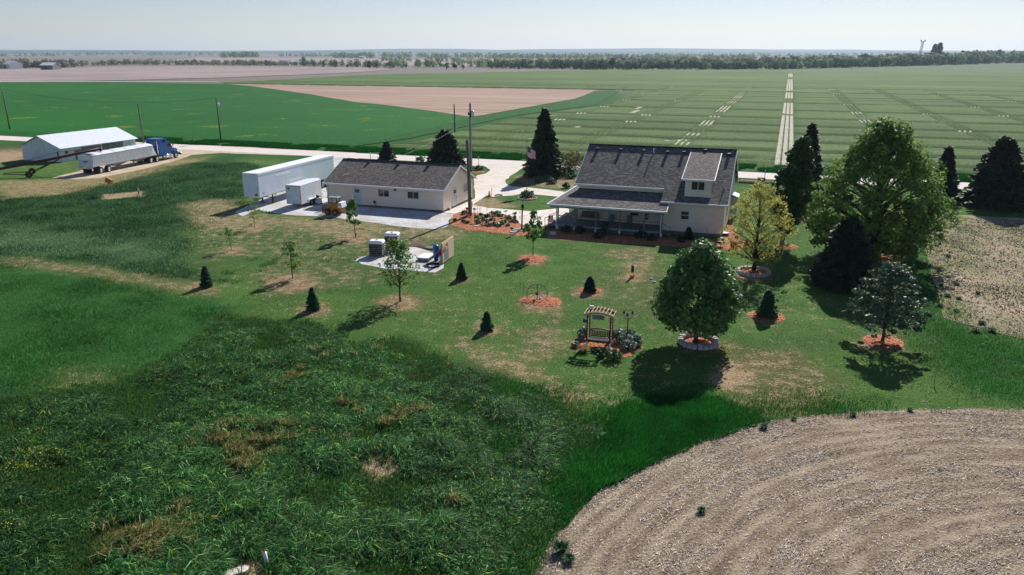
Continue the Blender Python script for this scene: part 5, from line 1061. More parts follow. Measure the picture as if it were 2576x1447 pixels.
for u_, v_ in ((-19.51, 83.95), (-16.87, 83.95), (-14.3, 83.93), (-11.72, 83.9), (-9.98, 83.95), (-7.74, 84.4), (-5.22, 83.95)):
    mb = MB(); z = zr(v_); mb.box(u_ - .17, u_ + .17, v_ - .18, v_ + .15, z - .12, z + .15); B(mb, 'roof_vent', M['black'], hs)
mb = MB(); mb.tube([(-13.2, 83.75, zr(83.75) - .05), (-13.2, 83.75, zr(83.75) + .45)], .06, 8); B(mb, 'vent_pipe', M['white'], hs)
mb = MB(); mb.tube([(-5.13, 79.2, zr(79.2) - .05), (-5.13, 79.2, zr(79.2) + .75)], .055, 8); B(mb, 'vent_pipe', M['white'], hs)
mb = MB(); mb.prism([(87.4, .3), (89.2, .3), (89.2, 2.4), (87.4, 2.4)], -4.79, -4.1, 'x'); by = B(mb, 'side_bay', M['siding'], hs)
mb = MB(); mb.slab([(-4.79, 87.2, 2.75), (-3.95, 87.2, 2.42), (-3.95, 89.4, 2.42), (-4.79, 89.4, 2.75)], .08); B(mb, 'side_bay_roof', M['trim'], by)
# porch things
r = uroot('porch_glider', -18.9, 78.3, 'grey cushioned porch glider bench behind the left rail', 'bench', z=.5)
mb = MB(); mb.bbox(-.95, .95, -.3, .35, .35, .5, .04); mb.build('seat', M['cushion'], r)
for s_ in (-1, 1): mb = MB(); mb.bbox(s_ * .47 - .44, s_ * .47 + .44, .3, .48, .5, 1.0, .05); mb.build('back_cushion', M['cushion'], r); mb = MB(); mb.tube([(s_ * 1.0, -.3, 0), (s_ * 1.0, -.3, .7), (s_ * 1.0, .4, .7), (s_ * 1.0, .4, 0)], .03, 5); mb.build('side_frame', M['black'], r)
for u_, lb in ((-16.3, 'dark patio chair in the middle of the porch'), (-14.4, 'dark patio chair with rounded back, right on the porch')):
    r = uroot('patio_chair', u_, 77.6, lb, 'chair', 'patio chairs on the porch', .5); mb = MB(); mb.bbox(-.28, .28, -.28, .28, .38, .46, .03); mb.build('seat', M['cushion'], r)
    mb = MB(); mb.bbox(-.28, .28, .25, .33, .46, 1.0, .03); mb.build('backrest', M['cushion'], r)
    for sx in (-1, 1):
        for sy in (-1, 1): mb = MB(); mb.tube([(sx * .25, sy * .25, 0), (sx * .27, sy * .25, .4)], .02, 5); mb.build('leg', M['black'], r)
        mb = MB(); mb.tube([(sx * .3, -.25, .42), (sx * .3, -.25, .64), (sx * .3, .28, .64)], .02, 5); mb.build('armrest', M['black'], r)
r = uroot('hanging_planter', -12.5, 77.0, 'dark leafy plant hanging under the porch roof in a grey pot', 'planter', z=1.35)
mb = MB(); mb.lathe([(.15, 0), (.22, .3), (.23, .32)]); mb.build('pot', M['pot'], r)
C_, A_, B_, v_ = clumps(np.array([(0, 0, .55), (.12, .05, .75), (-.15, 0, .7), (0, .1, .9)]), np.full(4, .2), 60, .1, 5); quadmesh('leaves', LM['spruce'], C_, A_, B_, v_, r)
mb = MB(); mb.tube([(0, 0, .3), (0, 0, 1.75)], .008, 4); mb.build('wire', M['black'], r)
def adir(label, p, rz, m):
    r = root('garden_chair', p, rz, label, 'chair'); mb = MB(); mb.slab([(-.27, -.3, .34), (.27, -.3, .34), (.27, .25, .24), (-.27, .25, .24)], .03); mb.build('seat', m, r)
    mb = MB()
    for i in range(4): mb.slab([(-.27 + i * .14, .22, .28), (-.15 + i * .14, .22, .28), (-.15 + i * .14, .5, .95 - .05 * abs(i - 1.5)), (-.27 + i * .14, .5, .95 - .05 * abs(i - 1.5))], .02)
    mb.build('backrest', m, r)
    for s_ in (-1, 1):
        mb = MB(); mb.box(s_ * .34 - .06, s_ * .34 + .06, -.35, .35, .5, .53); mb.build('armrest', m, r); mb = MB(); mb.box(s_ * .3 - .02, s_ * .3 + .02, -.32, -.24, 0, .5); mb.build('leg', m, r); mb = MB(); mb.box(s_ * .3 - .02, s_ * .3 + .02, .2, .28, 0, .5); mb.build('leg', m, r)
    return r
adir('dark red slatted chair by the left porch steps', at(*cp(120, 590)), TH + .4, M['pink'])

# ------------------------------------------------------------------ garage
gs = uroot('garage', -44.4, 83.9, 'long low beige garage with brown grey shingle roof', 'garage'); OFF[gs] = (-44.4, 83.9)
zg = lambda v: 2.72 + .455 * (v - 78.95); zgb = lambda v: zg(83.9) - .455 * (v - 83.9)
mb = MB(); mb.prism([(79.4, .25), (88.4, .25), (88.4, zgb(88.4) - .14), (83.9, zg(83.9) - .14), (79.4, zg(79.4) - .14)], -52.1, -36.65, 'x'); B(mb, 'wall', M['siding'], gs)
mb = MB(); mb.box(-52.07, -36.68, 79.43, 88.37, -.1, .25); B(mb, 'foundation', M['found'], gs)
mb = MB(); rq(mb, -52.5, -36.3, 78.95, 83.9, zg); L1 = 4.95 * math.hypot(1, .455)
mb.slab([(-36.3, 88.85, zgb(88.85)), (-52.5, 88.85, zgb(88.85)), (-52.5, 83.9, zg(83.9)), (-36.3, 83.9, zg(83.9))], .14, [(-36.3, 0), (-52.5, 0), (-52.5, L1), (-36.3, L1)]); B(mb, 'roof', M['roof1'], gs)
mb = MB(); mb.tube([(-52.5, 83.9, zg(83.9) + .02), (-36.3, 83.9, zg(83.9) + .02)], .08, 6); B(mb, 'ridge_cap', M['roof1'], gs)
mb = MB(); mb.box(-52.55, -36.27, 78.82, 78.94, 2.53, 2.73); B(mb, 'gutter', M['trim'], gs)
mb = MB()
for u_ in (-52.53, -36.27):
    mb.slab([(u_ - .03, 78.95, zg(78.95) + .01), (u_ + .03, 78.95, zg(78.95) + .01), (u_ + .03, 83.9, zg(83.9) + .01), (u_ - .03, 83.9, zg(83.9) + .01)], .24); B(mb, 'rake_board', M['trim'], gs); mb = MB()
    mb.slab([(u_ - .03, 88.85, zgb(88.85) + .01), (u_ + .03, 88.85, zgb(88.85) + .01), (u_ + .03, 83.9, zg(83.9) + .012), (u_ - .03, 83.9, zg(83.9) + .012)], .24); B(mb, 'rake_board', M['trim'], gs); mb = MB()
for u_ in (-52.17,): mb = MB(); mb.box(u_ - .04, u_ + .06, 79.28, 79.38, .05, 2.55); B(mb, 'downspout', M['trim'], gs)
for u_ in (-36.65, -52.1): mb = MB(); mb.box(u_ - .05, u_ + .05, 79.35, 79.45, .25, 2.72); B(mb, 'corner_board', M['trim'], gs)
door(gs, 'v', -48.46, -47.56, .2, 2.2, 79.4, -1); window(gs, 'v', -45.1, -43.7, 1.42, 2.2, 79.4, -1); window(gs, 'v', -41.2, -39.78, 1.42, 2.2, 79.4, -1)
d0 = onu(*c2(2372, 920), -36.65)[0]; d1 = onu(*c2(2400, 920), -36.65)[0]; door(gs, 'u', d0, d0 + .92, .2, 2.2, -36.65, 1)
w0 = onu(*c2(2468, 830), -36.65); w1 = onu(*c2(2508, 830), -36.65); window(gs, 'u', w0[0], w0[0] + 1.35, 1.4, 2.2, -36.65, 1)
for u_, v_ in ((-48.54, 83.38), (-44.37, 83.25), (-40.29, 83.19)): mb = MB(); z = zg(v_); mb.box(u_ - .16, u_ + .16, v_ - .15, v_ + .14, z - .1, z + .16); B(mb, 'roof_vent', M['black'], gs)
mb = MB(); z = zg(79.69); mb.tube([(-50.08, 79.75, z - .02), (-50.08, 79.75, z + .55), (-50.12, 79.7, z + .68), (-50.28, 79.68, z + .7), (-50.34, 79.66, z + .58)], .035, 6); B(mb, 'service_mast', M['grey'], gs)
mb = MB(); mb.box(-42.9, -42.72, 79.1, 79.39, 2.25, 2.42); B(mb, 'wall_light', M['darkgrey'], gs)
mb = MB(); u_ = onv(*c2(1640, 965), 79.3)[0]; mb.box(u_ - .15, u_ + .05, 79.15, 79.38, .55, .85); mb.tube([(u_ + .12, 79.25, 0), (u_ + .12, 79.25, .7), (u_, 79.25, .7)], .03, 5); B(mb, 'gas_meter', M['darkgrey'], gs)

# ------------------------------------------------------------------ machine shed
ms = uroot('machine_shed', -119.75, 104.2, 'white metal clad machine shed with weathered grey sliding doors', 'shed'); OFF[ms] = (-119.75, 104.2)
mb = MB(); mb.prism([(-124.3, -.1), (-115.2, -.1), (-115.2, 2.4), (-119.75, 4.2), (-124.3, 2.4)], 96.2, 112.3, 'y'); B(mb, 'wall', M['shedwall'], ms)
mb = MB(); zs = lambda d: 4.34 - .405 * d
for s_ in (-1, 1):
    e = -119.75 + s_ * 4.95; q_ = [(e, 95.8, zs(4.95)), (-119.75, 95.8, zs(0)), (-119.75, 112.7, zs(0)), (e, 112.7, zs(4.95))]
    mb.slab(q_ if s_ < 0 else q_[::-1], .06)
B(mb, 'roof', M['shedroof'], ms)
def onwall(x, y): return onu(*c1(x, y), -115.2)
for (xa, xb, zt, m_, lb) in ((940, 1165, 2.05, 'planks', None), (1190, 1305, 2.15, 'planks', None), (1312, 1425, 2.15, 'planks', None)):
    va, vb = onwall(xa, 800)[0], onwall(xb, 780)[0]; mb = MB(); mb.box(-115.19, -115.1, va, vb, .1, zt)
    for i in range(5): vq = va + (vb - va) * (i + .5) / 5; mb.box(-115.1, -115.07, vq - .03, vq + .03, .12, zt - .02)
    B(mb, 'sliding_door', M[m_], ms)
va, vb = onwall(875, 880)[0], onwall(942, 880)[0]; mb = MB(); mb.box(-115.19, -115.11, va, vb, 0, 1.75); B(mb, 'door', M['planks'], ms)
va = onwall(772, 852)[0]; mb = MB(); mb.box(-115.19, -115.14, va - .3, va + .3, 1.35, 1.75); B(mb, 'window', M['glass'], ms)
mb = MB(); mb.box(-115.19, -115.12, 99.5, 112.2, 2.2, 2.3); B(mb, 'door_track', M['trim'], ms)

# ------------------------------------------------------------------ trailers and truck
def wheel(par, x, y, r, w, rimm='alu', name='wheel', zc=None):
    zc = r if zc is None else zc
    mb = MB(); n = 20; pr = [(-w / 2, r * .82), (-w / 2 + .03, r * .97), (-w / 2 + .07, r), (w / 2 - .07, r), (w / 2 - .03, r * .97), (w / 2, r * .82)]
    vs = []; fs = []
    for a, rr in [(-w / 2, r * .6)] + pr + [(w / 2, r * .6)]:
        for k in range(n): t = 6.28318 * k / n; vs.append((x + a, y + rr * math.cos(t), zc + rr * math.sin(t)))
    for i in range(7):
        for k in range(n): q = (k + 1) % n; fs.append((i * n + k, i * n + q, (i + 1) * n + q, (i + 1) * n + k))
    mb.add(vs, fs); o = mb.build(name, M['rubber'], par, True)
    mb = MB(); sgn = 1 if x > 0 else -1
    vs = []; pr = [(sgn * (w / 2 - .01), r * .62), (sgn * (w / 2 - .07), r * .56), (sgn * (w / 2 - .09), r * .3), (sgn * (w / 2 - .0), r * .22), (sgn * (w / 2 + .01), .0)]
    for a, rr in pr:
        for k in range(n): t = 6.28318 * k / n; vs.append((x + a, y + rr * math.cos(t), zc + rr * math.sin(t)))
    fs = []
    for i in range(4):
        for k in range(n): q = (k + 1) % n; fs.append((i * n + k, i * n + q, (i + 1) * n + q, (i + 1) * n + k))
    mb.add(vs, fs); mb.build('rim', M[rimm], o, True); return o
def text(par, s, size, m, loc, rot, name='lettering', ext=.002, shear=0):
    cu = bpy.data.curves.new(name, 'FONT'); cu.body = s; cu.size = size; cu.extrude = ext; cu.align_x = 'CENTER'; cu.align_y = 'CENTER'; cu.shear = shear
    tmp = bpy.data.objects.new(name, cu); me = bpy.data.meshes.new_from_object(tmp); bpy.data.objects.remove(tmp)
    me.materials.clear(); me.materials.append(m); o = bpy.data.objects.new(name, me); link(o, par); o.location = loc; o.rotation_euler = rot; return o
# long van trailer, nose towards the yard
vt = root('van_trailer', W(-59.65, 74.6), TH + R(1.9), 'long white box semi trailer standing on its legs beside the garage', 'trailer')
mb = MB(); mb.bbox(-1.08, 1.08, 0, 17.4, 1.2, 4.08, .05); mb.build('body', M['vanwall'], vt)
mb = MB(); mb.box(-1.1, 1.1, -.02, 17.42, 4.085, 4.13); mb.build('roof', M['white'], vt)
mb = MB(); mb.box(1.085, 1.11, 0, 17.4, 3.86, 4.08); mb.box(-1.11, -1.085, 0, 17.4, 3.86, 4.08); mb.box(-1.1, 1.1, -.04, -.005, 3.98, 4.08); mb.build('top_rail', M['white'], vt)
mb = MB(); mb.box(1.085, 1.12, 0, 17.4, 1.17, 1.32); mb.box(-1.12, -1.085, 0, 17.4, 1.17, 1.32); mb.build('side_rail', M['alu'], vt)
for i in range(9): mb = MB(); mb.box(1.121, 1.126, .5 + i * 1.9, 1.2 + i * 1.9, 1.2, 1.26); mb.build('reflector_tape', M['red'], vt)
for x_ in (-1.06, 1.06): mb = MB(); mb.box(x_ - .04, x_ + .04, -.03, .0, 1.2, 3.98); mb.build('corner_post', M['white'], vt)
mb = MB(); mb.box(.62, .80, -.03, -.004, 3.2, 3.62); mb.box(.66, .76, -.034, -.03, 3.35, 3.5); mb.build('placard', M['tarp'], vt)
mb = MB(); mb.box(.45, .78, -.08, -.004, 1.42, 1.62); mb.build('connector_box', M['black'], vt)
mb = MB(); mb.tube([(.7, -.03, 1.6), (.8, -.03, 2.4), (.95, -.03, 2.6)], .012, 5); mb.build('air_line', M['black'], vt)
text(vt, "53'", .34, mat('blue_grey_lettering', (.08, .18, .24, 1), None, 3, .6), (1.09, .8, 1.66), (math.pi / 2, 0, math.pi / 2))
text(vt, "NEW", .95, M['fade'], (1.09, 6.7, 2.85), (math.pi / 2, 0, math.pi / 2), 'faded_lettering', .002, .2)
mb = MB(); mb.box(1.084, 1.09, 3.6, 6.6, 3.25, 3.5); mb.box(1.084, 1.09, 6.3, 9.6, 2.2, 2.42); mb.box(1.084, 1.088, 5.9, 6.05, 2.3, 3.3); mb.build('faded_stripe', M['fade'], vt)
for x_ in (-.75, .75):
    mb = MB(); mb.box(x_ - .07, x_ + .07, 2.9, 3.04, .12, 1.18); mb.box(x_ - .16, x_ + .16, 2.8, 3.14, .05, .12); mb.tube([(x_, 3.0, .5), (x_, 3.9, 1.15)], .04, 5); mb.build('landing_leg', M['black'], vt)
mb = MB(); mb.box(-.75, .75, 2.93, 3.0, .7, .8); mb.build('cross_brace', M['black'], vt)
mb = MB(); mb.box(.55, .95, 2.65, 3.3, 0, .05); mb.box(-.95, -.55, 2.65, 3.3, 0, .05); mb.build('wood_block', M['woodpale'], vt)
for y_ in (14.2, 15.5):
    for x_ in (-.85, .85): wheel(vt, x_, y_, .5, .5)
mb = MB(); mb.box(-.55, .55, 13.4, 16.3, .75, 1.19); mb.build('axle_frame', M['black'], vt)
# enclosed cargo trailer
ct = root('cargo_trailer', W(-54.7, 75.95), TH + R(4.2), 'short white enclosed cargo trailer with closed rear ramp door', 'trailer')
mb = MB(); mb.v = []; mb.prism([(-1.0, 0), (1.0, 0), (1.0, 4.9), (.0, 5.9), (-1.0, 4.9)], .45, 2.66, 'z'); mb.build('body', M['white'], ct, bevel=.03)
mb = MB(); mb.prism([(-1.01, -.01), (1.01, -.01), (1.01, 4.91), (0, 5.92), (-1.01, 4.91)], 2.665, 2.74, 'z'); mb.build('roof', M['trim'], ct, bevel=.03)
dr = MB(); dr.box(-.86, .86, -.04, -.004, .6, 2.5); dr = dr.build('ramp_door', mat('pale_blue_white_door', S(212, 226, 234), None, 2, .45), ct)
mb = MB(); mb.box(-1.0, -.87, -.05, -.003, .47, 2.64); mb.box(.87, 1.0, -.05, -.003, .47, 2.64); mb.box(-.87, .87, -.05, -.003, .47, .59); mb.box(-.87, .87, -.05, -.003, 2.51, 2.64); mb.build('door_surround', mat('cream_trim', S(214, 208, 190), None, 3, .5), ct)
for p_ in ((-.93, 2.56), (-.02, 2.57), (.93, 2.56), (-.93, .55), (.93, .55)): mb = MB(); mb.box(p_[0] - .04, p_[0] + .04, -.07, -.05, p_[1] - .03, p_[1] + .03); mb.build('marker_light', M['darkgrey'], ct)
for x_ in (-.6, .6): mb = MB(); mb.box(x_ - .1, x_ + .1, -.07, -.04, 1.5, 1.54); mb.build('door_latch', M['black'], dr)
mb = MB(); mb.box(-.76, -.46, -.05, -.041, 2.24, 2.42); mb.box(-.66, -.58, -.05, -.041, 2.08, 2.16); mb.build('door_badge', M['darkgrey'], dr)
mb = MB(); mb.box(.90, .97, -.06, -.05, 1.1, 1.45); mb.build('tail_light', M['red'], ct)
mb = MB(); mb.box(1.001, 1.30, 1.5, 3.3, .78, .84); mb.slab([(1.0, 1.22, .5), (1.3, 1.22, .5), (1.3, 1.5, .84), (1.0, 1.5, .84)], .04); mb.slab([(1.0, 3.3, .84), (1.3, 3.3, .84), (1.3, 3.58, .5), (1.0, 3.58, .5)], .04); mb.build('fender', M['white'], ct)
for y_ in (1.95, 2.8): wheel(ct, 1.13, y_, .36, .24, 'grey'); wheel(ct, -1.13, y_, .36, .24, 'grey')
mb = MB(); mb.tube([(0, 5.85, .5), (0, 7.0, .5)], .05, 6); mb.tube([(0, 6.6, .02), (0, 6.6, .6)], .04, 6); mb.build('tongue', M['black'], ct)
r = root('sprayer_tank', at(*ck(835, 1040)), TH, 'white plastic tank with black pump and hose beside the cargo trailer', 'sprayer')
mb = MB(); mb.bbox(-.42, .42, -.3, .3, .1, .78, .08); mb.build('tank', M['white'], r)
mb = MB(); mb.bbox(-.2, .15, -.15, .2, .78, 1.1, .05); mb.build('pump', M['black'], r)
mb = MB(); mb.tube([(-.3, -.2, .8), (-.45, -.34, .95), (0, -.36, .6), (.42, -.34, .7), (.5, 0, .95), (.2, .1, 1.0)], .025, 6); mb.build('hose', M['black'], r)
mb = MB(); mb.box(-.46, .46, -.34, .34, 0, .1); mb.build('base_frame', M['black'], r)

# hopper grain trailer and its truck
gt = root('grain_trailer', W(-100.02, 88.6), TH + R(6.6), 'silver ribbed hopper grain trailer with grey rolled tarp', 'trailer')
mb = MB(); w_ = 1.32
prf = [(-1.35, 1.35), (-1.2, 2.78), (12.4, 2.78), (13.1, 1.35)]
mb.prism(prf, -w_, w_, 'x'); body = mb.build('body', corrugated('ribbed_aluminium', S(232, 235, 240), S(190, 196, 204), .33, 1, .45, 0), gt)
for s_ in (-1, 1):
    mb = MB(); a_, b_ = sorted((s_ * (w_ + .001), s_ * (w_ + .05)))
    for i in range(40):
        y_ = -.95 + i * .345
        if y_ < 12.4: mb.box(a_, b_, y_, y_ + .06, 1.42, 2.72)
    mb.build('side_ribs', M['white'], gt)
mb = MB(); mb.box(-w_ - .06, w_ + .06, -1.5, 13.15, 1.2, 1.36); mb.box(-w_ - .05, w_ + .05, -1.25, 12.45, 2.76, 2.88); mb.build('frame_rail', M['alu'], gt)
mb = MB(); vs = []; n_ = 12
for i in range(n_ + 1):
    y_ = -1.3 + 13.8 * i / n_
    for j in range(9): x_ = -1.4 + 2.8 * j / 8; vs.append((x_, y_, 2.89 + (.30 + .03 * (i % 2)) * (1 - (x_ / 1.4) ** 2)))
fs = [(i * 9 + j, i * 9 + j + 1, (i + 1) * 9 + j + 1, (i + 1) * 9 + j) for i in range(n_) for j in range(8)] + [tuple(range(9))[::-1], tuple(range(n_ * 9, n_ * 9 + 9))]
mb.add(vs, fs); mb.build('tarp', M['tarp'], gt, True)
for i in range(5): y_ = .9 + i * 2.7; mb = MB(); mb.tube([(1.42, y_, 2.86), (1.0, y_, 3.06), (0, y_, 3.24), (-1.0, y_, 3.06), (-1.42, y_, 2.86)], .022, 5); mb.build('tarp_bow', M['darkgrey'], gt)
for y_ in (2.6, 7.6): mb = MB(); mb.add([(-1.2, y_, 1.2), (1.2, y_, 1.2), (1.2, y_ + 4.4, 1.2), (-1.2, y_ + 4.4, 1.2), (-.5, y_ + 1.8, .55), (.5, y_ + 1.8, .55), (.5, y_ + 2.6, .55), (-.5, y_ + 2.6, .55)], [(0, 1, 5, 4), (1, 2, 6, 5), (2, 3, 7, 6), (3, 0, 4, 7), (4, 5, 6, 7)]); mb.build('hopper', M['grey'], gt)
for y_ in (0.15, 1.85):
    for x_ in (-1.05, 1.05): wheel(gt, x_, y_, .52, .52)
mb = MB(); mb.slab([(1.0, 1.45, 1.1), (1.34, 1.45, 1.1), (1.34, 2.3, 1.12), (1.0, 2.3, 1.12)], .04); mb.build('fender', M['alu'], gt)
mb = MB(); mb.box(-1.3, 1.3, -1.56, -1.5, .9, 1.34); mb.build('rear_bumper', M['alu'], gt)
for x_ in (-1.0, -.85, -.7, .7, .85, 1.0): mb = MB(); mb.tube([(x_, -1.6, 1.05), (x_, -1.56, 1.05)], .06, 8); mb.build('tail_light', M['red'], gt)
for x_ in (-.95, .95): mb = MB(); mb.box(x_ - .3, x_ + .3, -.75, -.72, .12, 1.15); mb.build('mud_flap', M['black'], gt)
mb = MB(); mb.box(-.2, .2, -1.58, -1.565, 1.12, 1.26); mb.build('licence_plate', M['white'], gt)
mb = MB(); mb.add([(-.5, -1.33, 2.0), (0, -1.30, 2.08), (.5, -1.33, 2.0), (.15, -1.34, 1.9), (0, -1.35, 1.84), (-.15, -1.34, 1.9)], [(0, 1, 2, 3, 4, 5)]); mb.v = [(a, b - .03, c) for a, b, c in mb.v]; mb.build('emblem', M['darkgrey'], gt)
for x_ in (-.8, .8): mb = MB(); mb.tube([(x_, 9.9, .35), (x_, 9.9, 1.25)], .06, 6); mb.box(x_ - .12, x_ + .12, 9.8, 10.0, .3, .35); mb.build('landing_leg', M['black'], gt)
tk = root('semi_truck', W(-100.02, 88.6), TH + R(6.6), 'blue sleeper semi truck coupled to the silver grain trailer', 'truck')
mb = MB(); mb.box(-.45, .45, 11.0, 19.3, .72, .98); mb.build('frame', M['black'], tk)
for y_ in (11.75, 13.3):
    for x_ in (-1.0, 1.0): wheel(tk, x_, y_, .52, .55)
for x_ in (-1.02, 1.02): wheel(tk, x_, 18.45, .52, .3)
mb = MB(); mb.prism([(14.1, .95), (16.5, .95), (16.5, 3.0), (16.35, 3.55), (16.0, 3.78), (14.1, 3.72)], -1.16, 1.16, 'x'); mb.build('sleeper', M['blue'], tk, bevel=.07)
mb = MB(); mb.prism([(16.51, .95), (18.0, .95), (18.0, 1.95), (17.45, 2.85), (16.9, 3.15), (16.51, 3.3)], -1.0, 1.0, 'x'); cab = mb.build('cab', M['blue'], tk, bevel=.05)
mb = MB(); mb.slab([(-.88, 18.02, 2.0), (.88, 18.02, 2.0), (.82, 17.52, 2.8), (-.82, 17.52, 2.8)], .02); mb.v = [(a, b + .03, c + .02) for a, b, c in mb.v]; mb.build('windshield', M['glass'], cab)
for s_ in (-1, 1): mb = MB(); mb.prism([(16.75, 2.0), (17.8, 2.0), (17.4, 2.65), (16.8, 2.75)], s_ * 1.002, s_ * 1.02, 'x'); mb.build('side_window', M['glass'], cab)
for s_ in (-1, 1): mb = MB(); mb.prism([(15.2, 3.1), (16.1, 3.15), (16.0, 3.45), (15.4, 3.42)], s_ * 1.162, s_ * 1.175, 'x'); mb.build('sleeper_window', M['glass'], tk)
mb = MB(); mb.prism([(18.0, .9), (19.75, .9), (19.75, 1.45), (19.5, 1.62), (18.0, 1.95)], -.62, .62, 'x'); mb.build('hood', M['blue'], tk, bevel=.08)
for s_ in (-1, 1):
    mb = MB(); ar = [(18.45 + .78 * math.cos(t), .62 + .78 * math.sin(t)) for t in np.linspace(2.9, .1, 9)]; ai = [(18.45 + .60 * math.cos(t), .56 + .60 * math.sin(t)) for t in np.linspace(.1, 2.9, 9)]
    x0_, x1_ = sorted((s_ * .63, s_ * 1.18)); mb.prism(ar + ai, x0_, x1_, 'x'); mb.build('fender', M['blue'], tk)
    mb = MB(); mb.tube([(s_ * .95, 15.2, .72), (s_ * .95, 17.2, .72)], .30, 14); mb.build('fuel_tank', M['chrome'], tk, True)
    mb = MB(); mb.box(min(s_ * .8, s_ * 1.26), max(s_ * .8, s_ * 1.26), 15.2, 17.3, .36, .41); mb.build('step', M['alu'], tk)
    mb = MB(); mb.tube([(s_ * 1.08, 13.95, .9), (s_ * 1.08, 13.95, 3.4), (s_ * 1.12, 13.8, 3.55)], .075, 8); mb.build('exhaust_stack', M['chrome'], tk)
    mb = MB(); mb.tube([(s_ * 1.0, 17.6, 2.1), (s_ * 1.32, 17.65, 2.15), (s_ * 1.32, 17.65, 2.7), (s_ * 1.0, 17.5, 2.75)], .025, 5); mb.box(s_ * 1.36 - .09, s_ * 1.36 + .09, 17.62, 17.68, 2.2, 2.62); mb.build('mirror', M['chrome'], tk)
    mb = MB(); mb.bbox(s_ * .8 - .16, s_ * .8 + .16, 19.3, 19.42, 1.05, 1.25, .02); mb.build('headlight', M['chrome'], tk)
mb = MB(); mb.box(-.55, .55, 19.76, 19.8, .95, 1.42); mb.build('grille', M['chrome'], tk)
mb = MB(); mb.bbox(-1.15, 1.15, 19.82, 20.05, .45, .85, .05); mb.build('bumper', M['blue'], tk)
mb = MB(); mb.box(-.5, .5, 11.6, 13.4, .98, 1.12); mb.build('fifth_wheel', M['black'], tk)
for i in range(5): mb = MB(); mb.bbox(-.6 + .3 * i - .04, -.6 + .3 * i + .04, 16.95, 17.05, 3.14, 3.22, .01); mb.build('roof_light', M['orange'], tk)

# grain auger
wc = (at(*c1(340, 1135)) + at(*c1(380, 1090))) / 2; ax = (at(*c1(380, 1090)) - at(*c1(340, 1135))).normalized(); fd = Vector((-ax.y, ax.x, 0)); fd = fd if fd.x > 0 else -fd
def onaug(x, y):
    d = ray(x, y); o_ = Vector((0, 0, H)); n_ = Vector((-fd.y, fd.x, 0)); t = (wc - o_).dot(n_) / d.dot(n_); p = o_ + d * t; return p - Vector((wc.x, wc.y, 0))
ag = root('grain_auger', (wc.x, wc.y, 0), 0, 'long dark red grain auger on two wheels beside the white shed', 'auger')
pt, pm, pl_ = onaug(*c1(1150, 797)), onaug(*c1(680, 900)), onaug(*c1(0, 1028)); pl_ = pt + (pl_ - pt) * 1.15
mb = MB(); mb.tube([pl_, pm, pt], .2, 10); mb.build('tube', M['maroon'], ag, True)
mb = MB(); mb.tube([pt + Vector((0, 0, .1)), pt + fd * .25 + Vector((0, 0, -.35))], [.26, .2], 8); mb.build('spout', M['maroon'], ag)
mb = MB(); mb.box(-.1, .1, -.1, .1, 0, .9); mb.v = [(a + pm.x, b + pm.y, c + pm.z) for a, b, c in mb.v]; mb.build('truss_post', M['maroon'], ag)
mb = MB(); top = pm + Vector((0, 0, .9)); mb.tube([pl_ + (pm - pl_) * .15, top, pt - (pt - pm) * .1], .02, 4); mb.build('truss_cable', M['black'], ag)
mb = MB(); hw = ax * 1.9
for s_ in (-1, 1):
    mb.tube([Vector((0, 0, .45)) + hw * s_, pm - Vector((0, 0, .25))], .07, 6); mb.tube([Vector((0, 0, .45)) + hw * s_, onaug(*c1(0, 1085)) * .9 + hw * s_ * .25], .06, 6)
mb.tube([Vector((0, 0, .45)) - hw, Vector((0, 0, .45)) + hw], .06, 6); mb.build('undercarriage', M['rust'], ag)
for s_ in (-1, 1):
    c_ = hw * s_; o_ = wheel(ag, .01, 0, .48, .22, 'yellow'); o_.location = (c_.x, c_.y, 0); o_.rotation_euler = (0, 0, math.atan2(ax.y, ax.x))

# skid loader
sk = root('skid_loader', at(*ck(1150, 1240)), TH + math.pi / 2 + R(6), 'yellow and black skid loader with forks by the garage corner', 'loader')   # +y is forward
for x_ in (-.62, .62):
    for y_ in (-.42, .55): wheel(sk, x_, y_, .36, .3, 'yellow')
mb = MB(); mb.prism([(-1.1, .35), (.75, .35), (.75, .75), (.3, 1.0), (-.9, 1.25), (-1.25, 1.15)], -.46, .46, 'x'); mb.build('body', M['yellow'], sk, bevel=.04)
mb = MB(); mb.prism([(-1.3, .9), (-.75, .9), (-.8, 1.5), (-1.2, 1.5)], -.62, .62, 'x'); mb.build('engine_cover', M['white'], sk, bevel=.03)
cabo = MB()
for x_ in (-.42, .42):
    for y_ in (-.6, .45): cabo.tube([(x_, y_, 1.0), (x_ * .95, y_ * .93, 1.95)], .045, 4)
cabo.box(-.42, .42, -.62, -.56, 1.0, 1.6); cabo = cabo.build('cab', M['black'], sk)
mb = MB(); mb.bbox(-.52, .52, -.72, .56, 1.95, 2.05, .03); mb.build('cab_roof', mat('grey_green_roof', S(130, 140, 140), None, 2, .6), cabo)
mb = MB(); mb.box(-.24, .24, -.5, .0, .95, 1.1); mb.box(-.24, .24, -.5, -.4, 1.1, 1.55); mb.build('seat', M['black'], cabo)
for s_ in (-1, 1): mb = MB(); mb.slab([(s_ * .58 - .06, -1.15, 1.35), (s_ * .58 + .06, -1.15, 1.35), (s_ * .58 + .06, .75, 1.12), (s_ * .58 - .06, .75, 1.12)], .16); mb.slab([(s_ * .58 - .06, .7, 1.12), (s_ * .58 + .06, .7, 1.12), (s_ * .58 + .06, 1.1, .35), (s_ * .58 - .06, 1.1, .35)], .16); mb.build('lift_arm', M['yellow'], sk)
mb = MB(); mb.box(-.66, .66, 1.16, 1.22, .2, .28); mb.box(-.66, .66, 1.16, 1.22, .95, 1.02)
for i in range(7): mb.box(-.66 + i * .21, -.63 + i * .21, 1.16, 1.2, .28, .95)
mb.build('fork_carriage', M['black'], sk)
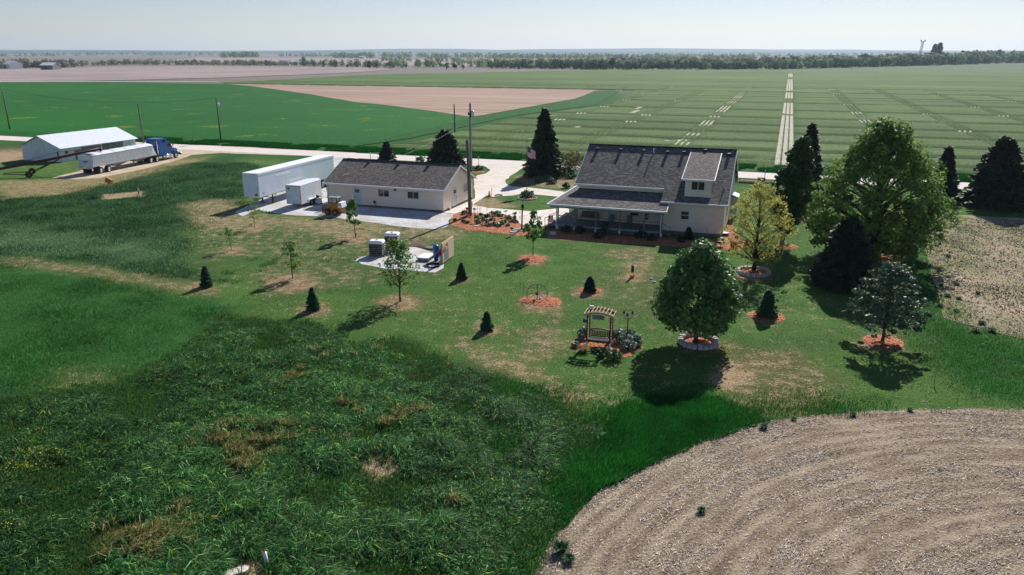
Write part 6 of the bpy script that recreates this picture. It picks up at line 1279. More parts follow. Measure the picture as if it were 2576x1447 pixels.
for x_ in (-.35, .35): mb = MB(); mb.box(x_ - .06, x_ + .06, 1.22, 2.35, .12, .17); mb.box(x_ - .06, x_ + .06, 1.22, 1.26, .12, .8); mb.build('fork', M['darkgrey'], sk)

# ------------------------------------------------------------------ poles, posts, flag
GPo = 'utility poles along the road'
def pole(label, px, top, rad=.15, xarm=False, trans=False, group=GPo, ins=True):
    b = at(*px); h_ = hgt(px, top); r = root('utility_pole', (b.x, b.y, 0), TH, label, 'pole', group)
    mb = MB(); mb.tube([(0, 0, -.1), (0, 0, h_ * .5), (0, 0, h_)], [rad * 1.15, rad, rad * .75], 9); mb.build('shaft', M['pole'], r, True)
    if ins: mb = MB(); mb.lathe([(.05, 0), (.07, .05), (.05, .12), (.02, .16)], (0, 0, h_ - .01), 8); mb.build('insulator', M['stone'], r)
    if trans:
        mb = MB(); mb.lathe([(.2, 0), (.22, .05), (.22, .75), (.16, .82)], (.38, 0, h_ - 1.9), 12); mb.build('transformer', M['alu'], r, True)
        mb = MB(); mb.box(.1, .25, -.04, .04, h_ - 1.6, h_ - 1.5); mb.build('bracket', M['black'], r)
    return r, h_
pole('bare utility pole nearest the left picture edge', (25, 326), (10, 222)); r, h_ = pole('utility pole behind the grain trailer with looped cable', (361, 360), (349, 260))
mb = MB(); mb.tube([(.1, 0, h_ - .3), (.7, 0, h_ - .8), (1.0, 0, h_ - 2.2), (.3, 0, h_ - 3.6)], .02, 4); mb.build('cable_loop', M['black'], r)
pole('utility pole with grey transformer left of the white trailers', (556, 355), (543, 245), trans=True)
pole('slim utility pole standing in the crop beyond the road', (1144, 332), (1144, 262), .17)
r, h_ = pole('tallest utility pole with transformer behind the garage end', c3(382, 632), c3(370, 70), .19, trans=True)
mb = MB(); mb.lathe([(.11, 0), (.12, .4), (.08, .45)], (-.28, 0, h_ - 1.8), 8); mb.build('cutout_switch', M['darkgrey'], r)
mb = MB(); mb.tube([(.14, -.17, .2), (.14, -.17, h_ - 2.2)], .045, 6); mb.build('conduit', M['alu'], r)
b = at(1183, 543); h_ = hgt((1183, 543), (1178, 352)); r = root('wooden_post', (b.x, b.y, 0), 0, 'thick grey wooden pole in the red mulch with yellow guarded guy wire', 'pole')
mb = MB(); mb.tube([(0, 0, -.1), (-.08, 0, h_ * .5), (-.2, 0, h_)], [.24, .2, .17], 10); mb.build('shaft', M['pole'], r, True)
mb = MB(); a_ = at(*cg(582, 530)) - b; mb.tube([a_, a_ * .55 + Vector((0, 0, 2.2))], .03, 6); mb.build('guy_guard', M['yellow'], r)
mb = MB(); mb.tube([a_ * .55 + Vector((0, 0, 2.2)), Vector((-.15, 0, h_ - .6))], .01, 4); mb.build('guy_wire', M['grey'], r)
mb = MB(); mb.bbox(.1, .3, -.28, -.12, 1.1, 1.7, .02); mb.tube([(.2, -.2, 0), (.2, -.2, 1.1)], .03, 6); mb.build('meter_box', M['alu'], r)
# overhead wires
wires = []
def span(label, p0, p1, sag, rad=.022):
    p0, p1 = Vector(p0), Vector(p1); mb = MB(); pts = [p0.lerp(p1, t / 10) - Vector((0, 0, sag * 4 * (t / 10) * (1 - t / 10))) - Vector((p0.x, p0.y, 0)) for t in range(11)]
    r = root('overhead_wire', (p0.x, p0.y, 0), 0, label, 'wire', 'wires strung between the poles'); mb.tube(pts, rad, 4); mb.build('cable', M['darkgrey'], r)
pb = at(361, 360); pc = at(556, 355); pa = at(25, 326); pe = at(*c3(382, 632))
span('thin wire between the two poles nearest the shed', (pa.x, pa.y, hgt((25, 326), (10, 222)) - .1), (pc.x, pc.y, hgt((556, 355), (543, 245)) - .1), 2.0)
span('service wire from the tall pole to the garage mast', (pe.x, pe.y, hgt(c3(382, 632), c3(370, 70)) - 2.4), tuple(W(-50.1, 79.75, 3.65)), .9, .015)
# flag pole
fb = c3(843, 806); b = at(*fb); h_ = hgt(fb, c3(835, 380)); fp = root('flagpole', (b.x, b.y, 0), 0, 'slender rusty flagpole rising from the round flower bed', 'flagpole')
mb = MB(); mb.tube([(0, 0, 0), (-.05, 0, h_ * .5), (-.06, 0, h_)], [.05, .04, .03], 7); mb.build('pole', M['rust'], fp, True); mb = MB(); mb.lathe([(.0, 0), (.05, .04), (.05, .08), (0, .12)], (-.06, 0, h_), 8); mb.build('finial', M['rust'], fp)
fl = root('flag', (b.x, b.y, h_ - .75), 0, 'American flag, stars and stripes, hanging folded from the flagpole', 'flag')
fm, k = newmat('flag_cloth', .7, .2); at_ = k.n('ShaderNodeAttribute', attribute_name='fc'); k.l(at_.outputs['Color'], k.p.inputs['Base Color'])
me = bpy.data.meshes.new('cloth'); nx_, ny_ = 40, 26; L_, hf = 2.1, 1.25; vs = []
for j in range(ny_ + 1):
    for i in range(nx_ + 1):
        t = i / nx_; s_ = j / ny_; xx = .05 + 1.05 * t; zz = -hf * s_ - .62 * t ** 1.2 - .15 * math.sin(t * 5) * s_; yy = .16 * math.sin(t * 9 + s_ * 1.2) * (t ** .6)
        vs.append((xx, yy, zz))
me.from_pydata(vs, [], [(j * (nx_ + 1) + i, (j + 1) * (nx_ + 1) + i, (j + 1) * (nx_ + 1) + i + 1, j * (nx_ + 1) + i + 1) for j in range(ny_) for i in range(nx_)])
cols = []
for j in range(ny_):
    for i in range(nx_):
        if i < 16 and j < 14: c_ = (.75, .75, .78, 1) if (i % 3 == 1 and (j % 3) == 1) else (.01, .02, .09, 1)
        else: c_ = (.5, .012, .03, 1) if (j // 2) % 2 == 0 else (.8, .78, .78, 1)
        cols += list(c_)
a = me.attributes.new('fc', 'FLOAT_COLOR', 'FACE'); a.data.foreach_set('color', cols); me.materials.append(fm); me.polygons.foreach_set('use_smooth', [True] * len(me.polygons))
link(bpy.data.objects.new('cloth', me), fl)
# stone rings
def ring(c, r_, n, name_label, hh_=.3):
    R_ = root('stone_ring', (c.x, c.y, 0), 0, name_label, 'stone border')
    for i in range(n):
        t = i / n * 6.283; l_ = 6.283 * r_ / n * .46; mb = MB(); h_ = hh_ * random.uniform(.75, 1.1); ww = hh_ * random.uniform(.42, .6)
        mb.bbox(-l_, l_, -ww, ww, -.02, h_, min(l_, ww) * .35); mb.v = [(a + random.uniform(-.03, .03), b_ + random.uniform(-.03, .03), c_ + random.uniform(-.02, .02) * (c_ > .05)) for a, b_, c_ in mb.v]
        o = mb.build('stone', M['stone'], R_); o.location = (r_ * math.cos(t), r_ * math.sin(t), 0); o.rotation_euler = (0, 0, t + math.pi / 2 + random.uniform(-.2, .2))
ring(ROCK1[0], ROCK1[1], 22, 'ring of rough white stones round the dense maple', .32); ring(ROCK2[0], ROCK2[1], 20, 'ring of rough pale stones under the yellow leaved tree', .26); ring(ROCK3[0], ROCK3[1], 18, 'low pale stone ring round the flagpole bush', .16)
# road side lantern stakes
GL = 'small lantern posts along the road'
def lantern(label, p, h_, m_='rust'):
    r = root('lantern_post', p, 0, label, 'lamp post', GL); mb = MB(); mb.tube([(0, 0, 0), (0, 0, h_ - .25)], .045, 6); mb.build('post', M[m_], r)
    mb = MB(); mb.lathe([(.05, 0), (.09, .04), (.09, .18), (.11, .2), (.02, .28)], (0, 0, h_ - .27), 8); mb.build('lantern', M['tarp'], r)
for x_, y_, lb in ((1593, 490, 'lantern stake left of the small pine behind the garage'), (2022, 515, 'lantern stake between the two evergreens behind the garage')):
    u_, z_ = onv(*c2(x_, y_), 114.5); lantern(lb, W(u_, 114.5), z_)
lantern('dark red lantern post on the mulch island at the drive', at(*c3(443, 592)), hgt(c3(443, 592), c3(443, 508)), 'magenta')
lantern('lantern stake beyond the yellow leaved tree by the road', at(*c5(327, 655)), hgt(c5(327, 655), c5(335, 578)))
r = root('marker_post', at(*c5(1885, 562)), 0, 'white post with orange top in the crop beyond the road', 'marker post'); h_ = hgt(c5(1885, 562), c5(1890, 498)); mb = MB(); mb.tube([(0, 0, 0), (0, 0, h_ * .5)], .1, 8); mb.build('post', M['white'], r); mb = MB(); mb.tube([(0, 0, h_ * .5), (0, 0, h_)], .11, 8); mb.build('cap', M['orange'], r)
# yellow pedestal and orange marker in the meadow
b = at(*c1(1270, 1335)); r = root('meter_stand', b, -.25, 'yellow tilted box on two thin posts in the rough grass', 'utility box'); mb = MB(); mb.bbox(-.42, .38, -.25, .25, -.32, .3, .06); o = mb.build('box', M['yellow'], r); o.location = (.25, 0, 1.95); o.rotation_euler = (0, .45, .2)
for x_ in (0, .5): mb = MB(); mb.tube([(x_, 0, 0), (x_, 0, 1.75)], .035, 6); mb.build('leg', M['grey'], r)
b = at(*c1(1608, 1318)); r = root('marker_post', b, 0, 'orange marker post with white bands in the rough grass', 'marker post'); h_ = hgt(c1(1608, 1318), c1(1605, 1245))
for z0, z1, m_ in ((0, .5, 'red'), (.5, .6, 'white'), (.6, .7, 'orange'), (.7, .78, 'white'), (.78, 1, 'orange')): mb = MB(); mb.tube([(0, 0, h_ * z0), (0, 0, h_ * z1)], .09, 8); mb.build('post' if z0 == 0 else 'band', M[m_], r)
# PVC stand pipe and flat stones in the foreground
pb_ = (673.4, 1427); b = at(*pb_); h_ = hgt(pb_, (667, 1390)); r = root('stand_pipe', b, 0, 'white plastic pipe with red tip standing in the foreground grass', 'pipe')
mb = MB(); mb.tube([(0, 0, -.05), (-.05, 0, h_)], .07, 14); mb.build('pipe', M['white'], r, True); mb = MB(); mb.tube([(-.06, 0, h_), (-.07, 0, h_ + .14)], [.035, .02], 8); mb.build('red_tip', M['red'], r)
def stone(label, p, a, b_, h_, rz, m_='stone'):
    r = root('flat_stone', p, rz, label, 'stone'); mb = MB(); n = 9; pl = [(a * math.cos(i / n * 6.28) * random.uniform(.85, 1.1), b_ * math.sin(i / n * 6.28) * random.uniform(.85, 1.1)) for i in range(n)]
    mb.prism(pl, -.02, h_); o = mb.build('stone', M[m_], r, bevel=.02); return r
stone('large flat slab at the bottom edge near the white pipe', at(590, 1442), .5, .22, .09, .3, 'conc'); stone('smaller flat slab beside the large one at the bottom edge', at(612, 1432), .22, .14, .08, .1, 'conc')
for p_, a_, b_, lb in (((690, 585), .4, .22, 'left flat pale stone at the front of the mulch bed'), ((790, 580), .42, .22, 'right flat pale stone at the front of the mulch bed'), ((910, 430), .42, .2, 'pale stone among the plants in the mulch bed'), ((1510, 725), .42, .2, 'lowest left paving stone by the lamp post'), ((1575, 690), .42, .2, 'second paving stone by the lamp post'), ((1660, 695), .4, .18, 'paving stone touching the lamp post foot'), ((1610, 655), .42, .2, 'upper left paving stone by the lamp post'), ((1690, 635), .38, .18, 'uppermost paving stone by the lamp post')):
    stone(lb, at(*cg(*p_), .04), a_, b_, .09, TH)
stone('reddish boulder in the dark bed below the porch', at(*cp(150, 780)), .45, .3, .25, TH)

# ------------------------------------------------------------------ garden ornaments
GO = cg
r = root('lamp_post', at(*cg(1708, 685)), 0, 'tall dark wooden lamp post at the end of the mulch bed', 'lamp post'); h_ = hgt(cg(1708, 685), cg(1730, 75))
mb = MB(); mb.tube([(0, 0, 0), (.03, 0, h_ * .5), (.06, 0, h_ * .82)], [.09, .075, .07], 7); mb.build('post', M['rust'], r); mb = MB(); z = h_ * .82; mb.lathe([(.06, 0), (.14, .05), (.15, .25), (.17, .28), (.03, .45), (.01, .55)], (.08, 0, z), 8); mb.build('lantern', M['black'], r)
mb = MB(); mb.tube([(.06 + .17 * math.cos(t), 0, z + .02 + .17 * math.sin(t)) for t in np.linspace(3.2, 6.2, 9)], .03, 5); mb.build('horseshoe', M['rust'], r)
r = root('hand_pump', at(*cg(490, 355)), 0, 'dark pink painted hand water pump by the wooden pole', 'pump'); mb = MB(); mb.lathe([(.12, 0), (.1, .1), (.09, .75), (.14, .8), (.13, .95), (.05, 1.0)], n=10); mb.build('body', M['magenta'], r, True); mb = MB(); mb.tube([(0, 0, .7), (.22, -.05, .68), (.28, -.05, .58)], .045, 6); mb.build('spout', M['magenta'], r); mb = MB(); mb.tube([(0, 0, .95), (-.15, 0, 1.05), (-.3, 0, .6)], .025, 5); mb.build('handle', M['magenta'], r)
r = root('metal_bucket', at(*cg(512, 375)), 0, 'small grey bucket under the pink pump', 'bucket'); mb = MB(); mb.lathe([(.15, 0), (.2, .32), (.21, .33), (.18, .33), (.14, .04)], n=12); mb.build('pail', M['alu'], r); mb = MB(); mb.tube([(.2 * math.cos(t), 0, .32 + .1 * math.sin(t)) for t in np.linspace(0, 3.14, 7)], .01, 4); mb.build('handle', M['darkgrey'], r)
r = root('gazing_ball', at(*cg(655, 365)), 0, 'shiny gazing ball on a thin dark stand', 'ornament'); h_ = hgt(cg(655, 365), cg(645, 160)); mb = MB()
for t in (0, 2.1, 4.2): mb.tube([(.16 * math.cos(t), .16 * math.sin(t), 0), (.05 * math.cos(t), .05 * math.sin(t), h_ * .4), (.15 * math.cos(t), .15 * math.sin(t), h_ - .35)], .014, 5)
mb.build('stand', M['black'], r); mb = MB(); mb.lathe([(.17 * math.sin(t), -.17 * math.cos(t)) for t in np.linspace(.05, 3.09, 10)], (0, 0, h_ - .2), 16); mb.build('ball', M['chrome'], r, True)
r = root('plant_cage', at(*cg(720, 290)), 0, 'wire frame cage beside the gazing ball', 'wire cage'); mb = MB()
for t in np.linspace(0, 6.28, 9)[:-1]: mb.tube([(.42 * math.cos(t), .3 * math.sin(t), 0), (.42 * math.cos(t), .3 * math.sin(t), .85)], .01, 4)
for z in (.05, .45, .85): mb.tube([(.42 * math.cos(t), .3 * math.sin(t), z) for t in np.linspace(0, 6.28, 17)], .01, 4)
mb.build('wire_frame', M['grey'], r)
r = root('metal_dish', at(*cg(1370, 385)), 0, 'notched metal seat dish on a thin leaning stem', 'ornament'); h_ = hgt(cg(1370, 385), cg(1340, 245)); mb = MB(); mb.tube([(0, 0, 0), (-.12, 0, h_ - .12)], .02, 5); mb.build('stem', M['rust'], r)
mb = MB(); mb.lathe([(.03, -.14), (.2, -.08), (.3, 0), (.31, .02), (.2, -.05), (.02, -.1)], (-.14, 0, h_), 14); mb.build('dish', M['tarp'], r)
mb = MB()
for t in np.linspace(.3, 2.8, 6): mb.box(-.14 + .24 * math.cos(t) - .015, -.14 + .24 * math.cos(t) + .015, .18 * math.sin(t) - .05, .18 * math.sin(t) + .03, h_ - .005, h_ + .012)
mb.build('slot', M['black'], r)
r = root('hook_stand', at(*cg(935, 320)), 0, 'small curled metal hook stand at the back of the bed', 'ornament'); mb = MB(); mb.tube([(0, 0, 0), (0, 0, .8)] + [(.08 + .08 * math.cos(t), 0, .8 + .1 * math.sin(t)) for t in np.linspace(3.1, -.8, 7)], .02, 5); mb.build('stem', M['stone'], r)
r = root('flower_pot', at(*cg(1553, 435)), 0, 'grey pot of flowers on the patio edge', 'flower pot'); mb = MB(); mb.lathe([(.12, 0), (.2, .12), (.2, .34), (.15, .42), (.17, .45)], n=12); mb.build('pot', M['pot'], r, True); C_, A_, B_, v_ = clumps(np.array([(0, 0, .62), (.1, .05, .7), (-.12, 0, .68)]), np.full(3, .16), 60, .08, 6); quadmesh('flowers', LM['plant'], C_, A_, B_, v_, r)
r = root('wind_chime_hook', at(*cg(1672, 400)), 0, 'thin hook with hanging bells beside the lamp post', 'ornament'); mb = MB(); mb.tube([(.1, 0, 0), (.1, 0, .85), (.03, 0, .95), (-.04, 0, .85)], .012, 4); mb.lathe([(.06, 0), (.02, .1)], (-.04, 0, .6), 8); mb.lathe([(.07, 0), (.02, .1)], (-.04, 0, .05), 8); mb.tube([(-.04, 0, .1), (-.04, 0, .85)], .006, 4); mb.build('hook', M['black'], r)
r = root('white_lamp', at(*cg(115, 225)), 0, 'small white box lamp at the garage wall', 'ground lamp'); mb = MB(); mb.bbox(-.12, .12, -.1, .1, .12, .34, .03); mb.build('head', M['white'], r); mb = MB(); mb.tube([(0, 0, 0), (0, 0, .12)], .03, 6); mb.build('foot', M['white'], r)
r = root('traffic_cone', at(*c3(531, 838)), 0, 'orange traffic cone at the end of the drive', 'traffic cone'); mb = MB(); mb.lathe([(.17, .03), (.05, .7), (.04, .72)], n=12); mb.build('cone', M['orange'], r, True); mb = MB(); mb.box(-.21, .21, -.21, .21, 0, .03); mb.build('base', M['orange'], r); mb = MB(); mb.lathe([(.126, .28), (.096, .42)], n=12); mb.v = [(a * 1.03, b_ * 1.03, c_) for a, b_, c_ in mb.v]; mb.build('collar', M['tarp'], r)
r = root('hydrant_pipe', at(*c3(548, 838)), 0, 'rusty stand pipe tap right of the traffic cone', 'tap'); mb = MB(); mb.tube([(0, 0, 0), (0, 0, .95)], .035, 6); mb.tube([(0, 0, .95), (.12, 0, 1.0)], .03, 6); mb.build('pipe', M['rust'], r)
def coil(label, p, r_, m_, rad, turns, zz=.0, name='hose_coil', asp=1.0):
    r = root(name, p, 0, label, 'hose'); mb = MB(); mb.tube([(r_ * (1 + .06 * math.sin(t * 1.7)) * math.cos(t), r_ * asp * (1 + .05 * math.cos(t * 1.3)) * math.sin(t), rad + .012 * t / 2) for t in np.linspace(0, 6.283 * turns, int(18 * turns))], rad, 5); mb.build('hose', M[m_], r)
M['hosegreen'] = mat('pale_green_hose', S(130, 176, 160), None, 3, .5)
coil('pale green garden hose coiled by the traffic cone', at(*c3(610, 834)), .5, 'hosegreen', .025, 2.5)
coil('black hose coil lying on the gravel by the board', at(*cq(1745, 1070)), .62, 'black', .035, 3.2)

# garden wagon wheel bed
b = at(*c7(513, 513)); r = root('wagon_wheel', b, .0, 'old spoked wagon wheel held by a dark post in red mulch', 'wheel'); rw_ = .78; mb = MB()
zc = hgt(c7(513, 513), c7(513, 465))
mb.tube([(rw_ * math.cos(t), 0, zc + rw_ * math.sin(t)) for t in np.linspace(0, 6.283, 29)], .03, 6, False); mb.build('rim', M['oldwood'], r); mb = MB()
for t in np.linspace(0, 6.283, 13)[:-1]: mb.tube([(0, 0, zc), (rw_ * math.cos(t), 0, zc + rw_ * math.sin(t))], .014, 4)
mb.build('spoke', M['oldwood'], r); mb = MB(); mb.tube([(0, -.12, zc), (0, .12, zc)], .09, 8); mb.build('hub', M['black'], r); mb = MB(); mb.tube([(0, -.06, 0), (0, -.06, hgt(c7(513, 513), c7(513, 390)))], .03, 6); mb.build('post', M['black'], r)
r = root('solar_light', at(*c7(540, 522)), 0, 'small white globe light at the foot of the wagon wheel', 'ground lamp'); mb = MB(); mb.lathe([(.06, 0), (.11, .08), (.11, .2), (.06, .27)], n=12); mb.build('globe', M['white'], r, True); mb = MB(); mb.tube([(0, 0, 0), (0, 0, .05)], .02, 6); mb.build('stake', M['grey'], r)
r = root('shepherd_hook', at(*c7(398, 495)), 0, 'thin bent shepherd hook left of the wagon wheel', 'hook'); mb = MB(); mb.tube([(0, 0, 0), (0, 0, 1.0), (-.05, 0, 1.15), (-.16, 0, 1.18), (-.22, 0, 1.05)], .012, 5); mb.build('rod', M['black'], r)
bb = c7(1300, 330); b = at(*bb); r = root('bird_feeder', b, 0, 'tube bird feeder on a hook pole in a bare circle', 'bird feeder'); h_ = hgt(bb, c7(1315, 212)); mb = MB(); mb.tube([(.1, 0, 0), (.1, 0, h_), (.0, 0, h_ + .04), (-.02, 0, h_ - .1)], .014, 5); mb.build('pole', M['black'], r)
mb = MB(); mb.lathe([(.02, -.72), (.11, -.7), (.1, -.15), (.14, -.12), (.02, 0)], (-.02, 0, h_ - .1), 10); mb.build('feeder_tube', M['darkgrey'], r); mb = MB(); mb.lathe([(.16, -.1), (.02, .03)], (-.02, 0, h_ - .1), 10); mb.build('cap', M['tarp'], r); mb = MB(); mb.lathe([(.16, 0), (.19, .22), (.2, .24), (.15, .2)], n=10); mb.build('orange_pot', M['orange'], r)
for p_, lb in ((c7(1460, 345), 'pale broken stone lying on the lawn near the maple'), (c7(1485, 372), 'second smaller pale stone on the lawn near the maple')): stone(lb, at(*p_), .16, .1, .1, .3)
# garden swing arbor
bl, br = at(*ca(465, 880)), at(*ca(908, 930)); dx = (br - bl); Wd = dx.length; rz_ = math.atan2(dx.y, dx.x); hA = hgt(ca(465, 880), ca(470, 275))
r = root('garden_swing', ((bl.x + br.x) / 2, (bl.y + br.y) / 2, 0), rz_, 'red brown garden arbor bench with curved slatted top', 'garden arbor'); h2 = Wd / 2; D_ = .75
for x_ in (-h2, h2):
    for y_ in (0, D_): mb = MB(); mb.box(x_ - .045, x_ + .045, y_ - .045, y_ + .045, .3, hA); o = mb.build('post', M['wood'], r); mb = MB(); mb.box(x_ - .047, x_ + .047, y_ - .047, y_ + .047, 0, .3); mb.build('white_foot', M['white'], o)
    mb = MB()
    for i in range(9): z = .5 + i * (hA - .6) / 8; mb.box(x_ - .02, x_ + .02, .046, D_ - .046, z, z + .05)
    mb.build('side_slat', M['woodpale'], r)
arc = lambda x_: hA + .02 + .2 * (1 - (x_ / (h2 + .2)) ** 2)
for y_ in (-.04, D_ + .04):
    mb = MB(); n_ = 10; pl = [(-h2 - .2 + (2 * h2 + .4) * i / n_) for i in range(n_ + 1)]; mb.prism([(x_, arc(x_)) for x_ in pl] + [(x_, arc(x_) - .14) for x_ in pl[::-1]], y_ - .02, y_ + .02, 'y'); mb.build('top_arch', M['woodpale'] if y_ < 0 else M['wood'], r)
for i in range(9): x_ = -h2 - .17 + (2 * h2 + .34) * i / 8; mb = MB(); z = arc(x_); mb.box(x_ - .022, x_ + .022, -.22, D_ + .2, z + .002, z + .07); mb.build('rafter', M['woodpale'], r)
mb = MB(); mb.box(-h2 + .32, h2 - .4, -.03, .0, hA - .28, hA + .02); mb.build('sign_board', M['oldwood'], r)
mb = MB(); mb.box(-h2 + .06, h2 - .06, -.05, .5, .42, .46); mb.build('seat', M['deck'], r)
mb = MB(); mb.box(-h2 + .06, h2 - .06, .5, .55, .5, .58); n_ = 10; pl = [(-h2 + .06 + (2 * h2 - .12) * i / n_) for i in range(n_ + 1)]; ab_ = lambda x_: .98 + .1 * (1 - (x_ / h2) ** 2)
mb.prism([(x_, ab_(x_)) for x_ in pl] + [(x_, ab_(x_) - .09) for x_ in pl[::-1]], .5, .55, 'y')
bk_ = mb.build('backrest', M['wood'], r)
for i in range(12): x_ = -h2 + .16 + (2 * h2 - .32) * i / 11; mb = MB(); mb.box(x_ - .035, x_ + .035, .512, .538, .57, .92); mb.build('back_slat', M['wood'], bk_)
mb = MB(); mb.box(-h2 + .06, h2 - .06, -.03, .0, .28, .41); mb.build('front_apron', M['wood'], r)
r2 = root('bird_house', (bl.x - .16, bl.y + .1, 1.55), rz_, 'small blue box hung on the left arbor post', 'birdhouse'); mb = MB(); mb.prism([(-.1, 0), (.1, 0), (.1, .2), (0, .3), (-.1, .2)], -.09, .09, 'y'); mb.build('box', mat('blue_box', (.05, .12, .25, 1), None, 2, .6), r2); mb = MB(); mb.tube([(0, -.1, .12), (0, -.091, .12)], .03, 8); mb.build('hole', M['black'], r2)
r2 = root('small_box', (bl.x + .3, bl.y + .55, hA + .24), rz_, 'small white box on top of the arbor rafters', 'box'); mb = MB(); mb.bbox(-.14, .14, -.08, .08, 0, .14, .02); mb.build('case', M['tarp'], r2)
# three armed lamp
lb_ = ca(1240, 830); b = at(*lb_); r = root('garden_lamp', b, 0, 'black three armed garden lamp standing among silvery shrubs', 'lamp post'); h_ = hgt(lb_, ca(1255, 340))
mb = MB(); mb.lathe([(.2, 0), (.2, .14), (.17, .16)], n=14); mb.build('base', M['conc'], r); mb = MB(); mb.lathe([(.11, .16), (.09, .35), (.05, .4), (.035, .9), (.03, h_)], n=10); mb.build('pole', M['black'], r, True)
for t in (.3, 2.5, 4.4):
    cx2, cy2 = .3 * math.cos(t), .3 * math.sin(t); mb = MB(); mb.tube([(0, 0, h_ - .02), (cx2 * .5, cy2 * .5, h_ - .12), (cx2, cy2, h_)], .018, 5); arm = mb.build('arm', M['black'], r)
    mb = MB(); mb.lathe([(.03, 0), (.06, .04), (.09, .24)], (cx2, cy2, h_), 8); mb.build('glass', M['tarp'], arm); mb = MB(); mb.lathe([(.1, .24), (.05, .33), (.01, .42)], (cx2, cy2, h_), 8); mb.build('lamp_cap', M['black'], arm)

# ------------------------------------------------------------------ well equipment on the gravel pad
bl, br = at(*cq(2008, 1022)), at(*cq(2312, 832)); dx = br - bl; hb = hgt(cq(2008, 1022), cq(1975, 488)); rz_ = math.atan2(dx.y, dx.x) + R(4); Lb = dx.length * 1.12
r = root('plywood_board', (bl.x, bl.y, 0), rz_, 'upright chipboard panel with orange spray lettering', 'board'); mb = MB(); mb.box(0, Lb, 0, .03, .12, hb); mb.build('panel', M['osb'], r); mb = MB(); mb.box(-.01, Lb, .031, .12, hb - .02, hb + .05); mb.box(-.05, -.001, -.01, .1, 0, hb); mb.build('frame', M['woodpale'], r)
mb = MB(); mb.box(Lb * .12, Lb * .52, -.003, -.001, .2, hb * .62); mb.build('grey_patch', mat('grey_sprayed_board', S(170, 168, 176), S(120, 120, 132), 16, .9), r)
def strokes(segs, rad=.055): 
    mb = MB()
    for s_ in segs: mb.tube([(x_, -.004, z_) for x_, z_ in s_], rad, 4)
    mb.v = [(a, min(b_, -.002) * .25, c_) for a, b_, c_ in mb.v]; return mb
t_ = hb
strokes([[(.15, t_ - .25), (.22, t_ - .5)], [(.15, t_ - .55), (.15, t_ - .85), (.27, t_ - .85), (.27, t_ - .55), (.15, t_ - .55)], [(.21, t_ - .6), (.21, t_ - .8)]]).build('spray_mark', M['orange'], r)
strokes([[(.46, t_ - .85), (.46, t_ - .3), (.62, t_ - .27)], [(.46, t_ - .52), (.58, t_ - .5)], [(.72, t_ - .5), (.74, t_ - .82), (.84, t_ - .78), (.84, t_ - .5)], [(.92, t_ - .22), (.96, t_ - .45), (1.03, t_ - .3), (1.1, t_ - .45), (1.14, t_ - .22)], [(1.22, t_ - .22), (1.26, t_ - .4), (1.36, t_ - .36)], [(1.38, t_ - .2), (1.36, t_ - .62), (1.26, t_ - .66)]], .05).build('spray_lettering', M['orange'], r)
mb = MB(); inv = Matrix.Rotation(-rz_, 3, 'Z'); f0 = inv @ (at(*cq(1600, 985)) - Vector((bl.x, bl.y, 0))); mb.tube([(-.02, .05, hb * .82), f0 + Vector((0, 0, .03))], .045, 4); mb.build('brace', M['oldwood'], r)
tb = cq(1838, 922); b = at(*tb); ht_ = hgt(tb, cq(1825, 508)); wr = 80 / 6.44 * .6289 * b.length / F; r = root('pressure_tank', b, 0, 'tall bright blue pressure tank beside the board', 'tank'); mb = MB(); mb.lathe([(wr * .75, 0), (wr * .75, .22)], n=16); mb.build('skirt', M['black'], r)
mb = MB(); mb.lathe([(wr * .7, .2), (wr, .32), (wr, ht_ - .2), (wr * .85, ht_ - .07), (wr * .4, ht_ - .005), (0.01, ht_)], n=24); mb.build('body', M['tankblue'], r, True)
b = at(*cq(1960, 935)); r = root('water_cylinder', b, 0, 'white cylinder standing against the board', 'tank'); mb = MB(); hc_ = hgt(cq(1960, 935), cq(1960, 800)); mb.lathe([(.16, 0), (.16, hc_ - .05), (.1, hc_)], n=14); mb.build('body', M['white'], r, True); mb = MB(); mb.lathe([(.03, 0), (.03, .06)], (0, 0, hc_), 8); mb.build('valve', M['grey'], r)
r = root('red_canister', (b.x, b.y, hc_ + .06), 0, 'red canister on top of the white cylinder', 'canister'); mb = MB(); mb.lathe([(.18, 0), (.18, .5), (.12, .58)], n=14); mb.build('body', M['red'], r, True); mb = MB(); mb.lathe([(.05, 0), (.05, .05)], (0, 0, .58), 8); mb.build('cap', M['white'], r)
r = root('concrete_form', at(*cq(1620, 900)), rz_ + .0, 'white slab box frame on grey blocks before the blue tank', 'slab'); mb = MB(); mb.box(-.7, 1.0, -.3, .75, .28, .36); mb.build('top_sheet', M['white'], r); 
for x_, y_ in ((-.6, -.2), (0, -.2), (.7, -.2), (-.6, .6), (.7, .6)): mb = MB(); mb.box(x_ - .16, x_ + .16, y_ - .1, y_ + .1, 0, .275); mb.build('block', M['found'], r)
for p_, lb in ((cq(1690, 602), 'grey concrete lid behind the blue tank'), (cq(660, 975), 'dark round lid under the young leafy tree')): 
    r = root('manhole_cover', at(*p_, .02), 0, lb, 'cover'); mb = MB(); mb.lathe([(.5, 0), (.5, .1), (.46, .12)], n=20); mb.build('lid', M['found'], r)
GW_ = 'totes of firewood under white lids'
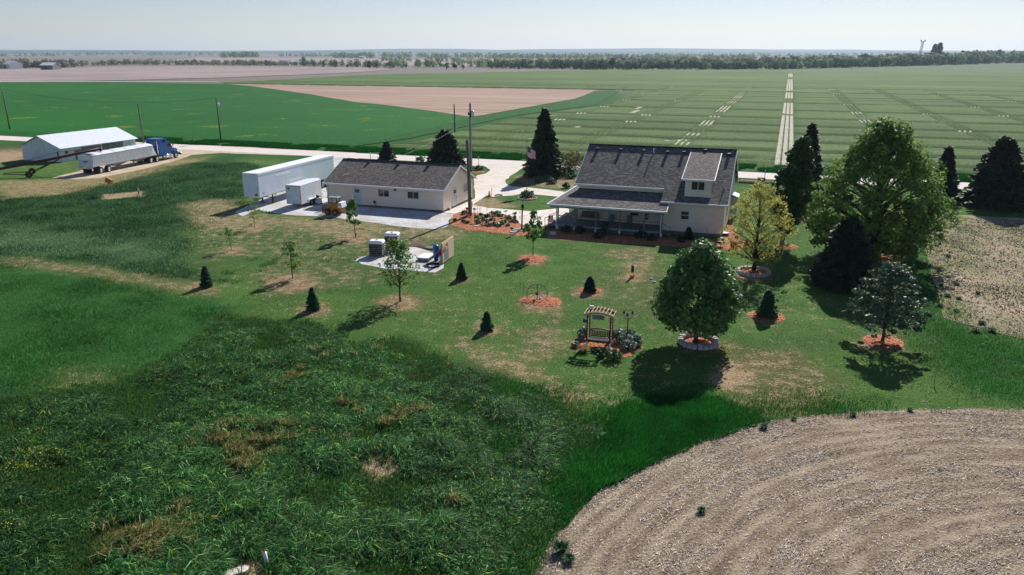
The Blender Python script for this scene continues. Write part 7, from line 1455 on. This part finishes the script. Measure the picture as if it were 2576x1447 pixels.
def tote(label, p, w_, d_, h_, rz):
    r = root('firewood_tote', p, rz, label, 'wood crate', GW_); g = random.Random(hash(label) % 999)
    mb = MB()
    for i in range(int(w_ / .13)):
        for j in range(int(h_ / .13)): mb.tube([(-w_ / 2 + .07 + i * .13 + g.uniform(-.02, .02), -d_ / 2 + g.uniform(0, .05), .16 + j * .13), (-w_ / 2 + .07 + i * .13, d_ / 2 - g.uniform(0, .05), .16 + j * .13)], g.uniform(.045, .065), 5)
    mb.build('logs', M['firewood'], r)
    mb = MB()
    for z in np.arange(.2, h_ + .1, .2):
        for s_ in (-1, 1): mb.tube([(s_ * w_ / 2, -d_ / 2, z), (s_ * w_ / 2, d_ / 2, z)], .014, 4); mb.tube([(-w_ / 2, s_ * d_ / 2, z), (w_ / 2, s_ * d_ / 2, z)], .012, 4)
    for s_ in (-1, 1):
        for y_ in np.linspace(-d_ / 2, d_ / 2, 4): mb.tube([(s_ * w_ / 2, y_, .1), (s_ * w_ / 2, y_, h_ + .1)], .014, 4)
    mb.build('cage', M['alu'], r); mb = MB(); mb.box(-w_ / 2, w_ / 2, -d_ / 2, d_ / 2, 0, .1); mb.build('pallet', M['oldwood'], r)
    return r, h_
def lid(label, p, rz, w_, d_, z):
    r = root('plastic_lid', (p.x, p.y, z), rz, label, 'cover', 'white tote lids'); mb = MB(); mb.bbox(-w_ / 2 - .04, w_ / 2 + .04, -d_ / 2 - .04, d_ / 2 + .04, 0, .27, .13); mb.build('shell', M['white'], r, bevel=.04); mb = MB(); mb.lathe([(.12, 0), (.12, .04)], (0, 0, .27), 12); mb.build('cap', M['red'], r)
p1 = at(*cq(300, 815)); p1.y += .4; tote('front tote of split firewood under a white lid', p1, 1.3, 1.0, 1.1, -.12); lid('white plastic lid on the front firewood tote', p1, -.12, 1.3, 1.0, 1.2)
p2 = at(*cq(700, 640)); p2.y += .3; tote('rear tote of split firewood, partly hidden by the young tree', p2, 1.3, 1.0, 1.25, -.12); lid('white plastic lid with red cap on the rear firewood tote', p2, -.12, 1.3, 1.0, 1.35)
r = root('scrap_heap', at(*cq(590, 740)), 0, 'jumble of white and blue scrap between the two totes', 'scrap pile')
for m_, nn in (('white', 16), ('tankblue', 6), ('firewood', 18)):
    mb = MB()
    for i in range(nn): x_, y_, z_ = random.uniform(-.4, .4), random.uniform(-.4, .5), random.uniform(.05, .95); a_ = Vector((random.uniform(-1, 1), random.uniform(-1, 1), random.uniform(-.7, .7))).normalized() * random.uniform(.12, .3); mb.tube([Vector((x_, y_, z_)) - a_, Vector((x_, y_, z_)) + a_], random.uniform(.03, .06), 5)
    mb.build({'white': 'pipe', 'tankblue': 'blue_strap', 'firewood': 'wood_piece'}[m_], M[m_], r)

# ------------------------------------------------------------------ things round the house corner
def pot(name, label, p, r0, r1, h_, m_, cat, lm=None):
    r = root(name, p, 0, label, cat); mb = MB(); mb.lathe([(r0, 0), (r1, h_), (r1 + .02, h_), (r1 - .03, h_ - .02), (r0 * .9, .05)], n=14); mb.build('pot' if lm else 'pail', M[m_], r, True)
    if lm: C_, A_, B_, v_ = clumps(np.array([(0, 0, h_ + .12), (.12, 0, h_ + .1), (-.1, .08, h_ + .14)]), np.full(3, .16), 50, .07, 8); quadmesh('flowers', LM[lm], C_, A_, B_, v_, r)
    else: mb = MB(); mb.tube([(r1 * math.cos(t), 0, h_ + .12 * math.sin(t)) for t in np.linspace(0, 3.14, 7)], .012, 4); mb.build('handle', M['darkgrey'], r)
    return r
LM['redflower'] = leafmat('red_flowers', (.6, .03, .015, 1), (.3, .03, .01, 1), .2)
pot('red_tub', 'bright red tub on the mulch right of the house corner', at(*ch(1600, 745)), .3, .42, .55, 'red', 'tub')
pot('red_flower_pot', 'red flowers in an orange pot beneath the yellow leaved tree', at(*ch(1815, 715)), .2, .3, .45, 'orange', 'flower pot', 'redflower')
r = root('oval_trough', at(*ch(1445, 520)), TH, 'grey oval tub with dark water against the house end', 'tub'); mb = MB(); mb.lathe([(.36, 0), (.42, .28), (.44, .3), (.38, .28)], n=16); mb.v = [(a, b_ * .7, c_) for a, b_, c_ in mb.v]; mb.build('tub', M['grey'], r, True); mb = MB(); mb.lathe([(.37, .22), (.37, .23)], n=16); mb.v = [(a, b_ * .7, c_) for a, b_, c_ in mb.v]; mb.build('water', M['glass'], r)
r = root('fire_pit', at(*ch(1370, 705)), .3, 'black wheeled fire bowl with domed mesh cover at the house corner', 'fire pit'); mb = MB(); mb.lathe([(.1, .2), (.38, .38), (.42, .45)], n=14); mb.build('bowl', M['black'], r, True)
mb = MB()
for t in np.linspace(0, 3.14, 7): mb.tube([(.42 * math.cos(t) * math.cos(q), .42 * math.sin(t) * math.cos(q), .45 + .42 * math.sin(q)) for q in np.linspace(0, 3.14, 9)], .012, 4)
mb.build('mesh_dome', M['black'], r); mb = MB(); mb.lathe([(.2, .82), (.1, .88), (.02, .9)], n=10); mb.build('lid_cap', M['tarp'], r)
for t in (0, 2.1, 4.2): mb = MB(); mb.tube([(.3 * math.cos(t), .3 * math.sin(t), .35), (.45 * math.cos(t), .45 * math.sin(t), 0)], .025, 5); mb.build('leg', M['black'], r)
r = root('garden_hoop', at(*ch(1760, 650)), .4, 'pale curved edging piece beside the red flowers', 'edging'); mb = MB(); mb.tube([(-.3, 0, .05), (0, .1, .1), (.3, .2, .08)], .04, 6); mb.build('strip', M['white'], r)
r = root('plant_stake', at(*ch(1128, 620)), 0, 'thin pale stake standing before the house wall', 'stake'); mb = MB(); mb.tube([(0, 0, 0), (0, 0, 1.35)], .018, 5); mb.build('rod', M['oldwood'], r); mb = MB(); mb.lathe([(.03, 0), (.01, .05)], (0, 0, 1.35), 6); mb.build('tip', M['oldwood'], r)
r = root('log_pile', at(*c5(215, 690)), TH, 'low row of pale logs and planks by the road beyond the house', 'log pile'); mb = MB()
for i in range(7): mb.tube([(-2.2 + i * .15, i * .12, .15 + .05 * (i % 3)), (1.6 + i * .2, .1 * i, .15 + .05 * (i % 3))], .12, 6)
mb.build('logs', M['woodpale'], r); mb = MB(); mb.bbox(.8, 1.9, .2, .9, .3, .8, .05); mb.build('crate', M['firewood'], r)
r = root('garden_figure', at(*c3(1172, 640)), 0, 'orange wagon shaped ornament under the yellow shrub', 'ornament'); mb = MB(); mb.bbox(-.55, .55, -.25, .25, .5, .8, .05); mb.build('box', M['orange'], r); 
for s_ in (-1, 1): mb = MB(); mb.tube([(s_ * .35, -.3, .3), (s_ * .35, .3, .3)], .28, 10); mb.build('wheel', M['rust'], r)
mb = MB(); mb.tube([(-.55, 0, .6), (-1.1, 0, .2)], .03, 5); mb.build('handle', M['rust'], r)
r = root('bent_reed', at(*c8(1860, 1070)), .2, 'single pale bent reed standing in the right lawn', 'dry stalk'); mb = MB(); mb.tube([(0, 0, 0), (.0, 0, .5), (.05, 0, .8), (.14, 0, 1.05)], [.02, .025, .025, .01], 5); mb.build('stalk', M['woodpale'], r)
for i, (p_, lb) in enumerate(((c8(1385, 690), 'small green plant on the red mulch under the layered tree, left'), (c8(1490, 695), 'tiny plant on the mulch right of the layered tree trunk'), (ch(1815, 1110), 'leafy hosta inside the stone ring, left side'), (ch(1990, 1160), 'pale leafy plant inside the stone ring at front'), (ch(2480, 705), 'small plant on bare mulch under the dark upright tree'))):
    bush(lb, at(*p_, .08), .25, .22, 'plant', 500 + i, 'small_plant', 'plant', None, 8, 24, .06)

# ------------------------------------------------------------------ haze: closed box of thin air round everything
mb = MB(); mb.box(-12900, 12900, -900, 12900, -1.6, 175); o = mb.build('haze', None, None) if False else None
me = bpy.data.meshes.new('haze'); me.from_pydata(mb.v, [], mb.f); hz = bpy.data.objects.new('haze', me); link(hz); hz['kind'] = 'stuff'
m = bpy.data.materials.new('haze_air'); m.use_nodes = True; t = m.node_tree; t.nodes.clear(); pv = t.nodes.new('ShaderNodeVolumePrincipled'); ou = t.nodes.new('ShaderNodeOutputMaterial')
pv.inputs['Color'].default_value = (.62, .80, .97, 1); pv.inputs['Density'].default_value = 7.5e-5; pv.inputs['Anisotropy'].default_value = .3
t.links.new(pv.outputs[0], ou.inputs['Volume']); me.materials.append(m)

# tag setting pieces
for o in list(sc.objects):
    if o.parent is None and o.type == 'MESH' and not o.get('category') and not o.get('kind'): print('UNTAGGED', o.name)
